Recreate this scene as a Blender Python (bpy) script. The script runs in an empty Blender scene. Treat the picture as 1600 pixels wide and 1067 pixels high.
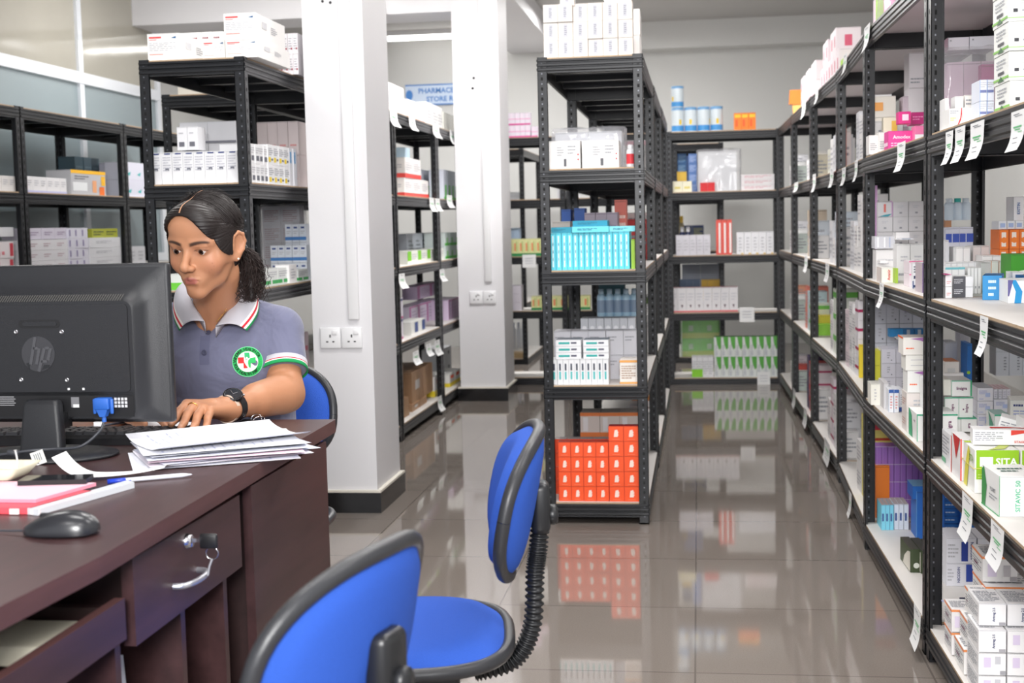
import bpy, bmesh, math, random
import numpy as np
from mathutils import Vector, Matrix
random.seed(7)
SC = bpy.context.scene
COL = SC.collection
PI = math.pi
# ------------------------------------------------------------------ camera
H = 1.167; FPX = 2117.7; YAW, PIT, ROL = .1378, .0853, -.0232
_cy, _sy, _cp, _sp = math.cos(YAW), math.sin(YAW), math.cos(PIT), math.sin(PIT)
FW = Vector((-_sy*_cp, _cy*_cp, -_sp)); RT = Vector((_cy, _sy, 0)); UP = RT.cross(FW)
R2 = RT*math.cos(ROL)+UP*math.sin(ROL); U2 = -RT*math.sin(ROL)+UP*math.cos(ROL)
cam = bpy.data.cameras.new('camera'); camo = bpy.data.objects.new('camera', cam); COL.objects.link(camo)
cam.sensor_width = 36; cam.lens = FPX/1600*36; cam.clip_start = .05
camo.matrix_world = Matrix(((R2.x, U2.x, -FW.x, 0), (R2.y, U2.y, -FW.y, 0), (R2.z, U2.z, -FW.z, H), (0, 0, 0, 1)))
cam.dof.use_dof = True; cam.dof.focus_distance = 3.25; cam.dof.aperture_fstop = 6.5
SC.camera = camo
# ------------------------------------------------------------------ light and exposure
SC.view_settings.view_transform = 'Standard'; SC.view_settings.look = 'None'
SC.view_settings.gamma = 1; SC.view_settings.use_curve_mapping = False
SC.view_settings.exposure = 0.2
wd = bpy.data.worlds.new('daylight'); SC.world = wd; wd.use_nodes = True
wd.node_tree.nodes['Background'].inputs[0].default_value = (.93, .96, 1, 1)
wd.node_tree.nodes['Background'].inputs[1].default_value = 1.0
def area(name, loc, sx, sy, power, rot=(0, 0, 0), col=(1, .985, .97)):
    l = bpy.data.lights.new(name, 'AREA'); l.shape = 'RECTANGLE'; l.size = sx; l.size_y = sy; l.energy = power; l.color = col
    o = bpy.data.objects.new(name, l); o.location = loc; o.rotation_euler = rot; COL.objects.link(o); return o
# ceiling lamps of the store room (the lamp bodies are built with the ceiling)
LAMPS = [(-.75, 2.0), (1.1, 2.0), (.40, 3.6), (-.9, 4.2), (-.95, 7.6), (.35, 7.6), (-2.9, 4.6), (-2.7, 7.8), (-.62, 11.1), (-2.4, 11.2), (-.9, -.4), (.8, -.4)]
for (x, y) in LAMPS:
    area('ceiling_lamp_light', (x, y, 2.9), .9, .25, (20 if y < 6 else 42) if x > -2 else (16 if y < 9 else 40))
# the photographer's flash, bounced beside the camera
area('camera_flash', (-.05, -.8, 1.72), .7, .5, 95, (math.radians(82), 0, math.radians(4)), (1, .99, .98))
# ------------------------------------------------------------------ helpers
def S2L(c):
    return tuple(((x/255)/12.92 if x/255 <= .04045 else ((x/255+.055)/1.055)**2.4) for x in c)
MATS = {}
def mat(name, rgb=None, rough=.6, metal=0, spec=.5, alpha=1, emit=0, bump=0, bscale=200, coat=0, var=0, vscale=3, stretch=None, trans=0):
    if name in MATS: return MATS[name]
    m = bpy.data.materials.new(name); m.use_nodes = True; MATS[name] = m
    nt = m.node_tree; b = nt.nodes['Principled BSDF']; c = S2L(rgb)+(1,)
    b.inputs['Base Color'].default_value = c; b.inputs['Roughness'].default_value = rough; b.inputs['Metallic'].default_value = metal
    b.inputs['Specular IOR Level'].default_value = spec; b.inputs['Alpha'].default_value = alpha; b.inputs['Coat Weight'].default_value = coat
    b.inputs['Transmission Weight'].default_value = trans
    if emit: b.inputs['Emission Color'].default_value = c; b.inputs['Emission Strength'].default_value = emit
    if var or bump:
        tc = nt.nodes.new('ShaderNodeTexCoord'); mp = nt.nodes.new('ShaderNodeMapping'); nt.links.new(tc.outputs['Object'], mp.inputs[0])
        if stretch: mp.inputs['Scale'].default_value = stretch
    if var:
        n = nt.nodes.new('ShaderNodeTexNoise'); n.inputs['Scale'].default_value = vscale; n.inputs['Detail'].default_value = 6
        nt.links.new(mp.outputs[0], n.inputs[0])
        r = nt.nodes.new('ShaderNodeMapRange'); r.inputs[1].default_value = .3; r.inputs[2].default_value = .7; r.inputs[3].default_value = 1-var; r.inputs[4].default_value = 1+var
        nt.links.new(n.outputs[0], r.inputs[0])
        mx = nt.nodes.new('ShaderNodeVectorMath'); mx.operation = 'SCALE'; mx.inputs[0].default_value = c[:3]
        nt.links.new(r.outputs[0], mx.inputs['Scale']); nt.links.new(mx.outputs[0], b.inputs['Base Color'])
    if bump:
        n = nt.nodes.new('ShaderNodeTexNoise'); n.inputs['Scale'].default_value = bscale; n.inputs['Detail'].default_value = 4
        nt.links.new(mp.outputs[0], n.inputs[0])
        bp = nt.nodes.new('ShaderNodeBump'); bp.inputs['Strength'].default_value = bump; bp.inputs['Distance'].default_value = .002
        nt.links.new(n.outputs[0], bp.inputs['Height']); nt.links.new(bp.outputs[0], b.inputs['Normal'])
    return m
def C(rgb, rough=.5, **k):
    """a plain printed-card colour"""
    return mat('card_%02x%02x%02x' % tuple(rgb)+('' if rough == .5 else '_r%d' % int(rough*100)), rgb, rough, **k)
class MB:
    """collects shapes into one mesh with several materials"""
    def __init__(s): s.v = []; s.f = []; s.m = []; s.ms = []; s.sm = []; s.uv = None
    def mi(s, m):
        if m not in s.ms: s.ms.append(m)
        return s.ms.index(m)
    def add(s, vs, fs, m, smooth=False):
        o = len(s.v); s.v += [tuple(p) for p in vs]; k = s.mi(m)
        for f in fs: s.f.append(tuple(i+o for i in f)); s.m.append(k); s.sm.append(smooth)
        return s
    def box(s, x0, y0, z0, x1, y1, z1, m, M=None, top=None, edge=None):
        vs = [Vector(p) for p in ((x0, y0, z0), (x1, y0, z0), (x1, y1, z0), (x0, y1, z0), (x0, y0, z1), (x1, y0, z1), (x1, y1, z1), (x0, y1, z1))]
        if M: vs = [M @ p for p in vs]
        fs = [(0, 3, 2, 1), (4, 5, 6, 7), (0, 1, 5, 4), (1, 2, 6, 5), (2, 3, 7, 6), (3, 0, 4, 7)]
        s.add(vs, fs[:1], m); s.add(vs, fs[1:2], top or m); s.add(vs, fs[2:], edge or m); return s
    def bbox(s, x0, y0, z0, x1, y1, z1, m, r=.003, seg=2, M=None, smooth=True):
        bm = bmesh.new(); bmesh.ops.create_cube(bm, size=1)
        for v in bm.verts: v.co = Vector(((x0+x1)/2+v.co.x*(x1-x0), (y0+y1)/2+v.co.y*(y1-y0), (z0+z1)/2+v.co.z*(z1-z0)))
        bmesh.ops.bevel(bm, geom=bm.edges[:], offset=r, segments=seg, affect='EDGES', profile=.5)
        vs = [(M @ v.co if M else v.co.copy()) for v in bm.verts]; bm.verts.index_update()
        s.add(vs, [tuple(v.index for v in f.verts) for f in bm.faces], m, smooth); bm.free(); return s
    def prism(s, pts, z0, z1, m, M=None, axis='z', cap=None):
        n = len(pts)
        def P(a, b, c): return {'z': (a, b, c), 'y': (a, c, b), 'x': (c, a, b)}[axis]
        vs = [Vector(P(a, b, z0)) for a, b in pts]+[Vector(P(a, b, z1)) for a, b in pts]
        if M: vs = [M @ p for p in vs]
        s.add(vs, [(i, (i+1) % n, n+(i+1) % n, n+i) for i in range(n)], m)
        s.add(vs, [tuple(range(n))[::-1], tuple(range(n, 2*n))], cap or m); return s
    def tube(s, pts, r, m, n=8, caps=True, smooth=True):
        pts = [Vector(p) for p in pts]; rr = r if hasattr(r, '__len__') else [r]*len(pts); vs = []; nrm = None
        for i, p in enumerate(pts):
            t = (pts[min(i+1, len(pts)-1)]-pts[max(i-1, 0)]).normalized()
            if nrm is None: nrm = t.orthogonal().normalized()
            nrm = (nrm-t*nrm.dot(t))
            if nrm.length < 1e-6: nrm = t.orthogonal()
            nrm.normalize(); bn = t.cross(nrm)
            for k in range(n):
                a = 2*PI*k/n; vs.append(p+(nrm*math.cos(a)+bn*math.sin(a))*rr[i])
        fs = [(i*n+k, i*n+(k+1) % n, (i+1)*n+(k+1) % n, (i+1)*n+k) for i in range(len(pts)-1) for k in range(n)]
        s.add(vs, fs, m, smooth)
        if caps: s.add([vs[k] for k in range(n)], [tuple(range(n))[::-1]], m); s.add([vs[(len(pts)-1)*n+k] for k in range(n)], [tuple(range(n))], m)
        return s
    def lathe(s, prof, m, n=24, M=None, smooth=True):
        """prof: (radius, z) pairs about the z axis"""
        vs = []
        for (r, z) in prof:
            for k in range(n):
                a = 2*PI*k/n; p = Vector((r*math.cos(a), r*math.sin(a), z)); vs.append(M @ p if M else p)
        fs = [(i*n+k, i*n+(k+1) % n, (i+1)*n+(k+1) % n, (i+1)*n+k) for i in range(len(prof)-1) for k in range(n)]
        s.add(vs, fs, m, smooth)
        for i, fl in ((0, True), (len(prof)-1, False)):
            if prof[i][0] > 1e-5:
                f = tuple(i*n+k for k in range(n)); s.add(vs, [f[::-1] if fl else f], m)
        return s
    def grid(s, P, m, smooth=True, closed_u=False, mf=None):
        """P[i][j] points"""
        nu, nv = len(P), len(P[0]); vs = [p for row in P for p in row]; o = len(s.v); s.v += [tuple(p) for p in vs]
        for i in range(nu if closed_u else nu-1):
            for j in range(nv-1):
                i2 = (i+1) % nu; mm = mf(i, j) if mf else m
                s.f.append((o+i*nv+j, o+i2*nv+j, o+i2*nv+j+1, o+i*nv+j+1)); s.m.append(s.mi(mm)); s.sm.append(smooth)
        return s
    def mesh(s, name):
        me = bpy.data.meshes.new(name); me.from_pydata(s.v, [], s.f)
        for m in s.ms: me.materials.append(m)
        me.polygons.foreach_set('material_index', s.m); me.polygons.foreach_set('use_smooth', s.sm); me.update(); return me
    def build(s, name, parent=None, loc=None, rot=None):
        return ob(name, s.mesh(name), parent, loc, rot)
def ob(name, me, parent=None, loc=None, rot=None):
    o = bpy.data.objects.new(name, me); COL.objects.link(o)
    if parent: o.parent = parent
    if loc is not None: o.location = loc
    if rot is not None: o.rotation_euler = rot if hasattr(rot, '__len__') else (0, 0, rot)
    return o
def tag(o, label=None, cat=None, group=None, kind=None):
    if label: o['label'] = label
    if cat: o['category'] = cat
    if group: o['group'] = group
    if kind: o['kind'] = kind
    return o
def thing(name, label, cat, loc=(0, 0, 0), rot=0, group=None):
    o = bpy.data.objects.new(name, None); o.empty_display_size = .1; COL.objects.link(o); o.location = loc
    o.rotation_euler = rot if hasattr(rot, '__len__') else (0, 0, rot)
    return tag(o, label, cat, group)
def copy_tree(o, parent=None):
    c = o.copy(); COL.objects.link(c); c.parent = parent
    for ch in o.children: copy_tree(ch, c)
    return c
def solid(o, t, off=0):
    m = o.modifiers.new('solid', 'SOLIDIFY'); m.thickness = t; m.offset = off; return o
def sub(o, n=1):
    m = o.modifiers.new('sub', 'SUBSURF'); m.levels = n; m.render_levels = n; return o
# ---- real positions along shelves: where a line of sight meets a known shelf plane
def Xat(u, Y, z):
    a = (u-800)/FPX; k = a*FW-R2; return -(k.y*Y+k.z*(z-H))/k.x
def Yat(u, X, z):
    a = (u-800)/FPX; k = a*FW-R2; return -(k.x*X+k.z*(z-H))/k.y
def Zat(v, X, Y):
    a = (533.5-v)/FPX; k = a*FW-U2; return H-(k.x*X+k.y*Y)/k.z
# ---- lettering
_TX = {}
def text_geo(t, bold=False):
    k = (t, bold)
    if k not in _TX:
        cu = bpy.data.curves.new('t', 'FONT'); cu.body = t; cu.resolution_u = 2; cu.align_x = 'CENTER'; cu.align_y = 'CENTER'
        if bold: cu.offset = .025
        o = bpy.data.objects.new('t', cu); me = o.to_mesh()
        vs = [v.co.copy() for v in me.vertices]; fs = [tuple(p.vertices) for p in me.polygons]
        o.to_mesh_clear(); bpy.data.objects.remove(o); bpy.data.curves.remove(cu); _TX[k] = (vs, fs)
    return _TX[k]
def put_text(mb, t, M, size, m, bold=False):
    vs, fs = text_geo(t, bold); mb.add([M @ (v*size) for v in vs], fs, m)
FACE = {'F': ((1, 0, 0), (0, 0, 1), (0, -1, 0)), 'B': ((-1, 0, 0), (0, 0, 1), (0, 1, 0)), 'L': ((0, -1, 0), (0, 0, 1), (-1, 0, 0)), 'R': ((0, 1, 0), (0, 0, 1), (1, 0, 0)), 'T': ((1, 0, 0), (0, 1, 0), (0, 0, 1))}
def face_M(f, w, d, h, u, v, off=.0004, rot=0):
    """matrix that lays local xy on face f of a box (base centre at origin) at fraction u,v"""
    U, V, N = (Vector(a) for a in FACE[f]); D = Vector((w, d, h)); c = Vector((0, 0, h/2))
    lu, lv = abs(U.dot(D)), abs(V.dot(D)); ln = abs(N.dot(D))
    p = c+N*(ln/2+off)+U*((u-.5)*lu)+V*((v-.5)*lv)
    M = Matrix((( U.x, V.x, N.x, p.x), (U.y, V.y, N.y, p.y), (U.z, V.z, N.z, p.z), (0, 0, 0, 1)))
    return M @ Matrix.Rotation(math.radians(rot), 4, 'Z'), lu, lv
def decal(mb, f, w, d, h, u0, v0, u1, v1, m, off=.0003):
    M, lu, lv = face_M(f, w, d, h, 0, 0, off)
    mb.add([M @ Vector((u*lu, v*lv, 0)) for u, v in ((u0, v0), (u1, v0), (u1, v1), (u0, v1))], [(0, 1, 2, 3)], m)
def carton(w, d, h, col, dec=(), top=None, shrink=.0008):
    """a folded carton with its printing: base centre at the origin, front towards -y"""
    mb = MB(); e = shrink
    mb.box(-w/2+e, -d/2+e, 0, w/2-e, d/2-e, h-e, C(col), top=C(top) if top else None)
    seam = C([int(c*.72) for c in col])
    for f in 'F':   # closing flap
        decal(mb, f, w, d, h, .03, .965, .97, .975, seam, .0001)
    for qi, q in enumerate(dec):
        k = q[0]
        if k == 'r': decal(mb, q[1], w, d, h, q[2], q[3], q[4], q[5], C(q[6]), .0003+qi*.00005)
        elif k == 'l':   # lines of small print: face,u0,v0,u1,v1,n,colour
            rr = random.Random(int(w*1e4)+q[6]); M, lu, lv = face_M(q[1], w, d, h, 0, 0, .0004+qi*.00005)
            for i in range(q[6]):
                vv = q[3]+(q[5]-q[3])*(i+.25)/q[6]; hh = (q[5]-q[3])/q[6]*.42; x = q[2]; end = q[4] if i % 3 else q[2]+(q[4]-q[2])*.7
                while x < end:
                    L = (q[4]-q[2])*rr.uniform(.08, .25); x2 = min(x+L, end)
                    mb.add([M @ Vector((a*lu, b*lv, 0)) for a, b in ((x, vv), (x2, vv), (x2, vv+hh), (x, vv+hh))], [(0, 1, 2, 3)], C(q[7])); x = x2+(q[4]-q[2])*.035
        elif k == 't':   # text: face,string,u,v,size(fraction of face height),colour,rot,bold
            M, lu, lv = face_M(q[1], w, d, h, q[3], q[4], .0006+qi*.00005, q[7] if len(q) > 7 else 0)
            put_text(mb, q[2], M, q[5]*lv, C(q[6]), bool(q[8]) if len(q) > 8 else True)
        elif k == 'p':   # polygon: face, pts, colour
            M, lu, lv = face_M(q[1], w, d, h, 0, 0, .0003+qi*.00005)
            mb.add([M @ Vector((a*lu, b*lv, 0)) for a, b in q[2]], [tuple(range(len(q[2])))], C(q[3]))
        elif k == 'c':   # disc: face,u,v,r(fraction of height),colour
            M, lu, lv = face_M(q[1], w, d, h, q[2], q[3], .0003+qi*.00005)
            mb.add([M @ Vector((q[4]*lv*math.cos(a*PI/8), q[4]*lv*math.sin(a*PI/8), 0)) for a in range(16)], [tuple(range(16))], C(q[5]))
    return mb.mesh('carton')
# ================================================================== the room
def floor_mat():
    m = bpy.data.materials.new('polished_tile'); m.use_nodes = True; nt = m.node_tree; b = nt.nodes['Principled BSDF']
    tc = nt.nodes.new('ShaderNodeTexCoord'); mp = nt.nodes.new('ShaderNodeMapping'); mp.inputs['Location'].default_value = (.62, .14, 0)
    br = nt.nodes.new('ShaderNodeTexBrick'); br.offset = 0; br.inputs['Scale'].default_value = 1; br.inputs['Brick Width'].default_value = .6; br.inputs['Row Height'].default_value = .6
    br.inputs['Mortar Size'].default_value = .0028; br.inputs['Mortar Smooth'].default_value = .1
    br.inputs['Color1'].default_value = S2L((132, 123, 116))+(1,); br.inputs['Color2'].default_value = S2L((138, 129, 122))+(1,); br.inputs['Mortar'].default_value = S2L((108, 100, 94))+(1,)
    n = nt.nodes.new('ShaderNodeTexNoise'); n.inputs['Scale'].default_value = 260; n.inputs['Detail'].default_value = 3
    r = nt.nodes.new('ShaderNodeMapRange'); r.inputs[1].default_value = .35; r.inputs[2].default_value = .65; r.inputs[3].default_value = .94; r.inputs[4].default_value = 1.06
    s = nt.nodes.new('ShaderNodeVectorMath'); s.operation = 'SCALE'
    nt.links.new(tc.outputs['Object'], mp.inputs[0]); nt.links.new(mp.outputs[0], br.inputs[0]); nt.links.new(tc.outputs['Object'], n.inputs[0])
    nt.links.new(n.outputs[0], r.inputs[0]); nt.links.new(br.outputs[0], s.inputs[0]); nt.links.new(r.outputs[0], s.inputs['Scale']); nt.links.new(s.outputs[0], b.inputs['Base Color'])
    b.inputs['Roughness'].default_value = .045; b.inputs['Specular IOR Level'].default_value = .9
    n2 = nt.nodes.new('ShaderNodeTexNoise'); n2.inputs['Scale'].default_value = 1.6; n2.inputs['Detail'].default_value = 2
    bp = nt.nodes.new('ShaderNodeBump'); bp.inputs['Strength'].default_value = .03; bp.inputs['Distance'].default_value = .01
    nt.links.new(tc.outputs['Object'], n2.inputs[0]); nt.links.new(n2.outputs[0], bp.inputs['Height']); nt.links.new(bp.outputs[0], b.inputs['Normal'])
    return m
WALL = mat('painted_plaster', (226, 225, 228), .55, var=.02, vscale=1.2, bump=.15, bscale=60)
WALLB = mat('painted_plaster_grey', (214, 214, 212), .6, var=.02, vscale=1.2)
CEIL = mat('ceiling_paint', (186, 184, 182), .8, var=.02)
def struct(name, mb): return tag(mb.build(name), kind='structure')
X0, X1, Y0, Y1, ZC = -4.6, 2.1, -1.6, 13.0, 3.0
struct('floor', MB().box(X0, Y0, -.05, X1, Y1, 0, floor_mat()))
struct('ceiling', MB().box(X0, Y0, ZC, X1, Y1, ZC+.05, CEIL))
struct('wall_back', MB().box(X0, Y1, 0, X1, Y1+.1, ZC, WALLB))
struct('wall_right', MB().box(X1, Y0, 0, X1+.1, Y1, ZC, WALLB))
struct('wall_left', MB().box(X0-.1, Y0, 0, X0, Y1, ZC, WALLB))
struct('trim_1', MB().box(-1.25, Y1-.3, 2.756, X1, Y1, ZC, WALLB))
# beams: one across over the second pillar, one running back from it
struct('trim_2', MB().box(X0, 8.935, 2.58, -1.30, 9.34, ZC, WALL))
struct('trim_3', MB().box(-1.75, 9.35, 2.80, -1.30, Y1, ZC, WALL))
# pillars with skirting of black stone
BLK = mat('black_stone', (22, 21, 23), .15, var=.5, vscale=30, spec=.6)
CRM = mat('skirting_top', (226, 220, 208), .5)
def pillar(x0, x1, y0, y1, lab, skirt):
    mb = MB().box(x0, y0, 0, x1, y1, ZC, WALL); o = mb.build('pillar'); tag(o, lab, 'pillar')
    e = .018; s = MB().box(x0-e, y0-e, 0, x1+e, y1+e, .085, BLK); s.build('skirting', o)
    s = MB().box(x0-e, y0-e, .085, x1+e, y1+e, .094, CRM); s.build('skirting_edge', o)
    c = MB()
    for cx in skirt: c.bbox(cx-.022, y0-.016, .8, cx+.022, y0, ZC-.002, mat('white_plastic', (236, 236, 238), .35), .003)
    c.build('cable_trunking', o)
    return o
pillar(-1.572, -1.322, 5.39, 5.82, 'nearer white square pillar with black stone skirting and a twin socket, beside the desk', [-1.395])
pillar(-1.590, -1.285, 8.92, 9.35, 'farther white square pillar standing at the end of the left shelving row', [-1.385])
WP = mat('white_plastic', (236, 236, 238), .35)
DK = mat('dark_slot', (40, 40, 44), .6)
def socket(x, y, z, lab, grp):
    t = thing('wall_socket', lab, 'socket', (x, y, z), 0, grp)
    MB().bbox(-.043, -.012, -.043, .043, 0, .043, WP, .004).build('face_plate', t)
    s = MB().bbox(.008, -.017, .014, .03, -.011, .032, WP, .002); s.build('switch', t)
    h = MB()
    for (a, b, w, hh) in ((0, .008, .003, .006), (-.013, -.015, .0045, .0028), (.013, -.015, .0045, .0028)): h.box(a-w, -.0125, b-hh, a+w, -.0119, b+hh, DK)
    h.build('pin_holes', t)
for i, x in enumerate((-1.497, -1.407)): socket(x, 5.39, .725, 'white three-pin wall socket on the nearer pillar, the %s one of the pair' % ('left', 'right')[i], 'sockets on the nearer pillar')
for i, x in enumerate((-1.47, -1.38)): socket(x, 8.92, .695, 'white three-pin wall socket on the farther pillar, the %s one of the pair' % ('left', 'right')[i], 'sockets on the farther pillar')
# dark screw holes and stains on the pillars (left where a fitting was taken off)
o = MB()
for (u, v) in ((505, 2), (517, 4), (741, 122), (739, 138), (754, 130)):
    y = 5.3885 if u < 600 else 8.9185
    X = Xat(u, y, 2); z = Zat(v, X, y); o.add([(X+.006*math.cos(a*PI/4)*(y/5.4), y, z+.006*math.sin(a*PI/4)*(y/5.4)) for a in range(8)], [tuple(range(8))], DK)
tag(o.build('screw_holes'), 'dark plugged screw holes left in the front of the white pillars', 'screw holes', kind='stuff')
# conduit end above second pillar, lamps
LW = mat('lamp_glow', (255, 253, 248), .5, emit=7)
for i, (x, y) in enumerate(LAMPS):
    if y > 2:
        sz = .22 if abs(x+.62) < .01 else 1
        t = thing('ceiling_lamp', 'white rectangular ceiling lamp, lit, fixed to the grey ceiling', 'lamp', (x, y, ZC), 0, 'ceiling lamps')
        MB().bbox(-.48*sz, -.14, -.05, .48*sz, .14, 0, WP, .01).build('lamp_housing', t)
        MB().box(-.45*sz, -.12, -.054, .45*sz, .12, -.0505, LW).build('diffuser', t)
# bright bulb beside the nearer pillar
t = thing('bulkhead_lamp', 'small glowing bulb on the ceiling beam seen beside the nearer pillar', 'lamp', (Xat(587, 8.86, 2.5), 8.86, 2.52))
MB().lathe([(.0, -.05), (.03, -.045), (.045, -.02), (.045, .02), (.03, .045), (0, .05)], LW, 16).build('bulb', t)
MB().box(-.05, .04, -.06, .05, .06, .08, WP).build('lamp_base', t)
# tube light seen above the sign on the back wall
t = thing('tube_lamp', 'long glowing tube lamp under the ceiling above the blue and white sign', 'lamp', (-2.25, 12.6, 2.93))
MB().tube([(-.6, 0, 0), (.6, 0, 0)], .02, LW, 10).build('tube', t); MB().box(-.62, -.03, .022, .62, .03, .07, WP).build('lamp_housing', t)
# sign: PHARMACEUTICAL STORE ROOM
BLU = C((70, 132, 205))
x0, x1 = Xat(633, 12.97, 2.45), Xat(633, 12.97, 2.45)+.78
s = thing('wall_sign', 'white sign with blue lettering PHARMACEUTICAL STORE ROOM on the back wall', 'sign', ((x0+x1)/2, 12.99, 2.44))
MB().box(-.39, -.015, -.10, .39, 0, .10, C((206, 222, 244))).build('sign_board', s)
b = MB(); F = Matrix(((1, 0, 0, 0), (0, 0, 1, -.017), (0, 1, 0, 0), (0, 0, 0, 1)))
put_text(b, 'PHARMACEUTICAL', F @ Matrix.Translation((.03, .035, 0)), .068, BLU, True); put_text(b, 'STORE ROOM', F @ Matrix.Translation((.03, -.045, 0)), .068, BLU, True)
b.box(-.39, -.0165, .088, .39, -.0155, .1, BLU); b.box(-.39, -.0165, -.1, .39, -.0155, -.088, BLU)
b.add([(-.35+.035*math.cos(a*PI/6), -.0168, .0+.05*math.sin(a*PI/6)) for a in range(12)], [tuple(range(12))], BLU)
b.build('sign_lettering', s)
# glazed partition on the left: white frame, glossy cream panels above, frosted glass below
FR = mat('white_aluminium', (222, 226, 232), .3, spec=.6)
FG = mat('frosted_glass', (138, 152, 157), .35, spec=.6, var=.03, vscale=.8)
GP = mat('glossy_cream_panel', (176, 172, 160), .08, spec=.9, var=.05, vscale=1.4, bump=.4, bscale=2.2)
XP = -3.8
p = thing('glazed_partition', 'white framed partition with glossy cream panels above frosted glass, behind the left racks', 'partition', (XP, 0, 0))
fr = MB()
YM = [2.2, 3.66, 5.13, 6.6, 8.08, 9.30]
for y in YM: fr.box(-.025, y-.03, 0, .025, y+.03, ZC-.001, FR)
for z in (2.14, ZC-.04, .04, 1.0): fr.box(-.03, YM[0], z-.035, .03, YM[-1], z+.035, FR)
fr.build('frame', p)
for a, c in zip(YM[:-1], YM[1:]):
    MB().box(-.006, a+.03, 2.175, .006, c-.03, ZC-.07, GP).build('upper_panel', p)
    MB().box(-.006, a+.03, 1.035, .006, c-.03, 2.105, FG).build('glass_pane', p)
    MB().box(-.006, a+.03, .07, .006, c-.03, .965, FG).build('lower_pane', p)
# ================================================================== boltless steel racks
STL = mat('black_powder_steel', (27, 28, 32), .34, metal=.1, spec=.5, var=.08, vscale=9)
HOL = mat('post_hole', (10, 10, 12), .8)
SHN = mat('lit_post_hole', (118, 120, 128), .4, metal=.5)  # pale dots painted for the light showing in the post holes
BT = mat('white_board_top', (222, 218, 214), .5, var=.02)
BE = mat('raw_board_edge', (186, 160, 132), .8, var=.08, vscale=30)
BU = mat('pale_board_underside', (206, 198, 202), .6)
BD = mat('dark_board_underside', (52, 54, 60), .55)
_pc = {}
def post_mesh(sx, sy, h):
    """L-section upright; corner at origin, plates run towards +sx, +sy"""
    k = ('post', sx, sy, h)
    if k not in _pc:
        mb = MB(); t = .002; W = .038
        xs = sorted((0, sx*W)); ys = sorted((0, sy*t)); mb.box(xs[0], ys[0], 0, xs[1], ys[1], h, STL)
        xs = sorted((0, sx*t)); ys = sorted((0, sy*W)); mb.box(xs[0], ys[0], 0, xs[1], ys[1], h, STL)
        # returns (lips) give the folded look
        xs = sorted((sx*(W-.002), sx*W)); ys = sorted((0, sy*.009)); mb.box(xs[0], ys[0], 0, xs[1], ys[1], h, STL)
        xs = sorted((0, sx*.009)); ys = sorted((sy*(W-.002), sy*W)); mb.box(xs[0], ys[0], 0, xs[1], ys[1], h, STL)
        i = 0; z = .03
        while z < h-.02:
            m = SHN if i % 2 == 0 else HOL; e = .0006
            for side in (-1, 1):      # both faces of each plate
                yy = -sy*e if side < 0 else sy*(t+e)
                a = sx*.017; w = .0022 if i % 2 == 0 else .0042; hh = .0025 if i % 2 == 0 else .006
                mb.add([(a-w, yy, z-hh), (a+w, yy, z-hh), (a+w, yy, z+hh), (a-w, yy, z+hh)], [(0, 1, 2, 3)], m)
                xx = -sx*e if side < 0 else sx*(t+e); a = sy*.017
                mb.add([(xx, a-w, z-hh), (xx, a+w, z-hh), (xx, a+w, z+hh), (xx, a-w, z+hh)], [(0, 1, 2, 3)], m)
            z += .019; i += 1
        mb.box(*[min(0, sx*.04), min(0, sy*.04), 0, max(0, sx*.04), max(0, sy*.04), .006], STL)
        _pc[k] = mb.mesh('post')
    return _pc[k]
def beam_mesh(L):
    """ribbed beam along +x, face towards -y, top at z=0"""
    k = ('beam', round(L, 3))
    if k not in _pc:
        pr = [(0, -.006), (-.003, -.006), (-.003, -.014), (.001, -.017), (.001, -.020), (-.003, -.023), (-.003, -.031), (.001, -.034), (.001, -.037), (-.003, -.040), (-.003, -.048), (.001, -.052), (.001, -.058), (.012, -.058), (.012, -.0565), (.004, -.054), (.004, -.006)]
        mb = MB(); mb.prism(pr, 0, L, STL, axis='x'); _pc[k] = mb.mesh('beam')
    return _pc[k]
def board_mesh(w, d, under):
    k = ('board', round(w, 3), round(d, 3), under.name)
    if k not in _pc:
        mb = MB(); mb.box(.003, .003, -.006, w-.003, d-.003, 0, under, top=BT, edge=BE)
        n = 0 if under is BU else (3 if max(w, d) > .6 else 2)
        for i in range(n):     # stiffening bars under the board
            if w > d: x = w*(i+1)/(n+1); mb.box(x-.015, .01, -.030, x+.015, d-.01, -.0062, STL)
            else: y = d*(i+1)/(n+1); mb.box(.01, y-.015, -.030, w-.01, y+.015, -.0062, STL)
        _pc[k] = mb.mesh('shelf')
    return _pc[k]
STD = [.09, .54, .955, 1.375, 1.80]
def rack(x, y, w, d, lab, lv=STD, rot=0, under=None, grp=None):
    t = thing('metal_rack', lab, 'shelving rack', (x, y, 0), rot, grp); under = under or BD
    h = lv[-1]+.002
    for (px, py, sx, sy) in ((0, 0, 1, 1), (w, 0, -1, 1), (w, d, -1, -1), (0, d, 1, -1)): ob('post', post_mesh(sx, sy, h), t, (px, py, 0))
    for z in lv:
        s = ob('shelf', board_mesh(w, d, under), t, (0, 0, z))
        ob('beam', beam_mesh(w-.006), s, (.003, 0, 0)); ob('beam', beam_mesh(w-.006), s, (w-.003, d, 0), PI)
        ob('beam', beam_mesh(d-.006), s, (w, .003, 0), PI/2); ob('beam', beam_mesh(d-.006), s, (0, d-.003, 0), -PI/2)
    return t
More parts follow.
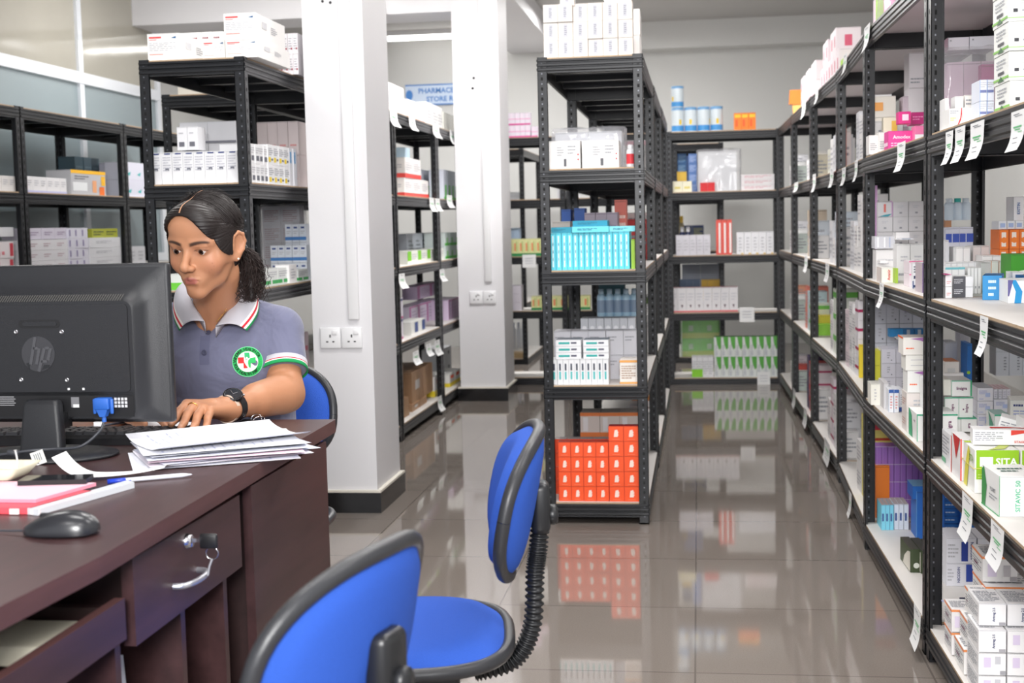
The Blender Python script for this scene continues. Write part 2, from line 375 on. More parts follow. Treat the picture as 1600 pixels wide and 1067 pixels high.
# right-hand row (turned very slightly), nearest first
RROT = .0128
rack(.603, 2.425, .40, 1.20, 'nearest black metal rack on the right edge, with SITA and white cartons', rot=RROT, under=BU)
rack(.5865, 3.645, .40, 1.215, 'second black rack of the right row, with purple cartons on its bottom shelf', rot=RROT, under=BU)
for i, (xx, yy, rr_) in enumerate(((.575, 4.882, -.024), (.605, 6.115, RROT), (.589, 7.345, RROT), (.574, 8.58, RROT))):
    rack(xx, yy, .40, 1.215 if i < 3 else 1.1, ('third', 'fourth', 'fifth', 'sixth and farthest')[i]+' black rack of the right row, counted from the camera', rot=rr_, under=BU)
# middle row
MLV = [.085, .545, .99, 1.379, 1.80]
for i in range(3):
    rack(-.60+i*.004, 5.20+i*1.225, .40, 1.215, ('front rack of the middle row, black metal, with orange cartons at its foot', 'second black rack of the middle row, behind the front one', 'farthest black rack of the middle row')[i], MLV)
# left row between the pillars and behind the desk
LLV = [.09, .54, .955, 1.348, 1.80]
for i in range(4):
    rack(-2.025+i*.002, 4.81+i*1.215, .40, 1.205, ('black rack just behind the seated person, its end panelless and facing the camera', 'black rack hidden partly behind the nearer pillar', 'black rack seen between the two pillars with cardboard boxes at its foot', 'black rack at the far end of the left row beside the farther pillar')[i], LLV)
for i in range(2):
    rack(-2.432, 6.02+i*1.215, .40, 1.205, ('black rack standing back to back with the left row, its end showing over the person', 'far black rack standing back to back with the left row')[i], LLV)
# row along the glazed partition
for i in range(4):
    rack(-3.672, 3.885+i*1.208, .40, 1.2, ('nearest black rack along the glazed partition, behind the monitor', 'second black rack along the glazed partition, at the left edge', 'third black rack along the glazed partition, with a yellow topped carton', 'farthest black rack along the glazed partition')[i], [.09, .54, .99, 1.387, 1.80])
# row across the back
BLV = [.05, .518, .925, 1.376, 1.80]
rack(-.215, 9.74, .80, .40, 'black rack across the end of the right aisle, with blue and white tins on top', BLV)
rack(-.935, 9.76, .71, .40, 'black rack across the back, seen through the middle row', [.06, .546, .942, 1.353, 1.80])
rack(-1.745, 9.78, .80, .40, 'black rack across the back beside the farther pillar, with pink cartons on top', [.06, .546, .942, 1.353, 1.80])
# rows beyond, end on
rack(-.20, 11.25, .41, 1.2, 'black rack standing end on behind the back row, right aisle side', BLV)
rack(-1.84, 11.25, .41, 1.2, 'black rack standing end on behind the back row, left side', BLV)
# ================================================================== stock on the shelves
W = (240, 238, 238); GW = (222, 222, 226); GY = (190, 190, 196); TXT = (158, 160, 168); DKT = (80, 84, 100)
RED = (214, 44, 48); ORG = (245, 104, 36); TEAL = (40, 170, 165); BLU2 = (38, 110, 190); GRN = (70, 178, 70); PNK = (218, 60, 150)
rj = random.Random(11)
KIND_N = {}
def put(name, me, label, cat, group, pos, rot=0):
    if name in ('medicine_box', 'carton'):
        xs = [v.co for v in me.vertices[:8]]; w = max(p.x for p in xs)-min(p.x for p in xs); d = max(p.y for p in xs)-min(p.y for p in xs); h = max(p.z for p in xs)-min(p.z for p in xs)
        if max(w, d, h) > .14 and min(w, d, h) > .05: name = 'carton'
        elif w < .034 and h > 2.1*w: name = 'slim_box'
        elif h < .62*max(w, .5*d): name = 'flat_box'
        elif h > 1.12*w: name = 'upright_box'
        else: name = 'medicine_box'
    KIND_N[name] = KIND_N.get(name, 0)+1
    pos = (pos[0], pos[1], pos[2]+.0006)
    o = ob(name, me, None, pos, rot); tag(o, label, cat, group); return o
def F(name, label, u0, u1, vt, Y, z, nc, nr, d, col, dec=(), nb=1, cat='box', top=None, skip=None, jit=.004, zb=None, g=None):
    """boxes standing in the plane Y between two lines of sight, on a surface at height z"""
    xa, xb = Xat(u0, Y, z+.05), Xat(u1, Y, z+.05); w = (xb-xa)/nc; h = (Zat(vt, (xa+xb)/2, Y)-z)/nr
    me = carton(w, d, h, col, dec, top); grp = g or label
    n = 0
    for j in range(nb):
        for i in range(nc):
            for k in range(nr):
                if skip and skip(i, k, j): continue
                put(name, me, label, cat, grp if nc*nr*nb > 1 else None, (xa+(i+.5)*w, Y+d*(j+.5)+rj.uniform(0, jit)+.001*j, z+k*h), rj.uniform(-.006, .006)); n += 1
    return z+nr*h, (xa, xb)
def G(name, label, u0, u1, vt, X, z, ny, nr, w, col, dec=(), cat='box', side=1, top=None, skip=None):
    """boxes standing along the aisle edge X of a rack (side +1: face towards +x)"""
    ya, yb = Yat(u0, X, z+.05), Yat(u1, X, z+.05); ya, yb = min(ya, yb), max(ya, yb); d = (yb-ya)/ny; h = (Zat(vt, X, (ya+yb)/2)-z)/nr
    me = carton(w, d, h, col, dec, top)
    for i in range(ny):
        for k in range(nr):
            if skip and skip(i, k): continue
            put(name, me, label, cat, label if ny*nr > 1 else None, (X-side*(w/2+rj.uniform(0, .004)), ya+(i+.5)*d, z+k*h), rj.uniform(-.01, .01))
    return z+nr*h, (ya, yb)
def BX(name, label, cx, cy, z, w, d, h, col, dec=(), rot=0, n=1, cat='box', top=None, tilt=None):
    """stack of n cartons whose front left bottom corner stands at cx,cy"""
    me = carton(w, d, h, col, dec, top); r = math.radians(rot)
    for k in range(n):
        x = cx+math.cos(r)*w/2-math.sin(r)*d/2; y = cy+math.sin(r)*w/2+math.cos(r)*d/2
        o = put(name, me, label, cat, label if n > 1 else None, (x, y, z+k*h), r+(rj.uniform(-.012, .012) if n > 1 else 0))
        if tilt: o.rotation_euler = (math.radians(tilt[0]), math.radians(tilt[1]), r)
    return z+n*h
def bag_mat():
    if 'clear_film' in MATS: return MATS['clear_film']
    m = mat('clear_film', (235, 235, 240), .12, alpha=.28, spec=.9, bump=1, bscale=28); return m
def wrapped(label, x0, x1, y0, y1, z, h, cat='bag', r=.012):
    """clear plastic film pulled loosely round goods"""
    mb = MB(); n = 10; P = []
    rr = random.Random(int(abs(x0)*1e4))
    for i in range(n*4):
        t = i/(n*4); per = t*4; k = int(per); f = per-k
        c = [(x0, y0), (x1, y0), (x1, y1), (x0, y1)]; a, b = c[k], c[(k+1) % 4]; x, y = a[0]+(b[0]-a[0])*f, a[1]+(b[1]-a[1])*f
        P.append([(x+rr.uniform(-r, r)*.5, y+rr.uniform(-r, r)*.5, z+h*q/6+(.0 if q else .001)) for q in range(7)])
    for row in P:
        cx, cy = (x0+x1)/2, (y0+y1)/2; t = row[-1]; row.append((cx+(t[0]-cx)*.6, cy+(t[1]-cy)*.6, z+h+rr.uniform(0, r))); row.append((cx, cy, z+h+r*.3))
    mb.grid(P, bag_mat(), True, True); return tag(mb.build('clear_bag'), label, cat)
prt = lambda c=TXT, f='F': [('l', f, .12, .12, .88, .8, 6, c)]
# ---------------------------------------------------------------- middle row, front rack
MY = 5.222
pill = [('r', 'F', .36, .16, .62, .88, (190, 190, 198)), ('l', 'F', .42, .25, .58, .8, 5, (120, 122, 134)), ('r', 'F', .97, 0, 1, 1, (196, 180, 164)), ('r', 'R', .1, .1, .9, .9, (228, 228, 232))]
F('medicine_box', 'small white box in the block stacked on top of the front middle rack', 849, 989, 4, MY, 1.80, 6, 3, .06, (222, 216, 211), pill, jit=.012)
F('medicine_box', 'single white box lying on the block on top of the front middle rack', 874, 897, -21, MY, 1.80+.194, 1, 1, .06, (222, 216, 211), pill)
G('medicine_box', 'white box at the aisle side on top of the front middle rack, behind the block', 1001, 1004.5, 20, -.215, 1.80, 3, 2, .1, (244, 240, 238), side=1)
cap = [('l', 'F', .30, .45, .5, .8, 4, TXT), ('l', 'F', .62, .5, .86, .85, 3, TXT), ('r', 'F', .5, .08, .58, .35, (90, 90, 96)), ('c', 'F', .93, .5, .03, RED), ('c', 'F', .93, .32, .03, RED), ('r', 'F', .42, 0, .425, 1, (205, 203, 205))]
F('carton', 'large cream white carton with small print, left one of two on the fourth shelf', 855, 907, 220, MY+.005, 1.379, 1, 1, .16, (240, 238, 236), cap)
F('carton', 'large cream white carton with small print, right one of two on the fourth shelf', 909, 967, 219, MY+.005, 1.379, 1, 1, .16, (240, 238, 236), cap)
a, (xa, xb) = F('carton', 'grey carton in clear film behind the two cream cartons', 868, 972, 206, 5.40, 1.379, 2, 1, .13, (205, 207, 214), prt((170, 172, 180)))
wrapped('shiny clear film wrapped over the grey cartons on the fourth shelf of the middle rack', xa-.012, xb+.012, 5.391, 5.545, 1.3805, a-1.379+.014, r=.010)
def bottle(label, X, Y, z, r, h, body, capc, band=None, group=None, name='bottle', capr=.55):
    t = thing(name, label, 'bottle', (X, Y, z+.001), 0, group)
    mb = MB(); mb.lathe([(r*.9, 0), (r, .004), (r, h*.72), (r*.8, h*.80), (r*capr, h*.83)], C(body, .3), 18)
    mb.build('bottle_body', t)
    MB().lathe([(r*capr*1.1, h*.83), (r*capr*1.1, h), (r*capr*.9, h*1.01), (0, h*1.01)], C(capc, .35), 18).build('cap', t)
    if band: MB().lathe([(r*1.01, h*.15), (r*1.01, h*.6)], C(band), 18).build('bottle_label', t)
    return t
x = Xat(985, 5.26, 1.42); bottle('small white bottle with a red band beside the cream cartons', x, 5.27, 1.379, .016, .085, (228, 228, 232), (235, 235, 238), (220, 60, 70))
# cyan booklets
cy = [('r', 'F', .0, 0, .12, 1, (60, 175, 200)), ('r', 'F', .35, .08, .62, .92, (222, 248, 252)), ('l', 'F', .42, .2, .58, .8, 3, (60, 150, 180))]
a, (xa, xb) = F('medicine_box', 'slim cyan box standing upright in the cyan row of the front middle rack', 860, 984, 363, MY+.01, .99, 14, 1, .17, (96, 216, 236), cy)
tc = [('l', 'F', .15, .3, .7, .7, 2, (20, 110, 140))]
F('medicine_box', 'dark cyan box lying flat at the left end on top of the cyan row', 860, 893, 355, MY+.01, a, 1, 1, .14, (28, 150, 178), tc)
b2, _ = F('medicine_box', 'pale cyan box lying flat in the middle on top of the cyan row', 893, 951, 353.5, MY, a, 1, 1, .14, (110, 222, 240), tc)
F('medicine_box', 'pale cyan box lying flat at the right end on top of the cyan row', 951.5, 993, 353, MY+.01, a, 1, 1, .12, (130, 226, 240), tc)
F('medicine_box', 'teal box topmost on the cyan row', 894, 949, 344.5, MY+.015, b2, 1, 1, .12, (20, 150, 182), tc)
F('medicine_box', 'beige flat box lying behind the teal box on the cyan row', 864, 892, 346, 5.39, .99, 1, 1, .1, (206, 196, 188))
F('medicine_box', 'thin lime green box standing at the right end of the cyan row', 986, 992, 374, MY+.01, .99, 1, 1, .12, (160, 205, 60))
F('carton', 'blue carton behind the cyan row, left end', 878, 893, 327, 5.78, .99, 1, 1, .12, (40, 92, 178), prt((120, 160, 220)))
F('carton', 'blue carton behind the cyan row, nearer the middle', 898, 915, 325, 5.78, .99, 1, 1, .12, (40, 92, 178), prt((120, 160, 220)))
F('carton', 'mauve grey carton behind the cyan row', 914, 966, 332, 5.52, .99, 3, 1, .12, (176, 160, 176), prt((140, 120, 150)))
F('carton', 'tall coral red carton behind the cyan row', 961, 980, 312, 5.68, .99, 1, 1, .1, (226, 112, 96), prt((250, 220, 210)))
# second shelf
sl = [('r', 'F', .3, .55, .6, .82, (60, 66, 84)), ('r', 'F', .3, .2, .6, .5, (70, 190, 190)), ('r', 'F', .0, 0, .04, 1, (200, 200, 206))]
a, _ = F('medicine_box', 'slim white box with teal print standing in the front row of the second shelf', 862, 951, 561, MY, .545, 10, 1, .12, (236, 237, 240), sl)
st = [('r', 'F', .12, .3, .55, .62, TEAL), ('r', 'F', .6, .35, .82, .62, (90, 90, 110)), ('r', 'F', 0, .95, 1, 1, (190, 192, 198))]
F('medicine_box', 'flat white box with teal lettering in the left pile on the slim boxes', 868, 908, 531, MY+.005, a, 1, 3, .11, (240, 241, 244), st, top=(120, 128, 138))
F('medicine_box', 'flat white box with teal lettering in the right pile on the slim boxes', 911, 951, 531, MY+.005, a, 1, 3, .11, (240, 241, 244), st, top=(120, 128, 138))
F('carton', 'pale grey carton in the row behind the teal printed boxes', 866, 1002, 517, 5.40, .545, 5, 2, .12, (216, 216, 223), [('l', 'F', .1, .55, .6, .8, 2, TXT)])
ob2 = [('r', 'F', 0, .9, 1, 1, (240, 170, 90)), ('r', 'F', 0, 0, 1, .08, (240, 170, 90)), ('l', 'F', .1, .2, .9, .8, 6, (180, 150, 130)), ('r', 'L', 0, .35, 1, .62, (226, 140, 80)), ('r', 'L', 0, .7, 1, .95, (210, 206, 206))]
F('medicine_box', 'white box with orange edges at the right end of the second shelf', 968, 996, 563, MY+.01, .545, 1, 1, .15, (238, 232, 226), ob2)
a, _ = F('medicine_box', 'silver blister carton lying on the grey cartons of the second shelf', 908, 994, 497, 5.50, .545, 7, 3, .1, (206, 208, 214), [('c', 'F', .5, .5, .11, (236, 236, 240))], skip=lambda i, k, j: False)
bz, _ = F('carton', 'grey carton on which the pale blue bottles stand', 930, 1000, 496, 5.64, .545, 2, 1, .12, (184, 186, 192))
for i in range(5):
    X = Xat(938+13*i, 5.66, .9); bottle('pale blue plastic bottle in the cluster at the back of the second shelf', X, 5.70, bz, .0185, .115, (176, 208, 228), (186, 210, 226), (140, 160, 184), 'pale blue bottles on the second shelf')
F('carton', 'dark teal carton at the very back of the second shelf', 937, 977, 442, 5.92, .545, 1, 2, .12, (60, 98, 110))
# bottom shelf: red orange boxes
orr = [('p', 'F', [(.36, .28), (.62, .28), (.62, .34), (.68, .42), (.62, .5), (.68, .58), (.62, .66), (.6, .76), (.42, .72), (.38, .5)], (250, 226, 214)), ('r', 'F', 0, .0, .03, 1, (200, 50, 14)), ('r', 'F', .25, .1, .75, .14, (250, 130, 90))]
OC = (252, 88, 34)
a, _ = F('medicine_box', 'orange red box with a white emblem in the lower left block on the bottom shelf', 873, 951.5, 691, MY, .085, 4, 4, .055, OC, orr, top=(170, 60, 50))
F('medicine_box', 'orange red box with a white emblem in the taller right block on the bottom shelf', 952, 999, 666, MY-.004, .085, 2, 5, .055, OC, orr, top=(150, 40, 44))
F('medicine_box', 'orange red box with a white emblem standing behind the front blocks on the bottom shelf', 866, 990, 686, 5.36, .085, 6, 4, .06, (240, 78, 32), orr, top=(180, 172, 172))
F('carton', 'white carton with orange bands behind the orange red boxes', 908, 1000, 645, 5.62, .085, 3, 3, .14, (214, 206, 200), [('r', 'F', 0, .85, 1, 1, (218, 120, 50)), ('r', 'F', 0, 0, 1, .15, (218, 120, 50)), ('r', 'F', .15, .2, .4, .8, (232, 232, 234))])
F('carton', 'white carton standing on the aisle side behind the orange red boxes', 1002, 1011, 672, 5.50, .085, 1, 2, .1, W)
# goods further down the middle row (seen along both aisles)
def filler(x0, x1, y0, y1, lv, tone, lab, n, side, hmax=.2):
    rr = random.Random(int(y0*100)+int(lv*100))
    w = .13; y = y0; i = 0
    while y < y1-.08 and i < n:
        d = rr.uniform(.09, .15); h = rr.uniform(.07, hmax); c = tone[i % len(tone)]
        k = rr.choice((1, 2, 2)) if h < .12 else 1
        me = carton(w, d-.004, h, c, [('l', 'R' if side > 0 else 'L', .1, .2, .9, .8, 4, TXT), ('l', 'F', .1, .2, .9, .8, 4, TXT)])
        X = (x1-w/2-.02) if side > 0 else (x0+w/2+.02)
        for q in range(k): put('medicine_box', me, lab, 'box', lab, (X, y+d/2, lv+q*h), 0)
        y += d+.002; i += 1
MX = (-.60, -.20)
for (yb, col, lv, lab) in (
    (6.45, [(226, 60, 60), (238, 170, 150), W], .99, 'red and white carton at the aisle edge, third shelf of the second middle rack'),
    (6.45, [W, (232, 150, 60), GW], .085, 'white carton at the aisle edge, bottom shelf of the second middle rack'),
    (6.45, [W, GW], .545, 'pale carton at the aisle edge, second shelf of the second middle rack'),
    (6.45, [W, (230, 190, 200)], 1.379, 'white and pink carton at the aisle edge, fourth shelf of the second middle rack'),
    (7.68, [(222, 50, 50), GW], .99, 'red carton at the aisle edge, third shelf of the farthest middle rack'),
    (7.68, [W, (60, 120, 190)], .085, 'blue and white carton, bottom shelf of the farthest middle rack'),
    (7.68, [GW, (120, 150, 90)], .545, 'green and grey carton, second shelf of the farthest middle rack')):
    filler(MX[0], MX[1], yb+.04, yb+1.15, lv, col, lab, 5, 1)
# ---------------------------------------------------------------- rack across the end of the right aisle
BY = 9.785
def tin(label, u, vt, zb, Y=BY+.07, group=None):
    z = zb; r = (Xat(u+9.6, Y, z)-Xat(u-9.6, Y, z))/2; h = vt
    t = thing('tin', label, 'tin', (Xat(u, Y, z+.05), Y, z), rj.uniform(-2, 2), group)
    MB().lathe([(r*.97, 0), (r, .003), (r, h*.93), (r*.97, h*.96)], C((216, 226, 232), .3), 20).build('tin_body', t)
    MB().lathe([(r*1.02, h*.88), (r*1.02, h*.99), (r*.9, h), (0, h)], C((120, 170, 214), .3), 20).build('lid', t)
    MB().lathe([(r*1.008, h*.04), (r*1.008, h*.26)], C((70, 150, 214)), 20).build('blue_band', t)
    mb = MB(); mb.add([(r*1.015*math.sin(a), -r*1.015*math.cos(a), h*q) for a, q in ((-.3, .3), (.1, .3), (.1, .5), (-.3, .5))], [(0, 1, 2, 3)], C((236, 200, 50))); mb.build('yellow_spot', t)
    return t
th = Zat(166, Xat(1090, BY, 1.8), BY)-1.802
for i in range(4): tin('blue and white tin in the row on top of the rack across the right aisle', 1059+20.2*i, th, 1.802, group='row of blue and white tins')
tin('blue and white tin standing on top of the leftmost tin of the row', 1058.5, th*.86, 1.802+th)
F('carton', 'orange and yellow carton alone on top of the rack across the right aisle', 1147, 1181, 176, BY+.03, 1.802, 3, 1, .1, (246, 130, 30), [('r', 'F', .1, .72, .9, .9, (250, 200, 40)), ('r', 'F', .2, .2, .5, .6, (236, 90, 20))])
w8 = [('r', 'F', 0, 0, 1, .06, (214, 90, 96)), ('p', 'F', [(.35, .3), (.62, .3), (.5, .16)], (110, 90, 100)), ('l', 'F', .2, .45, .8, .8, 3, (205, 205, 212))]
F('medicine_box', 'white box with a red hem on the second shelf across the right aisle', 1046, 1153, 449, BY, .518, 8, 1, .12, (232, 230, 233), w8, top=(170, 90, 100))
F('medicine_box', 'pale lilac box in the row on the third shelf across the right aisle, left part', 1056, 1110, 367, BY, .925, 5, 1, .12, (214, 212, 220), [('l', 'F', .2, .2, .8, .8, 4, GY)])
F('medicine_box', 'white upright box in the row on the third shelf across the right aisle, right part', 1151, 1209, 362, BY, .925, 5, 1, .12, (234, 234, 238), [('l', 'F', .3, .1, .7, .8, 5, GY), ('r', 'F', .6, .0, .95, .06, (220, 190, 120))])
F('medicine_box', 'tall red and white box between the lilac and the white boxes', 1119, 1144, 343, BY+.02, .925, 3, 1, .1, (226, 90, 78), [('r', 'F', .5, .05, .85, .9, (244, 236, 234))])
for i in range(2): bottle('dark blue bottle with white cap behind the lilac boxes', Xat(1066+9*i, 10.02, 1.05), 10.03, .925, .022, .20, (30, 40, 84), (226, 226, 230), group='dark blue bottles across the right aisle')
bottle('yellow topped tall bottle behind the lilac boxes', Xat(1065, 10.06, 1.1), 10.09, .925, .02, .28, (150, 140, 110), (214, 180, 70))
F('carton', 'cream carton at the left end of the fourth shelf across the right aisle', 1051, 1081, 283, BY, 1.376, 2, 1, .1, (232, 228, 204), [('r', 'F', .2, .3, .8, .5, (220, 205, 120))])
F('carton', 'yellow carton above the cream one on the fourth shelf', 1058, 1073, 268, BY+.13, 1.376, 1, 1, .08, (232, 190, 70))
F('carton', 'blue striped carton in the block on the fourth shelf, left', 1059, 1073, 240, 9.98, 1.376, 1, 4, .08, (52, 104, 160), prt((150, 190, 220)))
F('carton', 'blue and lilac carton in the column right of the cream carton', 1076, 1089, 240, BY+.1, 1.376, 1, 4, .1, (92, 128, 190), prt((190, 205, 235)))
a, (xa, xb) = F('carton', 'big pale carton wrapped in shiny film on the fourth shelf across the right aisle', 1091, 1151, 236, BY+.03, 1.376, 1, 1, .2, (208, 210, 214))
wrapped('crumpled shiny film over the big pale carton', xa-.008, xb+.03, BY+.02, BY+.25, 1.378, a-1.376+.01)
F('medicine_box', 'small red box in front of the film wrapped carton', 1094, 1117, 285, BY-.005, 1.376, 2, 1, .03, (206, 30, 40))
F('medicine_box', 'flat white carton in the pile at the right end of the fourth shelf', 1158, 1210, 272, BY, 1.376, 1, 3, .12, (226, 222, 224), [('l', 'F', .1, .3, .9, .8, 2, (206, 150, 160))])
gr = [('p', 'F', [(.3, 1), (1, 1), (1, .45), (.75, .35), (.45, .62)], (90, 170, 70)), ('r', 'F', .1, .05, .5, .3, (200, 204, 208)), ('l', 'F', .15, .32, .5, .6, 3, TXT)]
F('medicine_box', 'white and green box in the two rows on the bottom shelf across the right aisle', 1116, 1216, 526, BY, .05, 9, 2, .1, (226, 230, 228), gr, top=(80, 130, 70))
F('medicine_box', 'white box with grey print beside the white and green rows', 1081, 1115, 557, BY, .05, 4, 1, .1, (232, 232, 235), prt(GY))
F('medicine_box', 'lime green pouch box lying in front of the white boxes with grey print', 1081, 1098, 577, BY-.005, .05, 1, 1, .03, (140, 214, 50))
F('medicine_box', 'white box in the narrow column at the left end of the bottom shelf', 1047, 1054, 534, BY, .05, 1, 3, .1, GW)
# rack end behind it: green bales, blue and yellow goods
a, (xa, xb) = F('carton', 'bright green carton in the wrapped bale beyond the back row', 1066, 1124, 500, 11.28, .05, 2, 2, .25, (104, 210, 44), [('r', 'F', 0, .0, 1, .3, (186, 214, 60)), ('r', 'F', .35, .4, .6, .7, (180, 215, 170))])
wrapped('clear film over the green bale beyond the back row', xa-.01, xb+.01, 11.27, 11.55, .052, a-.05)
F('carton', 'yellow jar carton beyond the back row', 1096, 1125, 437, 11.28, .518, 3, 1, .1, (222, 180, 70))
F('carton', 'slate blue carton beyond the back row, low', 1062, 1094, 437, 11.28, .518, 3, 1, .1, (92, 110, 138))
F('carton', 'grey carton beyond the back row under the third shelf', 1066, 1124, 413, 11.5, .518, 2, 1, .1, (140, 146, 158))
F('carton', 'navy carton beyond the back row', 1064, 1100, 352, 11.28, .925, 2, 2, .1, (44, 62, 110), prt((190, 190, 130)))
F('carton', 'dark blue carton beyond the back row, under its top shelf', 1062, 1092, 243, 11.3, 1.376, 3, 3, .1, (66, 96, 150))
# ---------------------------------------------------------------- rack across the back, left part
pk = [('r', 'F', 0, 0, 1, .12, PNK), ('r', 'F', .1, .5, .5, .9, (240, 225, 238)), ('r', 'F', 0, .45, 1, .5, (232, 130, 186))]
F('medicine_box', 'white and pink box in the block on top of the back rack by the pillar', 789, 829, 176, 9.80, 1.80, 5, 2, .08, (232, 222, 234), pk)
F('medicine_box', 'white and pink box alone at the right of the pink block', 830, 840, 197, 9.80, 1.80, 1, 1, .08, (232, 222, 234), pk)
gy = [('r', 'F', 0, 0, 1, .17, (30, 132, 70)), ('r', 'F', .3, .3, .55, .75, (232, 130, 90)), ('r', 'F', .62, .25, .75, .85, (150, 180, 90))]
F('medicine_box', 'yellow green box in the row on the third back shelf beside the farther pillar', 792, 846, 373, 9.80, .942, 6, 1, .1, (222, 222, 160), gy)
F('medicine_box', 'yellow green box on the second back shelf, seen through the middle row', 861, 922, 462, 9.825, .546, 5, 1, .1, (222, 222, 160), gy)
F('medicine_box', 'yellow green box on the second back shelf, just left of the middle row', 830, 846, 463, 9.825, .546, 2, 1, .1, (222, 222, 160), gy)
F('carton', 'pale blue carton behind the yellow green row', 792, 812, 356, 10.0, .942, 2, 2, .1, (170, 190, 216))
F('carton', 'white box pile on the second back shelf beside the farther pillar', 795, 815, 446, 9.80, .546, 1, 3, .12, (216, 210, 220))
F('carton', 'tan carton on the bottom back shelf beside the farther pillar', 794, 820, 552, 11.28, .05, 1, 1, .2, (176, 150, 110))
for i in range(3): bottle('white canister standing on the tan carton', Xat(801+8*i, 11.32, .3), 11.36, .05+.075, .019, .22, (206, 210, 218), (190, 196, 210), group='white canisters beyond the back row')
F('carton', 'grey carton beyond the back row near the farther pillar, upper', 796, 812, 300, 11.3, 1.376, 1, 2, .2, (198, 200, 204))
F('carton', 'white carton on the fourth back shelf seen through the middle row', 870, 905, 285, 9.825, 1.353, 3, 1, .1, GW)
# ---------------------------------------------------------------- left row, rack behind the person
LY = 4.835
big = [('r', 'F', .06, .82, .45, .88, (226, 80, 80)), ('r', 'F', .06, .75, .3, .78, (240, 150, 150)), ('l', 'F', .06, .35, .9, .68, 5, (196, 196, 202)), ('r', 'F', .06, .22, .5, .25, (236, 140, 130)), ('p', 'F', [(.76, .82), (.92, .88), (.92, .8)], (40, 100, 150)), ('l', 'R', .5, .4, .7, .7, 4, TXT), ('r', 'R', .2, .5, .36, .75, (210, 210, 214))]
WB = (246, 244, 242)
F('carton', 'large red headed white carton at the left end above the person', 230, 279, 52, LY, 1.80, 1, 1, .35, WB, big)
F('carton', 'smaller red headed white carton between the big ones above the person', 316, 351, 63, LY+.03, 1.80, 1, 1, .2, WB, big)
a, _ = F('carton', 'large white carton with red heading, lower one of the pile at the right end', 351.5, 402, 62, LY, 1.80, 1, 1, .40, WB, big)
F('carton', 'large white carton with red heading, upper one of the pile at the right end', 349, 399, 20, LY, a, 1, 1, .36, WB, big)
F('medicine_box', 'white box with red dots in the flat row behind the big cartons', 282, 350, 50, 5.22, 1.80, 4, 2, .15, WB, [('l', 'F', .1, .6, .9, .8, 1, (150, 90, 100))])
F('medicine_box', 'slim white upright box on top of the left row, next to the pillar', 434, 466, 52, 5.42, 1.80, 4, 2, .2, (232, 228, 232), [('l', 'F', .2, .2, .8, .8, 5, TXT), ('c', 'F', .7, .25, .05, (150, 50, 70))])
bl = [('r', 'F', .3, .93, .85, .97, (60, 74, 130)), ('l', 'F', .15, .4, .85, .88, 6, (190, 190, 200)), ('r', 'F', .35, .42, .7, .50, (110, 112, 124))]
F('medicine_box', 'white upright box with a blue heading in the row over the seated person', 235, 371, 237, LY+.005, 1.348, 8, 1, .09, (240, 240, 243), bl)
F('medicine_box', 'white box lying on the upright row at the left', 276, 309, 198, LY+.02, 1.348+.125, 2, 1, .08, (238, 238, 242), [('r', 'F', .2, .15, .7, .35, (110, 110, 120)), ('r', 'F', .2, .7, .6, .75, GY)])
F('carton', 'grey carton in the pile behind the white boxes, fourth shelf', 283, 371, 190, 5.13, 1.348, 2, 3, .12, (208, 208, 213), [('r', 'F', 0, 0, 1, .1, (120, 120, 130))])
ye = [('r', 'R', .1, .12, .5, .36, (244, 214, 40)), ('l', 'R', .1, .45, .9, .85, 4, TXT), ('r', 'R', .6, .2, .9, .3, DKT)]
ye2 = [('r', 'R', .2, .15, .8, .4, (96, 98, 110)), ('l', 'R', .1, .5, .9, .85, 3, GY)]
G('medicine_box', 'white box with grey print at the aisle edge of the fourth shelf behind the person', 394, 420, 226, -1.645, 1.348, 4, 2, .12, (240, 240, 242), ye2)
G('medicine_box', 'white box with a yellow patch on the fourth shelf edge behind the person', 420.5, 453, 228, -1.64, 1.348, 4, 2, .12, (240, 240, 242), ye)
G('medicine_box', 'white box with a blue patch at the end of the yellow patched row', 454, 465, 232, -1.64, 1.348, 2, 1, .12, (232, 232, 238), [('r', 'R', .2, .6, .5, .9, (40, 150, 210))])
F('carton', 'pinkish white carton in the column behind the yellow patched boxes', 404, 468, 190, 5.66, 1.348, 4, 2, .12, (228, 214, 214), [('l', 'F', .2, .1, .8, .35, 2, (226, 150, 150))])
gn = [('r', 'R', 0, .08, 1, .3, (48, 170, 84)), ('r', 'R', .38, .08, .5, .3, W), ('l', 'R', .1, .45, .9, .85, 3, GY), ('r', 'F', 0, .08, 1, .3, (48, 170, 84))]
G('medicine_box', 'green banded white box at the aisle edge of the third shelf beside the person', 398, 452, 420, -1.65, .955, 3, 1, .12, (238, 240, 238), gn)
G('medicine_box', 'slim white box standing between the green banded boxes', 453, 465, 413, -1.64, .955, 1, 1, .06, W, [('l', 'R', .2, .2, .8, .8, 4, GY)])
G('medicine_box', 'white box with a green band at the end of the third shelf by the pillar', 466, 482, 420, -1.65, .955, 1, 1, .12, (238, 240, 238), gn)
bb = [('r', 'F', 0, .12, 1, .3, (70, 130, 196)), ('r', 'F', .25, .75, .75, .85, (60, 80, 140)), ('l', 'F', .2, .45, .8, .65, 2, GY)]
F('medicine_box', 'white box with a blue band in the lower pile behind the green banded boxes', 423, 480, 383, 5.62, .955, 5, 2, .12, (224, 228, 236), bb)
F('medicine_box', 'white box with a blue band in the short pile at the top, by the pillar', 447, 480, 350, 5.74, .955, 3, 3, .1, (224, 228, 236), bb)
a, (xa, xb) = F('carton', 'grey carton with rows of print wrapped in film on the third shelf', 412, 470, 322, 5.86, .955, 2, 4, .08, (150, 146, 152), prt((120, 60, 70)))
wrapped('clear film round the grey printed cartons on the third shelf behind the person', xa-.01, xb+.01, 5.85, 5.95, .9565, a-.955)
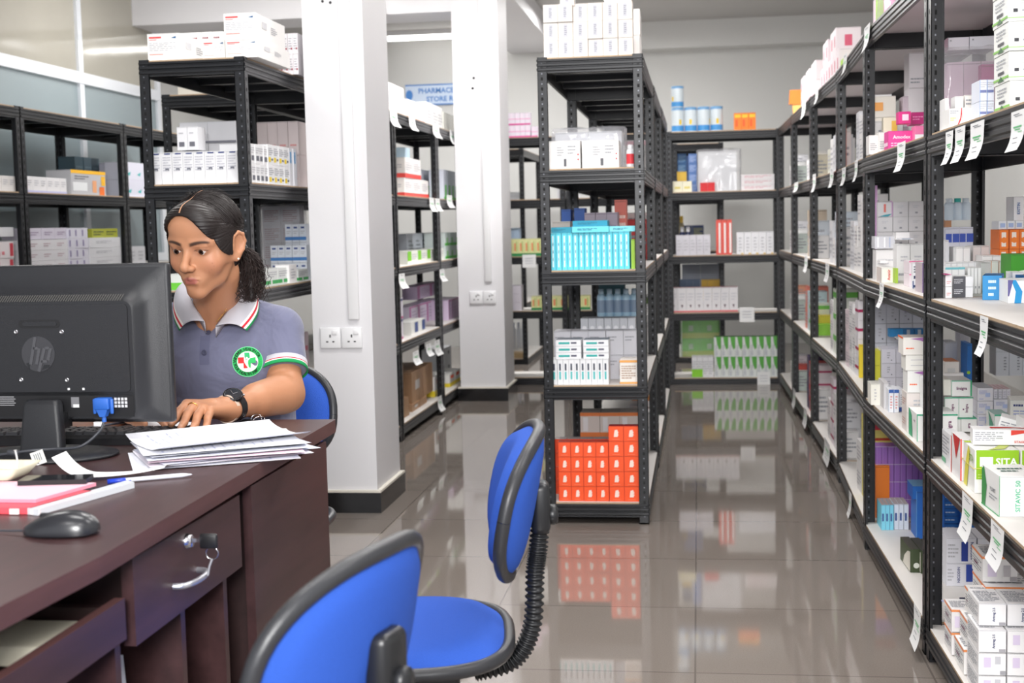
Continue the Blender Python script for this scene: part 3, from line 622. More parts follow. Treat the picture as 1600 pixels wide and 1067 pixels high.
F('medicine_box', 'white box with a bright green foot standing left of the person', 262, 296, 428, LY+.02, .955, 1, 1, .1, (232, 236, 232), [('r', 'F', 0, 0, 1, .45, (110, 204, 60))])
F('medicine_box', 'pale box in the group behind the person on the second shelf', 432, 462, 560, LY+.1, .54, 3, 2, .1, GW, prt())
G('medicine_box', 'pink white box at the aisle edge of the second shelf by the pillar', 466, 484, 520, -1.66, .54, 2, 2, .1, (232, 214, 220), [('r', 'R', .2, .2, .8, .4, (214, 120, 140))])
F('carton', 'grey white carton on the bottom shelf behind the desk', 300, 460, 770, LY+.1, .09, 3, 1, .2, (200, 200, 204))
# ---------------------------------------------------------------- left row between the pillars
LX = -1.668
wr = [('r', 'R', 0, 0, 1, .16, (220, 90, 80)), ('l', 'R', .1, .3, .9, .8, 4, GY), ('r', 'F', 0, 0, 1, .16, (220, 90, 80))]
aa, _ = G('medicine_box', 'red footed white box in the low row on top of the racks between the pillars', 597, 634, 148, LX, 1.80, 5, 1, .12, (240, 236, 234), wr)
G('medicine_box', 'white box with a dark red spot piled on the low row between the pillars', 596, 631, 131, LX-.02, aa+.0, 5, 1, .1, (236, 232, 234), [('c', 'R', .5, .7, .1, (150, 40, 70))])
G('carton', 'long white and red carton on top of the left row between the pillars', 637, 664, 160, LX, 1.80, 2, 1, .14, (242, 238, 236), wr)
G('carton', 'white carton with a blue lid on top of the left row between the pillars', 668, 692, 164, LX, 1.80, 3, 1, .14, (240, 240, 238), [('l', 'R', .1, .2, .9, .7, 4, GY)], top=(60, 110, 170))
G('carton', 'cream carton at the far end on top of the left row', 694, 712, 178, LX, 1.80, 3, 1, .12, (230, 230, 222), top=(90, 130, 170))
rb = [('r', 'R', 0, 0, 1, .22, (222, 70, 62)), ('r', 'F', 0, 0, 1, .22, (222, 70, 62)), ('l', 'R', .1, .35, .9, .8, 4, GY), ('l', 'F', .1, .35, .9, .8, 4, GY)]
a, (ya, yb) = G('carton', 'red hemmed white carton in the lower tier of the pile between the pillars', 633, 670, 280, LX, 1.348, 3, 1, .16, (240, 236, 234), rb)
G('carton', 'red hemmed white carton in the upper tier of the pile between the pillars', 633, 658, 248, LX, a, 2, 1, .16, (240, 236, 234), rb)
G('carton', 'white carton with orange end on the fourth shelf beside the nearer pillar', 600, 619, 274, LX, 1.348, 2, 1, .16, (236, 236, 214), [('r', 'R', .7, 0, 1, 1, (244, 130, 60)), ('l', 'R', .1, .2, .6, .8, 4, GY)])
G('carton', 'plain white carton stacked over the orange ended one', 600, 618, 249, LX, 1.348+.13, 2, 1, .16, (232, 232, 230), rb[2:3])
G('medicine_box', 'grey and green box in the row deep on the fourth shelf between the pillars', 655, 700, 268, LX-.14, 1.348, 5, 1, .1, (200, 204, 216), [('r', 'R', .3, 0, .7, .5, (80, 180, 80))])
G('medicine_box', 'grey and green box at the far end of the fourth shelf', 694, 716, 267, LX, 1.348, 4, 1, .1, (205, 208, 220), [('r', 'R', .3, 0, .7, .5, (80, 190, 60)), ('r', 'R', 0, 0, 1, .1, (80, 190, 60))])
G('bottle_box', 'narrow blue and white box hanging at the top of the fourth shelf', 633, 641, 231, LX, 1.348+.22, 1, 1, .06, (190, 214, 230))
gg = [('r', 'R', 0, .25, .35, 1, (126, 206, 40)), ('l', 'R', .4, .3, .9, .8, 3, GY)]
G('medicine_box', 'white box with a lime green corner on the third shelf between the pillars', 638, 694, 390, LX, .955, 4, 1, .14, (238, 240, 232), gg)
G('medicine_box', 'silver grey box in the row behind the lime green ones', 637, 690, 364, LX-.15, .955, 5, 1, .1, (196, 202, 212), [('l', 'R', .2, .2, .8, .8, 4, (120, 130, 140))])
G('medicine_box', 'white and green box at the far end of the third shelf between the pillars', 696, 718, 363, LX, .955, 3, 2, .14, (222, 232, 230), [('r', 'R', 0, 0, 1, .2, (80, 200, 70)), ('r', 'R', .4, 0, .6, .6, (110, 205, 70))])
G('carton', 'white carton with brown print on the third shelf beside the nearer pillar', 604, 624, 392, LX, .955, 2, 1, .16, (236, 228, 222), [('r', 'R', .2, .3, .6, .7, (222, 196, 170))])
G('carton', 'rose brown carton deep on the third shelf beside the nearer pillar', 606, 622, 352, LX-.16, .955, 2, 2, .1, (180, 140, 140))
pu = [('r', 'R', .02, .05, .2, .95, (190, 110, 170)), ('l', 'R', .3, .2, .9, .8, 4, (190, 170, 200)), ('r', 'R', 0, .92, 1, 1, (200, 130, 180))]
G('medicine_box', 'lilac and white box in the row deep on the second shelf between the pillars', 640, 692, 472, LX-.12, .54, 4, 1, .1, (224, 214, 232), pu)
G('medicine_box', 'lilac and white box piled on the deep row of the second shelf', 652, 690, 443, LX-.12, .54+.165, 2, 1, .1, (210, 190, 220), pu)
G('medicine_box', 'lilac box at the far end of the second shelf between the pillars', 702, 719, 466, LX, .54, 4, 1, .12, (214, 196, 220), pu)
G('carton', 'white carton with a navy end at the front of the second shelf between the pillars', 643, 665, 500, LX, .54, 2, 1, .1, (242, 242, 238), [('r', 'R', .5, .1, .95, .9, (60, 80, 140))])
pw = [('r', 'R', 0, .0, 1, .1, (200, 100, 150)), ('r', 'R', .1, .85, .9, .95, (60, 74, 130)), ('r', 'R', 0, 0, .06, 1, (90, 100, 160))]
G('medicine_box', 'white, pink and navy box on the second shelf beside the nearer pillar', 606, 631, 468, LX, .54, 3, 2, .14, (232, 226, 236), pw)
kb = (176, 138, 104)
kd = [('r', 'R', .48, 0, .52, 1, (160, 120, 88)), ('r', 'R', .15, .4, .35, .7, (206, 200, 196))]
def cardboard(label, u0, u1, vt, X, z, w, dec=kd, col=kb):
    return G('cardboard_box', label, u0, u1, vt, X, z, 1, 1, w, col, dec, 'box')
a, _ = cardboard('brown cardboard box on the bottom shelf beside the nearer pillar, lower one', 609, 639, 628, LX, .09, .26)
cardboard('brown cardboard box with a pale sticker lying on the lower one beside the nearer pillar', 606, 632, 575, LX-.02, a, .24)
a, _ = cardboard('brown cardboard box on the bottom shelf in the middle, lower one', 645, 668, 625, LX, .09, .24)
cardboard('larger brown cardboard box with open flaps on top of the middle one', 644, 677, 574, LX-.01, a, .26)
oy = [('r', 'R', 0, 0, 1, .3, (238, 214, 40)), ('r', 'R', .2, .6, .8, .85, (238, 90, 40)), ('l', 'R', .2, .35, .8, .55, 2, GY), ('r', 'F', 0, 0, 1, .3, (238, 214, 40))]
G('carton', 'white carton with yellow foot and orange mark on the bottom shelf between the pillars', 680, 695, 585, LX, .09, 1, 1, .14, (238, 236, 234), oy)
G('carton', 'white carton with yellow foot and orange mark at the far end of the bottom shelf', 703, 719, 580, LX, .09, 2, 1, .14, (238, 236, 234), oy)
G('carton', 'pale grey carton with dark print at the far end of the bottom shelf', 690, 706, 543, LX-.15, .09, 2, 2, .14, (214, 216, 220), [('r', 'R', .3, .5, .6, .7, DKT)])
# rack back to back with the left row
F('carton', 'cream carton on top of the rack back to back with the left row', 277, 325, 134, 6.05, 1.80, 1, 1, .2, (228, 222, 210))
# ---------------------------------------------------------------- racks along the partition
PX = -3.29
G('medicine_box', 'white box in the row on the fourth shelf along the partition', 40, 105, 277, PX, 1.387, 6, 1, .12, (236, 234, 236), [('l', 'R', .2, .4, .8, .8, 3, GY), ('r', 'R', 0, 0, 1, .12, (190, 190, 226))])
G('medicine_box', 'white box in the row on the fourth shelf at the left edge', -20, 25, 274, PX, 1.387, 4, 1, .12, (226, 222, 220), [('l', 'R', .2, .4, .8, .8, 3, GY)])
G('carton', 'grey carton with a yellow lid and orange picture on the fourth shelf along the partition', 112, 166, 267, PX, 1.387, 1, 1, .14, (190, 190, 194), [('r', 'R', 0, .86, 1, 1, (246, 186, 20)), ('r', 'R', .05, .15, .45, .5, (236, 238, 240)), ('r', 'R', .6, .1, .72, .6, (240, 170, 120)), ('r', 'R', .8, 0, .95, .35, (244, 120, 40)), ('l', 'R', .1, .6, .5, .8, 2, (90, 90, 96)), ('r', 'R', .86, .4, .98, .8, (246, 186, 20))], top=(246, 186, 20))
G('carton', 'dark teal carton behind the yellow lidded one', 120, 158, 246, PX-.16, 1.387, 3, 1, .1, (60, 82, 94), prt((90, 110, 120), 'R'))
G('carton', 'lilac grey carton on the fourth shelf beside the yellow lidded one', 169, 186, 255, PX-.12, 1.387, 2, 1, .1, (200, 200, 216))
G('carton', 'lilac white carton with teal marks on the fourth shelf by the partition post', 196, 228, 254, PX, 1.387, 2, 2, .12, (222, 222, 236), [('p', 'R', [(.2, .3), (.6, .45), (.5, .2)], (60, 180, 180))])
G('carton', 'white carton in the wide stack on the third shelf along the partition', 44, 108, 374, PX, .99, 3, 3, .2, (232, 230, 234), [('l', 'R', .2, .3, .7, .7, 2, (190, 160, 170))])
G('carton', 'white carton with violet print in the stack on the third shelf along the partition', 109, 140, 356, PX, .99, 3, 4, .16, (226, 224, 236), [('r', 'R', .1, .2, .3, .8, (150, 140, 180))])
G('carton', 'long white carton in the right stack on the third shelf along the partition', 141, 190, 371, PX, .99, 1, 3, .2, (232, 232, 236), [('l', 'R', .2, .4, .7, .7, 2, GY)])
G('carton', 'yellow green printed carton on the right stack along the partition', 145, 184, 357, PX-.01, .99+.163, 2, 1, .12, (176, 180, 60), [('l', 'R', .1, .2, .9, .8, 2, (90, 100, 60))])
G('carton', 'lilac printed carton on the wide stack along the partition', 44, 105, 356, PX-.01, .99+.163, 3, 1, .14, (218, 212, 226), [('l', 'R', .2, .3, .8, .7, 2, (160, 140, 170))])
G('carton', 'white carton with red blocks at the left edge on the third shelf', -20, 23, 378, PX, .99, 2, 2, .14, (232, 224, 226), [('r', 'R', .7, .1, .95, .9, (200, 70, 84)), ('r', 'R', .1, .2, .3, .4, (222, 130, 140))])
G('carton', 'white carton piled over the red blocked ones at the left edge', -20, 21, 355, PX-.01, .99+.18, 2, 1, .12, GW)
G('carton', 'white carton on the third shelf behind the front post', 200, 228, 385, PX, .99, 2, 1, .14, GW, [('l', 'R', .2, .2, .8, .8, 3, GY)])
# ---------------------------------------------------------------- right row, second rack (k=1)
ROT1 = RROT
def imig(rot=90, sz=.2, u=.5, v=.5, f='F'):
    return [('t', f, 'Imigra', u, v, sz, (110, 30, 90), rot), ('r', f, 0, .94, 1, 1, (60, 170, 130)), ('r', f, 0, 0, .02, 1, (60, 170, 130))]
# L4
def RB(name, lab, u0, u1, vt, Y, z, nc, nr, d, col, dec=(), nb=1, top=None, skip=None, cat='box'):
    return F(name, lab, u0, u1, vt, Y, z, nc, nr, d, col, dec, nb, cat, top, skip)
sv = [('l', 'F', .15, .2, .85, .6, 4, TXT)]
RB('medicine_box', 'magenta box with white lettering, lower one on the fourth shelf of the second right rack', 1388, 1430, 204, 4.42, 1.377, 1, 1, .10, (226, 60, 150), [('t', 'F', 'Amodex', .5, .65, .26, (250, 230, 242), 0), ('l', 'F', .1, .15, .9, .4, 2, (250, 200, 226)), ('r', 'L', .1, .2, .9, .4, (250, 210, 230))])
RB('medicine_box', 'magenta box with a pale square, upper one of the pair', 1404, 1424, 174, 4.47, 1.377+.083, 1, 1, .06, (222, 34, 134), [('r', 'F', .3, .25, .8, .75, (244, 230, 240)), ('r', 'R', .1, .3, .9, .7, (240, 120, 180))])
RB('medicine_box', 'dark magenta box lying right of the pale squared one', 1424, 1444, 175, 4.52, 1.377+.083, 1, 1, .1, (196, 28, 124), [('l', 'F', .1, .3, .9, .7, 2, (240, 150, 200))])
RB('medicine_box', 'pink box and white label at the post, fourth shelf of the second right rack', 1430, 1446, 196, 4.36, 1.377, 1, 1, .08, (236, 120, 170), [('r', 'F', 0, 0, 1, .6, (240, 240, 240))])
RB('medicine_box', 'white box with small print at the far left of the fourth shelf, second right rack', 1358, 1373, 211, 4.72, 1.377, 1, 1, .09, (236, 232, 230), sv)
RB('medicine_box', 'white box with small print beside the magenta box', 1373, 1388, 206, 4.70, 1.377, 1, 1, .1, (236, 234, 230), sv)
RB('medicine_box', 'white and yellow box behind the magenta boxes', 1380, 1402, 183, 4.81, 1.377, 1, 2, .04, (232, 222, 200), [('r', 'F', .6, .2, 1, .8, (240, 190, 80))])
RB('carton', 'tall white carton in the column at the back of the fourth shelf, second right rack', 1420, 1446, 82, 5.02, 1.377, 1, 3, .12, (232, 226, 230), [('l', 'F', .1, .1, .9, .3, 2, TXT)])
RB('carton', 'narrow mauve white carton beside the tall white column', 1411, 1421, 150, 5.04, 1.377, 1, 2, .1, (206, 190, 200))
# L3
sqr = [('r', 'F', .42, .18, .58, .3, (170, 170, 178)), ('l', 'F', .3, .55, .7, .75, 2, (205, 205, 212))]
sq2 = [('r', 'F', .42, .3, .56, .85, (232, 120, 110)), ('p', 'F', [(.1, .02), (.7, .02), (.95, .2), (.5, .14)], (40, 160, 180)), ('r', 'F', .92, 0, 1, 1, (214, 170, 214))]
def wall_of(u0, u1, vt, Y, z, nc, nr, d, lab, kinds, nb=1):
    for nm, c, dec, sk in kinds: RB('carton', lab+nm, u0, u1, vt, Y, z, nc, nr, d, c, dec, skip=sk)
wall_of(1371, 1444, 315, 4.97, .955, 3, 5, .16, 'white square carton at the back of the third shelf, second right rack', [('', (228, 226, 229), sqr, lambda i, k, j: (i, k) == (0, 4)), (', red stroked', (228, 226, 229), sq2, lambda i, k, j: (i, k) != (0, 4))])
RB('carton', 'narrow white and mauve carton at the left of the square cartons', 1362, 1371, 290, 5.0, .955, 1, 4, .1, (232, 222, 232), [('r', 'F', .6, 0, 1, 1, (206, 160, 206))])
lab = 'white carton with silver windows on the third shelf, left behind the front boxes'
RB('carton', lab, 1369, 1399, 390, 4.71, .955, 1, 1, .1, (232, 230, 230), [('c', 'F', .2, .35, .05, TXT), ('c', 'F', .5, .35, .05, TXT), ('c', 'F', .8, .35, .05, TXT), ('l', 'F', .1, .5, .9, .7, 2, GY)])
RB('carton', 'white carton with shiny strips lying on the silver windowed one', 1367, 1399, 369, 4.71, .955+.105, 1, 1, .1, (214, 214, 220), [('r', 'F', .12, .1, .2, .9, (250, 250, 252)), ('r', 'F', .45, .1, .52, .9, (250, 250, 252)), ('r', 'F', .7, .1, .76, .9, (180, 190, 215))])
RB('carton', 'white carton in the middle of the third shelf behind the tilted boxes', 1401, 1444, 381, 4.62, .955, 2, 1, .1, (234, 233, 232), [('l', 'F', .15, .1, .85, .25, 1, TXT), ('l', 'F', .3, .5, .8, .7, 2, GY)])
RB('medicine_box', 'flat white box on the middle carton of the third shelf', 1400, 1422, 363, 4.66, .955+.135, 1, 1, .08, W)
RB('medicine_box', 'flat white box with a blue line next to the post, third shelf', 1405, 1428, 372, 4.60, .955+.135, 1, 1, .08, (238, 238, 242), [('r', 'F', .2, .3, .8, .6, (120, 140, 170))])
RB('medicine_box', 'white box with a red vertical name at the front of the third shelf', 1377, 1399, 418, 4.50, .955, 1, 1, .11, (240, 236, 234), [('t', 'F', 'Avenir', .55, .5, .26, (220, 60, 60), 90), ('r', 'L', 0, 0, 1, 1, (226, 214, 208))])
RB('medicine_box', 'small white box lying on the red named one', 1375, 1388, 411, 4.56, .955+.069, 1, 1, .08, W)
RB('medicine_box', 'lime green and white box standing behind the dark printed one', 1399, 1404, 419, 4.44, .955, 1, 1, .12, (160, 196, 50))
BX('medicine_box', 'white box with dark blue print leaning at the front of the third shelf', .622, 4.10, .955, .032, .1, .075, (236, 236, 240), [('l', 'F', .1, .6, .9, .9, 3, DKT), ('r', 'F', .1, .38, .9, .5, (50, 50, 90)), ('r', 'F', .1, .04, .9, .14, (50, 60, 100)), ('r', 'F', .0, 0, .1, .3, (40, 70, 130))], rot=-6)
BX('medicine_box', 'tall white box with a violet edge next to the front post on the third shelf', .612, 3.86, .955, .05, .12, .083, (240, 239, 242), [('r', 'F', .0, 0, .06, 1, (130, 100, 160)), ('t', 'F', 'Cardace', .6, .5, .16, (90, 90, 120), 90), ('r', 'L', 0, 0, 1, 1, (196, 182, 188))])
RB('medicine_box', 'white and pink carton on top of the violet edged box', 1421, 1444, 408, 4.2, .955, 1, 2, .12, (232, 220, 226), [('r', 'F', 0, .9, 1, 1, (226, 120, 160))])
# L2
RB('medicine_box', 'small cream white box alone on the empty part of the second shelf', 1361, 1379, 600, 4.62, .54, 1, 1, .1, (238, 236, 226), [('l', 'F', .3, .2, .5, .8, 4, GY)], top=(190, 188, 182))
t3 = [('r', 'F', .0, .85, 1, 1, (40, 90, 170)), ('l', 'F', .3, .15, .7, .75, 5, (220, 120, 110)), ('r', 'F', 0, 0, .05, 1, (180, 200, 230))]
RB('medicine_box', 'slim white and blue box in the trio on the second shelf, second right rack', 1389, 1405, 609, 4.44, .54, 2, 1, .12, (236, 238, 244), t3)
RB('medicine_box', 'slim white box with a blue foot at the right of the trio', 1405, 1413, 609, 4.46, .54, 1, 1, .11, (236, 238, 244), [('r', 'F', 0, 0, 1, .2, (40, 80, 160)), ('l', 'F', .3, .3, .7, .8, 5, TXT)])
RB('medicine_box', 'clear fronted grey box left of the slim white and blue boxes', 1381, 1389, 598, 4.52, .54, 1, 1, .14, (206, 204, 206))
tl = [('p', 'F', [(.55, .3), (1, 0), (1, .95), (.8, .5)], (20, 160, 150)), ('p', 'F', [(.2, .9), (.6, .98), (.6, .7), (.5, .8)], (170, 110, 180)), ('l', 'F', .08, .3, .4, .45, 1, ORG)]
z = BX('medicine_box', 'white green edged Imigra box at the bottom of the tall pile beside the front post', .598, 3.86, .54, .11, .16, .077, (240, 240, 238), imig(90, .2, .8, .5)+[('p', 'L', [(.1, 0), (.5, 0), (.42, .8), (.2, 1), (.1, 1)], (60, 170, 120)), ('t', 'L', 'Imigra', .75, .7, .13, (110, 30, 90), 0)])
z2 = BX('medicine_box', 'plain white box in the middle of the tall pile beside the front post', .595, 4.03, .54, .1, .1, .058, (226, 218, 214), [('l', 'F', .2, .3, .8, .7, 2, GY), ('l', 'L', .2, .3, .8, .7, 3, (200, 160, 150))], n=2)
z2 = BX('medicine_box', 'white box with a teal wedge lying in the tall pile', .597, 4.03, z2, .09, .09, .065, (238, 238, 236), tl)
z2 = BX('medicine_box', 'white box with grey frame above the teal wedged one', .592, 4.03, z2, .1, .09, .045, (238, 236, 230), [('r', 'F', .15, .3, .95, .34, GY), ('r', 'F', .15, .66, .95, .7, GY)])
BX('medicine_box', 'white box with violet and teal wedges topmost of the tall pile', .585, 4.03, z2, .1, .1, .052, (240, 236, 230), tl+[('r', 'L', 0, .9, 1, 1, ORG)], top=(176, 170, 166))
BX('medicine_box', 'white box with green side standing beside the teal wedged one', .632, 3.93, .54+.077, .04, .1, .09, (238, 240, 240), [('p', 'F', [(0, 0), (1, 0), (1, .4), (.4, .1)], (60, 170, 110)), ('t', 'F', 'Imigra', .5, .6, .16, (110, 30, 90), -12)])
gr5 = [('l', 'F', .4, .3, .6, .8, 3, TXT), ('c', 'F', .7, .2, .04, DKT)]
RB('carton', 'pale lilac carton in the wall at the back of the second shelf, second right rack', 1377, 1446, 545, 4.98, .54, 3, 3, .12, (220, 218, 228), gr5)
RB('carton', 'white carton in the short row on the lilac wall of the second shelf', 1404, 1446, 529, 4.98, .54+.185, 3, 1, .1, (236, 234, 234))
RB('carton', 'bright blue carton behind the white row, second shelf', 1390, 1412, 514, 5.12, .54+.185, 1, 1, .06, (30, 140, 205))
RB('carton', 'blue and silver carton behind the white row, second shelf', 1412, 1446, 514, 5.12, .54+.185, 2, 1, .06, (40, 120, 180), [('r', 'F', .3, .1, .6, .9, (190, 200, 210))])
RB('carton', 'grey lilac carton in the high stack at the very back of the second shelf', 1365, 1446, 475, 5.3, .54, 4, 4, .1, (196, 198, 208), gr5)
RB('ribbon_box', 'violet carton in the high stack at the very back', 1414, 1424, 487, 5.27, .54+.27, 1, 1, .02, (90, 50, 150))
RB('carton', 'lime and yellow carton behind the post of the second right rack', 1362, 1376, 548, 5.0, .54+.04, 1, 2, .1, (214, 210, 50))
# L1 bottom
pur = [('r', 'F', .0, 0, .08, 1, (140, 92, 176)), ('r', 'F', .2, 0, .26, .98, (188, 146, 216)), ('r', 'F', 0, .97, 1, 1, (222, 206, 232))]
RB('medicine_box', 'purple box in the three tall rows at the back of the bottom shelf', 1368, 1474, 698, 4.95, .09, 11, 4, .1, (164, 112, 200), pur)
RB('carton', 'bright red carton lying on the purple rows', 1367, 1402, 670, 4.98, .09+.31, 1, 1, .1, (226, 36, 72))
RB('carton', 'pale pink carton on the purple rows', 1403, 1440, 684, 4.98, .09+.31, 2, 1, .1, (220, 200, 214))
lb = [('r', 'F', .2, .35, .6, .65, (60, 90, 150)), ('r', 'F', 0, 0, .08, 1, (120, 170, 200))]
RB('medicine_box', 'light blue slim box standing before the purple rows', 1377, 1397, 789, 4.73, .09, 3, 1, .12, (130, 214, 236), lb, top=(170, 160, 160))
RB('medicine_box', 'white slim box with blue dots standing before the purple rows', 1397, 1420, 788, 4.74, .09, 3, 1, .12, (232, 238, 246), lb[:1], top=(180, 170, 170))
RB('carton', 'blue carton near the post before the purple rows', 1432, 1476, 768, 4.60, .09, 3, 1, .12, (24, 100, 190), [('r', 'F', 0, 0, .04, 1, (120, 180, 230))])
RB('carton', 'blue lid carton lying on the blue cartons near the post', 1426, 1470, 760, 4.60, .09+.135, 1, 1, .12, (20, 104, 196), top=(120, 170, 210))
kh = [('p', 'F', [(.3, 1), (1, 1), (1, 0), (.3, 0)], (56, 70, 40)), ('c', 'F', .65, .3, .12, (220, 224, 214)), ('p', 'L', [(.30, .05), (1, .05), (1, .9), (.75, .8), (.45, .45)], (222, 218, 206))]
for i in range(3):
    BX('medicine_box', 'dark olive box on the empty front of the bottom shelf, %s of the three' % ('left', 'middle', 'right')[i], .626+i*.029, 4.16-.012*i, .09, .028, .17, .072, (62, 76, 46), kh, rot=2, top=(60, 58, 46))
# ---------------------------------------------------------------- nearest right rack
# bottom shelf
nb_ = [('t', 'F', 'Antreg 2.5', .55, .5, .15, (50, 60, 110), 90), ('r', 'F', .74, .02, .97, .15, (170, 168, 174)), ('l', 'T', .1, .15, .9, .85, 7, TXT), ('l', 'L', .1, .2, .9, .85, 6, TXT), ('r', 'F', 0, .97, 1, 1, (214, 214, 220))]
ro = [('r', 'F', 0, .9, 1, 1, (240, 150, 90)), ('r', 'L', 0, .88, 1, .98, (244, 150, 100)), ('l', 'L', .1, .2, .9, .75, 5, TXT), ('t', 'L', 'rosuvast', .4, .5, .2, (120, 40, 90), 0), ('r', 'F', .15, .2, .4, .7, (226, 214, 236)), ('r', 'F', .6, .2, .8, .65, (200, 196, 200)), ('r', 'F', .78, .02, .98, .2, (176, 172, 176)), ('l', 'T', .1, .2, .9, .8, 5, TXT)]
st2 = [('r', 'F', .2, .35, .45, .8, (220, 206, 232)), ('r', 'F', .6, .5, .8, .85, (200, 200, 206)), ('r', 'F', .78, .02, .98, .2, (160, 160, 166)), ('l', 'L', .1, .2, .9, .85, 6, TXT), ('l', 'T', .1, .15, .9, .85, 6, TXT)]
y0 = 3.06
for k in range(4):
    for i in range(3):
        o = BX('medicine_box', 'white box with %s in the front pile, lower right corner, %s tier' % (('dark blue lettering' if (k == 3 or (k == 2 and i == 0)) else 'violet stamp'), ('lowest', 'second', 'third', 'top')[k]), .608+.062*i+(.006 if k == 3 else 0), y0+(.03 if k == 3 else .0), .092+.052*k, .060, .13, .050, (243, 242, 243), nb_ if (k == 3 or (k == 2 and i == 0)) else st2)
zz = .092
for k in range(3): BX('medicine_box', 'white box with an orange edge on the aisle side behind the front pile, %s one' % ('lowest', 'middle', 'upper')[k], .606+.012*k, 3.215, zz+k*.062, .056, .12, .060, (243, 241, 239), ro)
for k in range(2): BX('medicine_box', 'white box with an orange edge at the back of the pile, %s one' % ('lower', 'upper')[k], .604, 3.36, zz+k*.058, .05, .1, .056, (240, 238, 238), ro)
BX('medicine_box', 'white box with orange bands topmost on the pile of the bottom shelf', .672, 3.34, .092+.19, .082, .13, .062, (244, 243, 242), ro)
BX('medicine_box', 'white box under the orange banded one', .672, 3.30, .092+.126, .14, .16, .062, (242, 241, 240), ro)
BX('medicine_box', 'white box on the shelf supporting the pile behind the front boxes', .672, 3.30, .092, .14, .16, .062, (242, 241, 240), ro, n=2)
nv = [('t', 'T', 'nezipam', .4, .5, .5, (180, 186, 220), 0), ('r', 'F', .1, .2, .9, .8, (60, 60, 100))]
for i in range(3): BX('medicine_box', 'navy blue box in the low row before the white and blue boxes', .662+.035*i, 3.50, .092, .034, .08, .085, (44, 46, 84), nv)
for i in range(3): BX('medicine_box', 'navy blue box lying at the right, behind the orange banded box', .82+.05*i, 3.50, .092, .048, .09, .14, (40, 42, 82), nv)
ni = [('r', 'F', .5, .08, .72, .85, (36, 60, 150)), ('t', 'F', 'NICODIN', .86, .5, .16, (90, 96, 140), 90), ('l', 'F', .06, .2, .4, .8, 4, GY), ('r', 'T', .55, .1, .8, .5, (70, 90, 160))]
ni2 = [('r', 'F', .66, .2, .88, .95, (46, 74, 170)), ('t', 'F', 'NICODIN', .42, .5, .16, (100, 104, 150), 90), ('l', 'F', .05, .2, .25, .8, 4, GY)]
for i in range(2):
    BX('medicine_box', 'white Nicodin box with a blue figure, lower tier, %s' % ('left', 'right')[i], .705+.088*i, 4.01, .09, .085, .14, .068, (236, 236, 244), ni2)
    BX('medicine_box', 'white Nicodin box with a blue figure, upper tier, %s' % ('left', 'right')[i], .705+.088*i, 4.01, .09+.068, .085, .14, .075, (236, 236, 244), ni)
BX('medicine_box', 'white Nicodin box with a blue figure standing alone at the right', .885, 4.02, .09, .09, .14, .075, (230, 232, 244), ni)
bs = [('l', 'F', .05, .35, .95, .7, 1, (210, 232, 248)), ('r', 'F', 0, 0, 1, .06, (10, 70, 140))]
RB('medicine_box', 'blue flat box in the high pile at the back of the bottom shelf', 1476, 1500, 724, 4.72, .09, 1, 9, .14, (20, 112, 196), bs)
RB('medicine_box', 'blue flat box in the lower pile at the back of the bottom shelf', 1500, 1538, 764, 4.70, .09, 2, 5, .14, (18, 106, 190), bs)
RB('carton', 'grey lilac carton at the back right of the bottom shelf', 1538, 1600, 790, 4.72, .09, 2, 2, .1, (204, 206, 216))
# second shelf of the nearest rack
si = [('r', 'F', .04, .32, 1, 1, (150, 200, 20)), ('r', 'F', .12, .62, .42, .84, (236, 238, 240)), ('t', 'F', 'SITA', .72, .72, .24, (250, 252, 246), 0), ('l', 'F', .08, .34, .45, .46, 2, (200, 226, 120)), ('r', 'F', .5, .55, .95, .56, (240, 250, 220)), ('p', 'L', [(.05, 0), (.35, 0), (.6, .9), (.45, 1), (.2, .5)], (226, 220, 80)), ('t', 'L', 'SITA', .72, .75, .22, (120, 160, 40), 0), ('r', 'T', 0, .85, 1, 1, (190, 214, 60)), ('p', 'T', [(.3, 0), (.7, .1), (1, .6), (.8, .7), (.5, .2)], (200, 214, 90))]
BX('medicine_box', 'white and lime green SITA box at the front of the second shelf, left one', .612, 3.135, .54, .096, .13, .098, (242, 243, 238), si)
BX('medicine_box', 'white and lime green SITA box at the front of the second shelf, right one', .710, 3.130, .54, .096, .13, .098, (242, 243, 238), si)
# the elastic band round the SITA boxes
t = MB(); zz = .54+.058; bx0, bx1, by0, by1 = .608, .809, 3.126, 3.266
t.tube([(bx0, by0, zz), (bx1, by0, zz), (bx1, by1, zz), (bx0, by1, zz), (bx0, by0, zz)], .0009, C((226, 214, 110)), 5); tag(t.build('rubber_band'), 'thin yellow elastic band round the two SITA boxes', 'rubber band')
sv5 = [('t', 'F', 'SITAVIC 50', .45, .5, .16, (100, 190, 150), 90), ('r', 'F', 0, 0, .015, 1, (60, 160, 100)), ('r', 'F', .75, .3, .93, .6, (222, 222, 224)), ('p', 'L', [(.02, 0), (.2, 0), (.3, .55), (.14, 1), (.02, .9)], (60, 150, 80)), ('t', 'L', 'VILDMET', .65, .55, .13, (130, 134, 140), 0), ('l', 'L', .45, .3, .9, .45, 2, TXT), ('l', 'T', .2, .3, .8, .7, 2, (90, 120, 110)), ('r', 'L', 0, 0, 1, .03, (70, 170, 110))]
BX('medicine_box', 'white SITAVIC 50 box with green wave at the shelf front, left one', .613, 2.885, .54, .085, .14, .086, (243, 243, 241), sv5, rot=3)
BX('medicine_box', 'white SITAVIC 50 box with green wave at the shelf front, right one', .702, 2.885, .54, .085, .14, .086, (243, 243, 241), sv5, rot=2)
rd = [('p', 'L', [(.2, 1), (.95, 1), (.55, .45)], (200, 44, 44)), ('r', 'L', 0, 0, .06, .9, (236, 80, 60)), ('r', 'F', 0, 0, .1, 1, (224, 60, 50))]
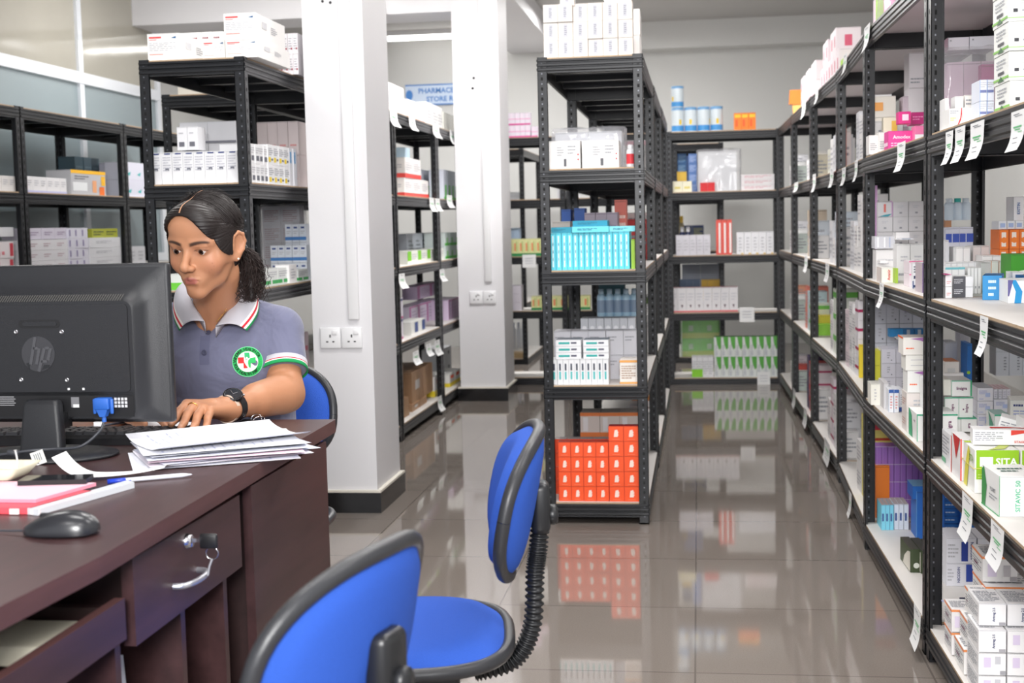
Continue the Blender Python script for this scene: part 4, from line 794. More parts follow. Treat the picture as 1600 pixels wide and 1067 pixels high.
BX('medicine_box', 'white box with a red triangle wedged left of the SITA boxes', .608, 3.28, .54, .03, .12, .10, (236, 234, 234), rd)
BX('medicine_box', 'grey white box with small print at the left end, second shelf of the nearest rack', .612, 3.44, .54, .03, .11, .085, (228, 228, 230), [('l', 'L', .1, .3, .9, .9, 6, TXT), ('r', 'L', .05, .05, .5, .2, (110, 180, 140)), ('r', 'F', .5, 0, 1, .4, (180, 214, 190))])
sg = [('p', 'F', [(.62, .62), (.98, .86), (.98, .95), (.62, .95)], (222, 60, 44)), ('t', 'F', 'SITAGLIP 50', .81, .2, .2, (222, 90, 70), 0), ('l', 'F', .04, .25, .5, .85, 5, TXT), ('p', 'T', [(.3, .3), (.7, .4), (1, .1), (1, .3), (.6, .6), (.3, .6)], (206, 60, 50))]
BX('medicine_box', 'white and red SITAGLIP 50 box lying across the SITA boxes', .620, 3.20, .54+.100, .135, .06, .036, (243, 242, 242), sg, rot=-5)
BX('medicine_box', 'white and red SITAGLIP 50 box tilted behind the lying one', .690, 3.30, .54+.094, .125, .06, .045, (240, 240, 240), [('p', 'F', [(.8, 0), (1, .1), (1, 1), (.8, .9)], (222, 60, 44)), ('l', 'F', .04, .2, .7, .8, 4, TXT)], rot=-14, tilt=(0, 14))
sg2 = [('p', 'F', [(0, 0), (.3, 0), (.12, .6), (0, .8)], (222, 50, 36)), ('p', 'F', [(.72, .5), (.98, 1), (1, 0), (.8, 0)], (226, 60, 40)), ('t', 'F', 'SITAGLIP 50', .55, .5, .12, (226, 90, 60), 90), ('r', 'T', .9, 0, 1, 1, (222, 60, 44))]
BX('medicine_box', 'white and red box standing on the SITA boxes, left of two', .735, 3.20, .54+.1, .05, .09, .058, (243, 243, 242), sg2)
BX('medicine_box', 'white and red box standing on the SITA boxes, right of two', .790, 3.19, .54+.1, .05, .09, .058, (243, 243, 242), sg2)
# Imigra pile in the middle
iy = 4.00; ix = Xat(1478, iy, .62)
def iw(u0, u1): return Xat(u1, iy, .6)-Xat(u0, iy, .6)
hz = lambda v: Zat(v, ix, iy)
im0 = [('t', 'F', 'gra', .5, .45, .30, (110, 30, 90), 90), ('r', 'F', 0, .93, 1, 1, (60, 170, 130)), ('r', 'T', 0, 0, 1, 1, (90, 186, 150))]
im1 = imig(90, .17, .55, .45)+[('c', 'F', .32, .4, .04, (110, 30, 90))]; im2 = imig(0, .26, .5, .5)+[('r', 'F', .92, 0, 1, 1, (60, 170, 120))]
wi = iw(1478, 1503)
F('medicine_box', 'white Imigra box with green edges in the bottom tier of the Imigra pile', 1477, 1527, 654, iy, .545, 2, 1, .13, (238, 238, 236), im0)
F('medicine_box', 'white Imigra box with green edges standing in the middle tier of the Imigra pile', 1476, 1521, 621, iy+.01, Zat(653.5, ix, iy), 2, 1, .13, (240, 240, 238), im1)
F('medicine_box', 'white Imigra box with green edges lying on top of the Imigra pile', 1487, 1519, 595, iy+.01, Zat(620.5, ix, iy), 1, 1, .13, (242, 241, 240), im2)
F('medicine_box', 'white box half hidden by the post on top of the Imigra pile', 1474, 1486, 593, iy+.03, Zat(620.5, ix, iy), 1, 1, .13, (236, 234, 226))
sb = [('l', 'F', .12, .5, .6, .8, 3, (160, 170, 220)), ('r', 'F', .5, .3, .8, .6, (190, 205, 244)), ('l', 'F', .12, .1, .5, .2, 1, (160, 170, 220))]
F('medicine_box', 'white box with a pale blue seal in the pile right of the Imigra boxes', 1527, 1552, 606, 4.12, .54, 1, 3, .14, (234, 234, 244), sb, top=(176, 178, 186))
F('medicine_box', 'white box with a pale blue seal in the second pile right of the Imigra boxes', 1553, 1581, 624, 4.16, .54, 1, 2, .14, (232, 234, 244), sb+[('r', 'F', .82, .1, .9, .5, (40, 90, 200))], top=(180, 182, 190))
F('medicine_box', 'white crimped box on the second pale blue sealed pile', 1553, 1580, 608, 4.18, Zat(624, .9, 4.18), 4, 1, .12, (232, 232, 240), [('l', 'F', .2, .2, .8, .8, 3, (180, 180, 200))], top=(196, 160, 166))
F('medicine_box', 'small white Imigra box with a green side before the sealed boxes', 1554, 1578, 648, 3.84, .54, 1, 1, .11, (240, 240, 238), imig(90, .26, .55, .5)+[('p', 'L', [(.3, 1), (.9, .6), (.5, .1)], (80, 160, 130))], top=(160, 196, 190))
BX('medicine_box', 'white and mustard box leaning at the right edge of the second shelf', Xat(1580, 3.95, .6), 3.95, .54, .07, .12, .05, (200, 160, 40), [('l', 'F', .1, .2, .9, .8, 3, (236, 226, 170))])
BX('medicine_box', 'white box with blue name lying on the mustard box', Xat(1578, 3.93, .6), 3.93, .592, .09, .1, .055, (240, 240, 236), [('l', 'F', .1, .6, .5, .85, 1, (60, 70, 130)), ('l', 'F', .1, .2, .8, .5, 2, (160, 170, 214))], rot=-8)
RB('medicine_box', 'white box with an orange lid at the back of the second shelf behind the post', 1476, 1499, 565, 4.42, .54, 1, 3, .12, (238, 234, 230), [('r', 'F', .2, .35, .7, .6, (222, 222, 222))], top=(206, 130, 90))
RB('medicine_box', 'flat white box under the orange lidded one', 1476, 1506, 583, 4.40, .54, 1, 3, .02, W)
RB('carton', 'grey film wrapped carton at the back of the second shelf', 1477, 1496, 535, 4.80, .54, 1, 2, .12, (196, 198, 206))
RB('carton', 'blue carton with a green dot at the back beside the rear posts', 1511, 1519, 537, 4.70, .54, 1, 1, .12, (30, 110, 190), [('c', 'F', .3, .5, .03, (160, 210, 50))])
RB('carton', 'grey lilac carton stack beyond the rear posts', 1500, 1516, 520, 5.0, .54, 2, 3, .1, (200, 200, 208))
RB('carton', 'pale grey tall carton at the far right of the back, second shelf', 1556, 1640, 510, 5.45, .54, 4, 2, .12, (204, 208, 216), [('l', 'F', .6, .2, .8, .8, 5, (120, 124, 134))])
# third shelf of the nearest rack
s1 = [('l', 'F', .1, .15, .9, .3, 1, TXT)]
RB('medicine_box', 'white box with pink block at the left front of the third shelf', 1477, 1488, 430, 3.60, .955, 1, 2, .1, (242, 240, 240), [('l', 'F', .2, .2, .8, .5, 2, (220, 150, 150)), ])
RB('medicine_box', 'pink box at the left front on top of the white boxes', 1477, 1487.5, 429, 3.56, .955+.062, 1, 1, .08, (232, 50, 150))
dg = [('r', 'F', .0, 0, .62, 1, (78, 78, 84)), ('l', 'F', .05, .3, .5, .8, 3, (206, 206, 210))]
RB('medicine_box', 'dark grey and white box, in the low pile on the third shelf, nearest rack', 1489.5, 1521, 432, 3.62, .955, 1, 2, .1, (240, 240, 240), dg)
bx = [('r', 'F', .0, 0, 1, 1, (24, 140, 204)), ('l', 'F', .3, .1, .7, .9, 3, (220, 240, 250)), ('p', 'L', [(0, 0), (1, 0), (1, 1), (0, 1)], (60, 120, 180)), ('l', 'L', .2, .2, .8, .8, 3, (200, 214, 230))]
BX('medicine_box', 'bright blue box with white lettering at the front of the third shelf', .700, 3.50, .955, .045, .17, .060, (20, 120, 190), bx, rot=-14, top=(30, 110, 170))
BX('medicine_box', 'blue topped long box lying behind the SITAGLIP 100 boxes', .80, 3.50, .955, .10, .12, .058, (30, 120, 190), [('r', 'F', 0, .0, 1, .5, (200, 214, 226)), ('r', 'T', .1, .3, .9, .6, (200, 90, 80))], top=(26, 116, 180))
s10 = [('p', 'F', [(.05, 0), (.25, 0), (.3, .5), (.12, 1), (.3, 1), (.55, .5), (.5, 0)], (20, 150, 214)), ('t', 'F', 'SITAGLIP 100', .76, .5, .13, (60, 150, 205), 90), ('p', 'F', [(0, 1), (.2, 1), (.05, .3), (0, .3)], (96, 90, 150))]
BX('medicine_box', 'white SITAGLIP 100 box with blue swoosh at the front of the third shelf', .728, 3.35, .955, .06, .13, .055, (242, 243, 244), s10, rot=-3)
BX('medicine_box', 'white box with violet print right of the SITAGLIP 100 box', .792, 3.35, .955, .06, .13, .055, (240, 240, 242), [('r', 'F', .5, .15, .9, .9, (190, 186, 206)), ('l', 'F', .1, .1, .4, .9, 4, TXT)], rot=-3)
gn2 = [('p', 'F', [(.12+.22*(1+math.cos(a*PI/6)), .48+.12*math.sin(a*PI/6)) for a in range(12)], (236, 246, 230))]
RB('carton', 'green carton with a white oval on the third shelf', 1579, 1640, 397, 3.72, .955, 1, 1, .12, (60, 160, 24), gn2)
RB('carton', 'white carton under the green one with the oval', 1582, 1600, 425, 3.60, .955, 1, 1, .08, W)
oc = [('r', 'F', .25, .12, .7, .85, (250, 236, 226)), ('c', 'F', .5, .45, .15, (246, 130, 30)), ('r', 'F', 0, 0, .08, 1, (214, 92, 14))]
RB('medicine_box', 'orange and white box in the two tiers at the right of the third shelf', 1561, 1640, 358, 4.05, .955, 5, 3, .12, (246, 124, 24), oc)
w3 = [('l', 'F', .2, .15, .8, .35, 1, TXT), ('r', 'F', .92, 0, 1, 1, (205, 205, 210))]
RB('medicine_box', 'white box in the low front row of the third shelf, nearest rack', 1477, 1508, 418, 3.76, .955, 3, 1, .1, (240, 240, 240), w3+[('r', 'F', 0, .92, 1, 1, (110, 190, 200))])
RB('medicine_box', 'white box in the second low row of the third shelf, nearest rack', 1512, 1533, 418, 3.78, .955, 4, 1, .1, (240, 240, 240), w3)
RB('medicine_box', 'white box in the raised row behind the low ones, third shelf', 1477, 1532, 410, 3.95, .955, 6, 1, .1, (236, 236, 238), w3)
RB('medicine_box', 'white box with an orange line right of the middle of the third shelf', 1549, 1572, 408, 3.86, .955, 2, 1, .12, (240, 238, 236), [('r', 'F', 0, 0, .06, 1, (236, 150, 90))])
RB('medicine_box', 'grey sided white carton left of the orange lined ones', 1533, 1548, 410, 3.88, .955, 1, 1, .12, (206, 206, 206))
RB('carton', 'white carton pair standing behind the raised row, left pair', 1494, 1516, 386, 4.15, .955, 2, 1, .12, (240, 240, 240), w3)
RB('carton', 'white carton pair standing behind the raised row, right pair', 1520, 1546, 384, 4.18, .955, 2, 1, .12, (240, 240, 240), w3)
RB('carton', 'flat white carton behind the orange lined boxes', 1535, 1567, 399, 4.05, .955, 2, 1, .1, W)
RB('carton', 'white carton at the left behind the post, third shelf', 1477, 1483, 375, 4.2, .955, 1, 1, .1, GW)
bs3 = [('r', 'F', 0, .72, 1, .88, (50, 80, 180)), ('r', 'F', 0, .0, .04, 1, (200, 200, 214)), ('r', 'F', .46, .72, .52, .88, (206, 214, 232))]
RB('carton', 'white carton with a broad blue stripe at the back of the third shelf', 1477, 1521, 355, 4.50, .955, 2, 1, .12, (214, 216, 230), bs3)
for i in range(5):
    bottle('small white dropper bottle standing before the blue striped cartons', Xat(1490+8*i, 4.36, 1.0), 4.37, .955, .012, .07, (240, 240, 242), (240, 240, 242), group='small white dropper bottles', capr=.4)
for i in range(3):
    bottle('pale bottle with coloured cap on top of the blue striped cartons', Xat(1484+13*i, 4.54, 1.2), 4.55, .955+.195, .016, .07, (206, 220, 232), (60, 180, 170) if i == 1 else (214, 226, 236), group='bottles on the blue striped cartons', capr=.6)
RB('carton', 'orange and white carton at the very back behind the post, third shelf', 1477, 1487, 322, 4.9, .955, 1, 1, .1, (230, 170, 130))
RB('medicine_box', 'white box with blue print in the short row on the orange boxes', 1561, 1600, 345, 4.06, Zat(358, .9, 4.05), 3, 1, .1, (238, 240, 246), [('r', 'F', .2, .2, .8, .7, (170, 190, 232))])
RB('medicine_box', 'tall white box with blue vertical lettering on the orange boxes', 1584, 1600, 307, 4.12, Zat(345, .9, 4.1), 1, 1, .1, (240, 240, 244), [('t', 'F', 'EXITIN', .5, .5, .16, (70, 110, 170), 90)])
# fourth shelf of the nearest rack
gs = [('r', 'F', 0, .1, 1, .13, (150, 214, 110)), ('r', 'L', 0, .12, 1, .2, (140, 200, 90)), ('r', 'F', .1, .3, .18, .42, (50, 50, 56)), ('l', 'F', .25, .3, .9, .42, 1, TXT), ('l', 'F', .1, .55, .9, .9, 4, (206, 206, 206)), ('l', 'L', .2, .5, .8, .85, 3, TXT), ('r', 'L', .3, .3, .7, .4, (70, 70, 76)), ('p', 'L', [(.3, .05), (.7, .05), (.5, .25)], (60, 110, 60))]
for k in range(7):
    BX('carton', 'green lined white carton in the tall pile at the right edge, %s from below' % ('lowest', 'second', 'third', 'fourth', 'fifth', 'sixth', 'seventh')[k], .622-.0015*k, 2.86+.004*(k % 2), 1.375+.0585*k, .11, .14, .058, (243, 244, 240), gs)
rc = [('p', 'F', [(.88, 1), (.98, 1), (.86, .4), (.6, 0), (.52, 0), (.8, .5)], (226, 40, 50)), ('l', 'F', .1, .35, .5, .55, 2, (200, 210, 60)), ('l', 'F', .1, .7, .7, .9, 2, TXT)]
F('medicine_box', 'white box with a red curve at the front of the fourth shelf, lower', 1483, 1505, 169, 3.40, 1.375, 1, 1, .1, (238, 236, 234), rc)
F('medicine_box', 'plain white box beside the red curved one', 1505, 1530, 167, 3.38, 1.375, 1, 1, .1, (247, 247, 247))
F('medicine_box', 'white box with a red curve standing behind the plain white one', 1507, 1532, 148, 3.51, 1.375, 1, 1, .07, (238, 234, 230), rc)
F('medicine_box', 'small plain white box behind the red curved box', 1492, 1506, 150, 3.51, 1.375, 1, 1, .06, W)
F('medicine_box', 'narrow white box next to the post on the fourth shelf', 1476.5, 1483, 153, 3.50, 1.375, 1, 1, .08, W)
bc = [('r', 'F', .05, .38, .9, .5, (110, 120, 170)), ('l', 'F', .1, .6, .9, .9, 3, GY), ('r', 'F', 0, 0, .06, 1, (120, 160, 220))]
F('medicine_box', 'white box with a blue bar in the two tier pile beside the green lined pile', 1531, 1554, 124, 3.22, 1.375, 2, 2, .1, (226, 230, 242), bc)
F('carton', 'large white carton high up behind the front boxes of the fourth shelf, left', 1482, 1515, 58, 4.3, 1.377+.287, 1, 1, .14, (226, 222, 230), [('l', 'F', .08, .6, .2, .9, 1, TXT), ('r', 'L', 0, 0, 1, 1, (222, 190, 206))])
F('carton', 'large white carton high up behind the front boxes of the fourth shelf, right', 1515, 1557, 56, 4.3, 1.377+.287, 1, 1, .14, (230, 230, 238), [('l', 'F', .1, .6, .2, .9, 1, TXT)])
F('carton', 'pink mauve carton under the large white ones, film wrapped', 1479, 1559, 96, 4.31, 1.377, 3, 1, .12, (206, 176, 196), [('r', 'F', .3, .1, .7, .5, (190, 80, 150))], nb=1)
wrapped('crumpled clear bag round the mauve cartons on the fourth shelf', Xat(1474, 4.2, 1.5), Xat(1564, 4.2, 1.5), 4.17, 4.475, 1.379, .279, r=.010)
F('carton', 'deep pink carton inside the clear bag on the fourth shelf', 1533, 1553, 100, 4.22, 1.377, 1, 1, .05, (180, 60, 130), [('r', 'F', .2, .3, .6, .8, (226, 150, 200))])
# top of the second right rack: magenta wrapped packs
tp = 1.801
mg = [('r', 'F', .2, .1, .5, .9, (244, 170, 214)), ('r', 'L', .1, .1, .9, .8, (240, 140, 200))]
for i in range(4):
    BX('carton', 'magenta pack in film on top of the second right rack', .60, 4.02+i*.14, tp, .13, .13, .15, (226, 70, 165), mg, n=2)
wrapped('shiny film over the magenta packs on top of the second right rack', .585, .750, 4.0, 4.6, tp+.0015, .325, r=.010)
BX('carton', 'lime green carton beside the magenta packs on top of the second right rack', .60, 4.66, tp, .12, .1, .2, (170, 226, 30), [('r', 'F', .1, .1, .6, .6, (206, 240, 120))])
BX('carton', 'pale pink carton beyond the lime green one on top of the right row', .60, 4.78, tp, .12, .05, .1, (240, 214, 230))
# ---------------------------------------------------------------- right row, third to sixth racks
def stacks(lab, X, y0, z, spec):
    """spec: list of (width x, depth y, height, count, colour, deco)"""
    y = y0
    for i, (w, d, h, n, c, dec) in enumerate(spec):
        me = carton(w, d, h, c, dec)
        l = lab % ('white' if min(c) > 205 else ('red' if c[0] > 180 and c[1] < 110 else ('yellow' if c[0] > 180 and c[2] < 120 else ('blue' if c[2] > 150 and c[0] < 140 else ('green' if c[1] > 150 and c[0] < 170 else ('dark' if max(c) < 120 else 'pale'))))))
        for k in range(n): put('medicine_box', me, l, 'box', l, (X+w/2, y+d/2, z+k*h), rj.uniform(-.02, .02))
        y += d+.003
a1 = [('l', 'F', .15, .2, .85, .8, 4, TXT), ('l', 'L', .1, .2, .9, .8, 4, GY)]
aO = [('r', 'F', .1, .3, .5, .7, (244, 170, 90)), ('r', 'L', .2, .1, .6, .9, (244, 190, 120))]
aR = [('r', 'F', 0, .4, 1, .55, (180, 30, 90)), ('r', 'L', 0, .4, 1, .55, (180, 30, 90))]
aG = [('r', 'F', 0, .6, 1, .85, (110, 196, 80)), ('r', 'L', 0, .6, 1, .85, (110, 196, 80))]
X2, X3, X4, X5 = .620, .624, .612, .60
PINKW = (236, 220, 226)
aP = [('r', 'F', .35, .25, .65, .7, (220, 90, 120)), ('r', 'L', .35, .25, .65, .7, (226, 140, 160))]
stacks('%s orange dotted carton on the fourth shelf of the third right rack', X2, 4.97, 1.375, [(.1, .1, .13, 1, W, a1), (.09, .1, .075, 3, (236, 230, 220), aO), (.09, .1, .08, 3, W, aO), (.12, .12, .09, 2, W, a1), (.12, .12, .1, 2, GW, a1)])
stacks('%s carton in the tall stacks on the third shelf of the third right rack', X2, 5.14, .955, [(.085, .1, .09, 3, (236, 232, 232), sq2), (.1, .1, .09, 3, W, sqr), (.1, .12, .1, 3, W, a1), (.1, .12, .09, 2, W, a1), (.12, .14, .1, 2, GW, a1)])
stacks('%s carton on the second shelf of the third right rack', X2, 5.42, .54, [(.06, .03, .13, 1, (240, 214, 50), ()), (.1, .1, .075, 4, (238, 234, 238), aR), (.1, .1, .08, 3, W, a1), (.12, .12, .07, 4, W, a1), (.12, .14, .08, 3, PINKW, a1)])
stacks('%s carton on the bottom shelf of the third right rack', X2, 4.93, .09, [(.05, .06, .19, 1, (246, 130, 30), ()), (.1, .1, .11, 1, (226, 232, 240), aG), (.1, .12, .09, 2, W, a1), (.1, .14, .16, 2, (226, 214, 120), [('r', 'F', 0, .46, 1, .52, (190, 60, 40))]), (.12, .14, .1, 2, W, a1)])
stacks('%s and white carton on the fourth shelf of the fourth right rack', X3, 6.17, 1.375, [(.03, .1, .2, 1, (230, 90, 60), ()), (.06, .1, .18, 1, W, a1), (.08, .1, .17, 1, GW, a1), (.1, .12, .16, 1, W, a1), (.12, .14, .12, 1, (214, 214, 200), a1)])
stacks('%s carton on the third shelf of the fourth right rack', X3, 6.17, .955, [(.09, .1, .17, 1, W, a1), (.1, .12, .12, 2, (206, 216, 226), a1), (.1, .12, .12, 1, W, a1), (.1, .14, .2, 1, GW, a1)])
stacks('%s carton on the second shelf of the fourth right rack', X3, 6.17, .54, [(.1, .1, .09, 2, PINKW, a1), (.1, .1, .09, 2, W, a1), (.1, .12, .1, 3, (230, 236, 226), aG), (.1, .14, .08, 3, W, a1)])
stacks('%s carton on the bottom shelf of the fourth right rack', X3, 6.17, .09, [(.08, .1, .12, 1, W, a1), (.1, .1, .12, 2, GW, a1), (.11, .12, .13, 2, W, a1), (.1, .14, .08, 4, (234, 224, 230), aR), (.1, .14, .1, 2, W, a1)])
stacks('%s jar carton on the fourth shelf of the fifth right rack', X4, 7.4, 1.375, [(.08, .1, .13, 1, (226, 218, 196), a1), (.08, .1, .15, 1, W, a1), (.1, .1, .13, 1, GW, a1), (.1, .14, .12, 1, W, a1)])
stacks('%s carton on the third shelf of the fifth right rack', X4, 7.4, .955, [(.08, .1, .12, 1, W, a1), (.1, .12, .2, 1, (206, 214, 222), a1), (.1, .1, .1, 1, W, a1), (.1, .12, .26, 1, (196, 180, 160), a1)])
stacks('%s carton on the second shelf of the fifth right rack', X4, 7.4, .54, [(.1, .1, .06, 1, (150, 216, 60), ()), (.1, .1, .1, 1, (236, 214, 60), ()), (.1, .12, .08, 2, (226, 236, 226), aG), (.1, .14, .11, 2, (200, 220, 226), a1), (.12, .14, .12, 2, (232, 130, 110), a1)])
stacks('%s carton on the bottom shelf of the fifth right rack', X4, 7.4, .09, [(.09, .1, .16, 1, W, a1), (.1, .12, .07, 4, (232, 222, 226), aR), (.1, .14, .07, 4, (222, 60, 60), a1), (.1, .14, .15, 2, (70, 50, 100), ())])
for z, l in ((1.375, 'fourth'), (.955, 'third'), (.54, 'second'), (.09, 'bottom')):
    stacks('%s carton on the '+l+' shelf of the farthest right rack', X5, 8.64, z, [(.08, .1, .12, 1, (220, 232, 226), a1), (.1, .12, .15, 1, (206, 80, 70) if z < .5 else W, a1), (.1, .12, .1, 2, (228, 160, 130) if z == .54 else GW, a1), (.1, .14, .14, 1, W, a1)])
# on top of the far right racks: pink and white packs
for (y0, n, nn, lab) in ((6.2, 7, 2, 'white and pink pack in the long block on top of the fourth right rack'), (7.4, 8, 2, 'white and pink pack in the long block on top of the fifth right rack')):
    for i in range(n):
        BX('carton', lab, X3, y0+i*.13, 1.80, .11, .125, .11 if y0 < 7 else .10, (240, 228, 232), aP, n=nn if (i+int(y0)) % 3 else 1)
BX('carton', 'flat lime green carton on the pink packs of the right row', X2, 5.98, 1.80, .14, .12, .045, (170, 220, 40), n=1)
BX('carton', 'white and pink carton under the top edge of the third right rack', X2, 5.3, 1.80, .12, .12, .05, PINKW, aP)
t = thing('cardboard_funnel', 'small orange and yellow display stand at the far end on top of the right row', 'display stand', (.64, 9.0, 1.802))
MB().prism([(-.05, .10), (.05, .10), (.045, .19), (-.045, .19)], -.03, .03, C((240, 130, 40)), axis='y').build('display_box', t)
MB().prism([(-.02, .0), (.02, .0), (.03, .10), (-.03, .10)], -.02, .02, C((244, 190, 110)), axis='y').build('display_foot', t)
# ---------------------------------------------------------------- paper price tags hanging from the beams
TAGP = C((240, 240, 240), .7)
def tag_strip(label, X, y0, y1, zt, zb, side=-1, curl=.012, group=None, lean=0, crown=True):
    """strip stuck to a beam face in the plane X (side -1: seen from -x)"""
    n = 9; P = []
    for i in range(n):
        t = i/(n-1); z = zt+(zb-zt)*t; off = .0035 if t < .45 else .0035+curl*((t-.45)/.55)**2
        P.append([Vector((X+side*off, y0+lean*t*t, z)), Vector((X+side*(off+curl*.3*t), y1+lean*t*t, z))])
    th = thing('price_tag', label, 'price tag', (0, 0, 0), 0, group)
    MB().grid(P, TAGP, True).build('paper', th)
    mb = MB(); e = side*.0008
    def q(a0, a1, b0, b1, m):
        pts = []
        for (a, b) in ((a0, b0), (a1, b0), (a1, b1), (a0, b1)):
            f = b*(n-1); i = min(int(f), n-2); g = f-i; A = P[i][0].lerp(P[i+1][0], g); B = P[i][1].lerp(P[i+1][1], g); pts.append(A.lerp(B, a)+Vector((e, 0, 0)))
        mb.add(pts, [(0, 1, 2, 3)], m)
    gm, km = C((90, 190, 120)), C((120, 122, 130))
    q(.2, .8, .38, .42, gm); q(.3, .7, .45, .48, gm); q(.55, .85, .52, .54, gm); q(.2, .6, .08, .10, km); q(.3, .8, .13, .145, km); q(.25, .6, .66, .68, km); q(.3, .7, .78, .8, km)
    mb.build('print', th); return th
def tagR(label, u0, u1, v0, v1, X, group=None, curl=.012, lean=0):
    y0, y1 = Yat(u0, X, 1.0 if v0 > 350 else 1.3), Yat(u1, X, 1.0 if v0 > 350 else 1.3)
    ym = (y0+y1)/2; zt, zb = Zat(v0, X, ym), Zat(v1, X, ym)
    y0, y1 = Yat(u0, X, zt), Yat(u1, X, zt)
    return tag_strip(label, X, max(y0, y1), min(y0, y1), zt, zb, -1, curl, group, lean)
def rowX(Y): return (.587-RROT*(Y-3.63)) if Y < 4.88 else (.575+.024*(Y-4.882) if Y < 6.11 else .605-RROT*(Y-6.115))
near = [('paper price tag on the fourth beam next to the front post', 1480, 1492, 205, 257), ('curled paper price tag second from the post on the fourth beam', 1495, 1511, 198, 254), ('wide paper price tag third from the post on the fourth beam', 1519, 1541, 190, 249), ('largest paper price tag at the right edge of the fourth beam', 1583, 1606, 172, 236),
        ('narrow paper price tag alone on the third beam of the nearest rack', 1534, 1547, 494, 555), ('curled paper price tag on the second beam, beside the post', 1506, 1523, 772, 838), ('curled paper price tag on the second beam at the right', 1551, 1572, 817, 880)]
for l, a, b, c, d in near: tagR(l, a, b, c, d, .591)
mid = [('paper price tag with a flared foot on the fourth beam of the second right rack', 1404, 1417, 222, 268), ('twisted paper price tag on the third beam of the second right rack', 1376, 1383, 442, 480), ('paper price tag on the bottom beam, left of the nearest front post', 1430, 1441, 948, 1006), ('paper price tag hanging at the top beam beside the second post', 1352, 1361, 40, 80)]
for l, a, b, c, d in mid: tagR(l, a, b, c, d, .570)
far = [(1319, 1325, 85, 116), (1275, 1280, 140, 163), (1254, 1260, 160, 185), (1337, 1342, 250, 284), (1317, 1323, 262, 290), (1298, 1304, 262, 293), (1271, 1276, 272, 300), (1242, 1248, 285, 300), (1291, 1297, 412, 440), (1258, 1263, 400, 425), (1328, 1332, 770, 808), (1289, 1298, 690, 724), (1257, 1262, 640, 668), (1240, 1244, 610, 638)]
for a, b, c, d in far: tagR('narrow paper price tag on a beam of the far right racks', a, b, c, d, rowX(Yat(a, .59, 1.2))-.007, 'price tags on the far right racks', .01)
def tagL(u0, u1, v0, v1, lab, grp):
    X = -1.616; y0, y1 = Yat(u0, X, 1.2), Yat(u1, X, 1.2); ym = (y0+y1)/2; zt, zb = Zat(v0, X, ym), Zat(v1, X, ym); y0, y1 = Yat(u0, X, zt), Yat(u1, X, zt)
    tag_strip(lab, X, y0, y1, zt, zb, 1, .02, grp)
for a, b, c, d in ((608, 619, 170, 197), (638, 647, 180, 203), (675, 685, 194, 215), (702, 709, 203, 225), ): tagL(a, b, c, d, 'white paper tag hanging from the top beam between the pillars', 'tags on the top beam between the pillars')
for a, b, c, d in ((670, 677, 309, 331), (679, 686, 310, 330), (697, 705, 305, 325)): tagL(a, b, c, d, 'white paper tag hanging from the fourth shelf between the pillars', 'tags on the fourth shelf between the pillars')
for a, b, c, d in ((622, 631, 427, 450), (686, 693, 420, 439), (644, 653, 546, 566), (665, 672, 535, 553), (678, 686, 529, 552), (683, 689, 614, 636)): tagL(a, b, c, d, 'white paper tag curling from a lower shelf between the pillars', 'tags on the lower shelves between the pillars')
def tagF(label, u0, u1, v0, v1, Y):
    x0, x1 = Xat(u0, Y, .8), Xat(u1, Y, .8); zt, zb = Zat(v0, x0, Y), Zat(v1, x0, Y)
    t = thing('price_tag', label, 'price tag', ((x0+x1)/2, Y, zt))
    MB().grid([[(-(x1-x0)/2, -.002-.006*(k/4)**2, (zb-zt)*k/4), ((x1-x0)/2, -.002-.01*(k/4)**2, (zb-zt)*k/4)] for k in range(5)], TAGP).build('paper', t)
    m = MB(); w = (x1-x0)/2
    for k in range(3): m.box(-w*.6, -.0085, (zb-zt)*(.3+.2*k), w*.6, -.008, (zb-zt)*(.26+.2*k), C((190, 192, 200)))
    m.build('print', t)
tagF('square paper tag on the second shelf across the right aisle', 1155, 1178, 480, 503, 9.735)
tagF('square paper tag on the bottom shelf across the right aisle', 1182, 1202, 581, 602, 9.735)
tagF('square paper tag on the third shelf beside the farther pillar', 817, 838, 398, 418, 9.775)
tagF('square paper tag at the left edge on the partition rack', -6, 9, 298, 328, 5.6)
# ================================================================== the desk and what is on it
def wood(name, rgb, rough=.38):
    m = mat(name, rgb, rough, spec=.5); nt = m.node_tree; b = nt.nodes['Principled BSDF']
    tc = nt.nodes.new('ShaderNodeTexCoord'); mp = nt.nodes.new('ShaderNodeMapping'); mp.inputs['Scale'].default_value = (26, 2.2, 26)
    n = nt.nodes.new('ShaderNodeTexNoise'); n.inputs['Scale'].default_value = 1; n.inputs['Detail'].default_value = 8; n.inputs['Roughness'].default_value = .65
    r = nt.nodes.new('ShaderNodeMapRange'); r.inputs[1].default_value = .3; r.inputs[2].default_value = .7; r.inputs[3].default_value = .72; r.inputs[4].default_value = 1.3
    s = nt.nodes.new('ShaderNodeVectorMath'); s.operation = 'SCALE'; s.inputs[0].default_value = S2L(rgb)
    nt.links.new(tc.outputs['Object'], mp.inputs[0]); nt.links.new(mp.outputs[0], n.inputs[0]); nt.links.new(n.outputs[0], r.inputs[0]); nt.links.new(r.outputs[0], s.inputs['Scale']); nt.links.new(s.outputs[0], b.inputs['Base Color'])
    return m
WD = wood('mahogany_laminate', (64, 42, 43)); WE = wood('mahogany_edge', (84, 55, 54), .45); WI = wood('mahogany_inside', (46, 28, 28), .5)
def wbox(name, x0, y0, z0, x1, y1, z1, par, m=None):
    return MB().box(x0, y0, z0, x1, y1, z1, m or WD, top=WE if m is None else m).build(name, par)
dk = thing('office_desk', 'dark mahogany office desk with a drawer, open tray and end cupboard', 'desk', (0, 0, 0))
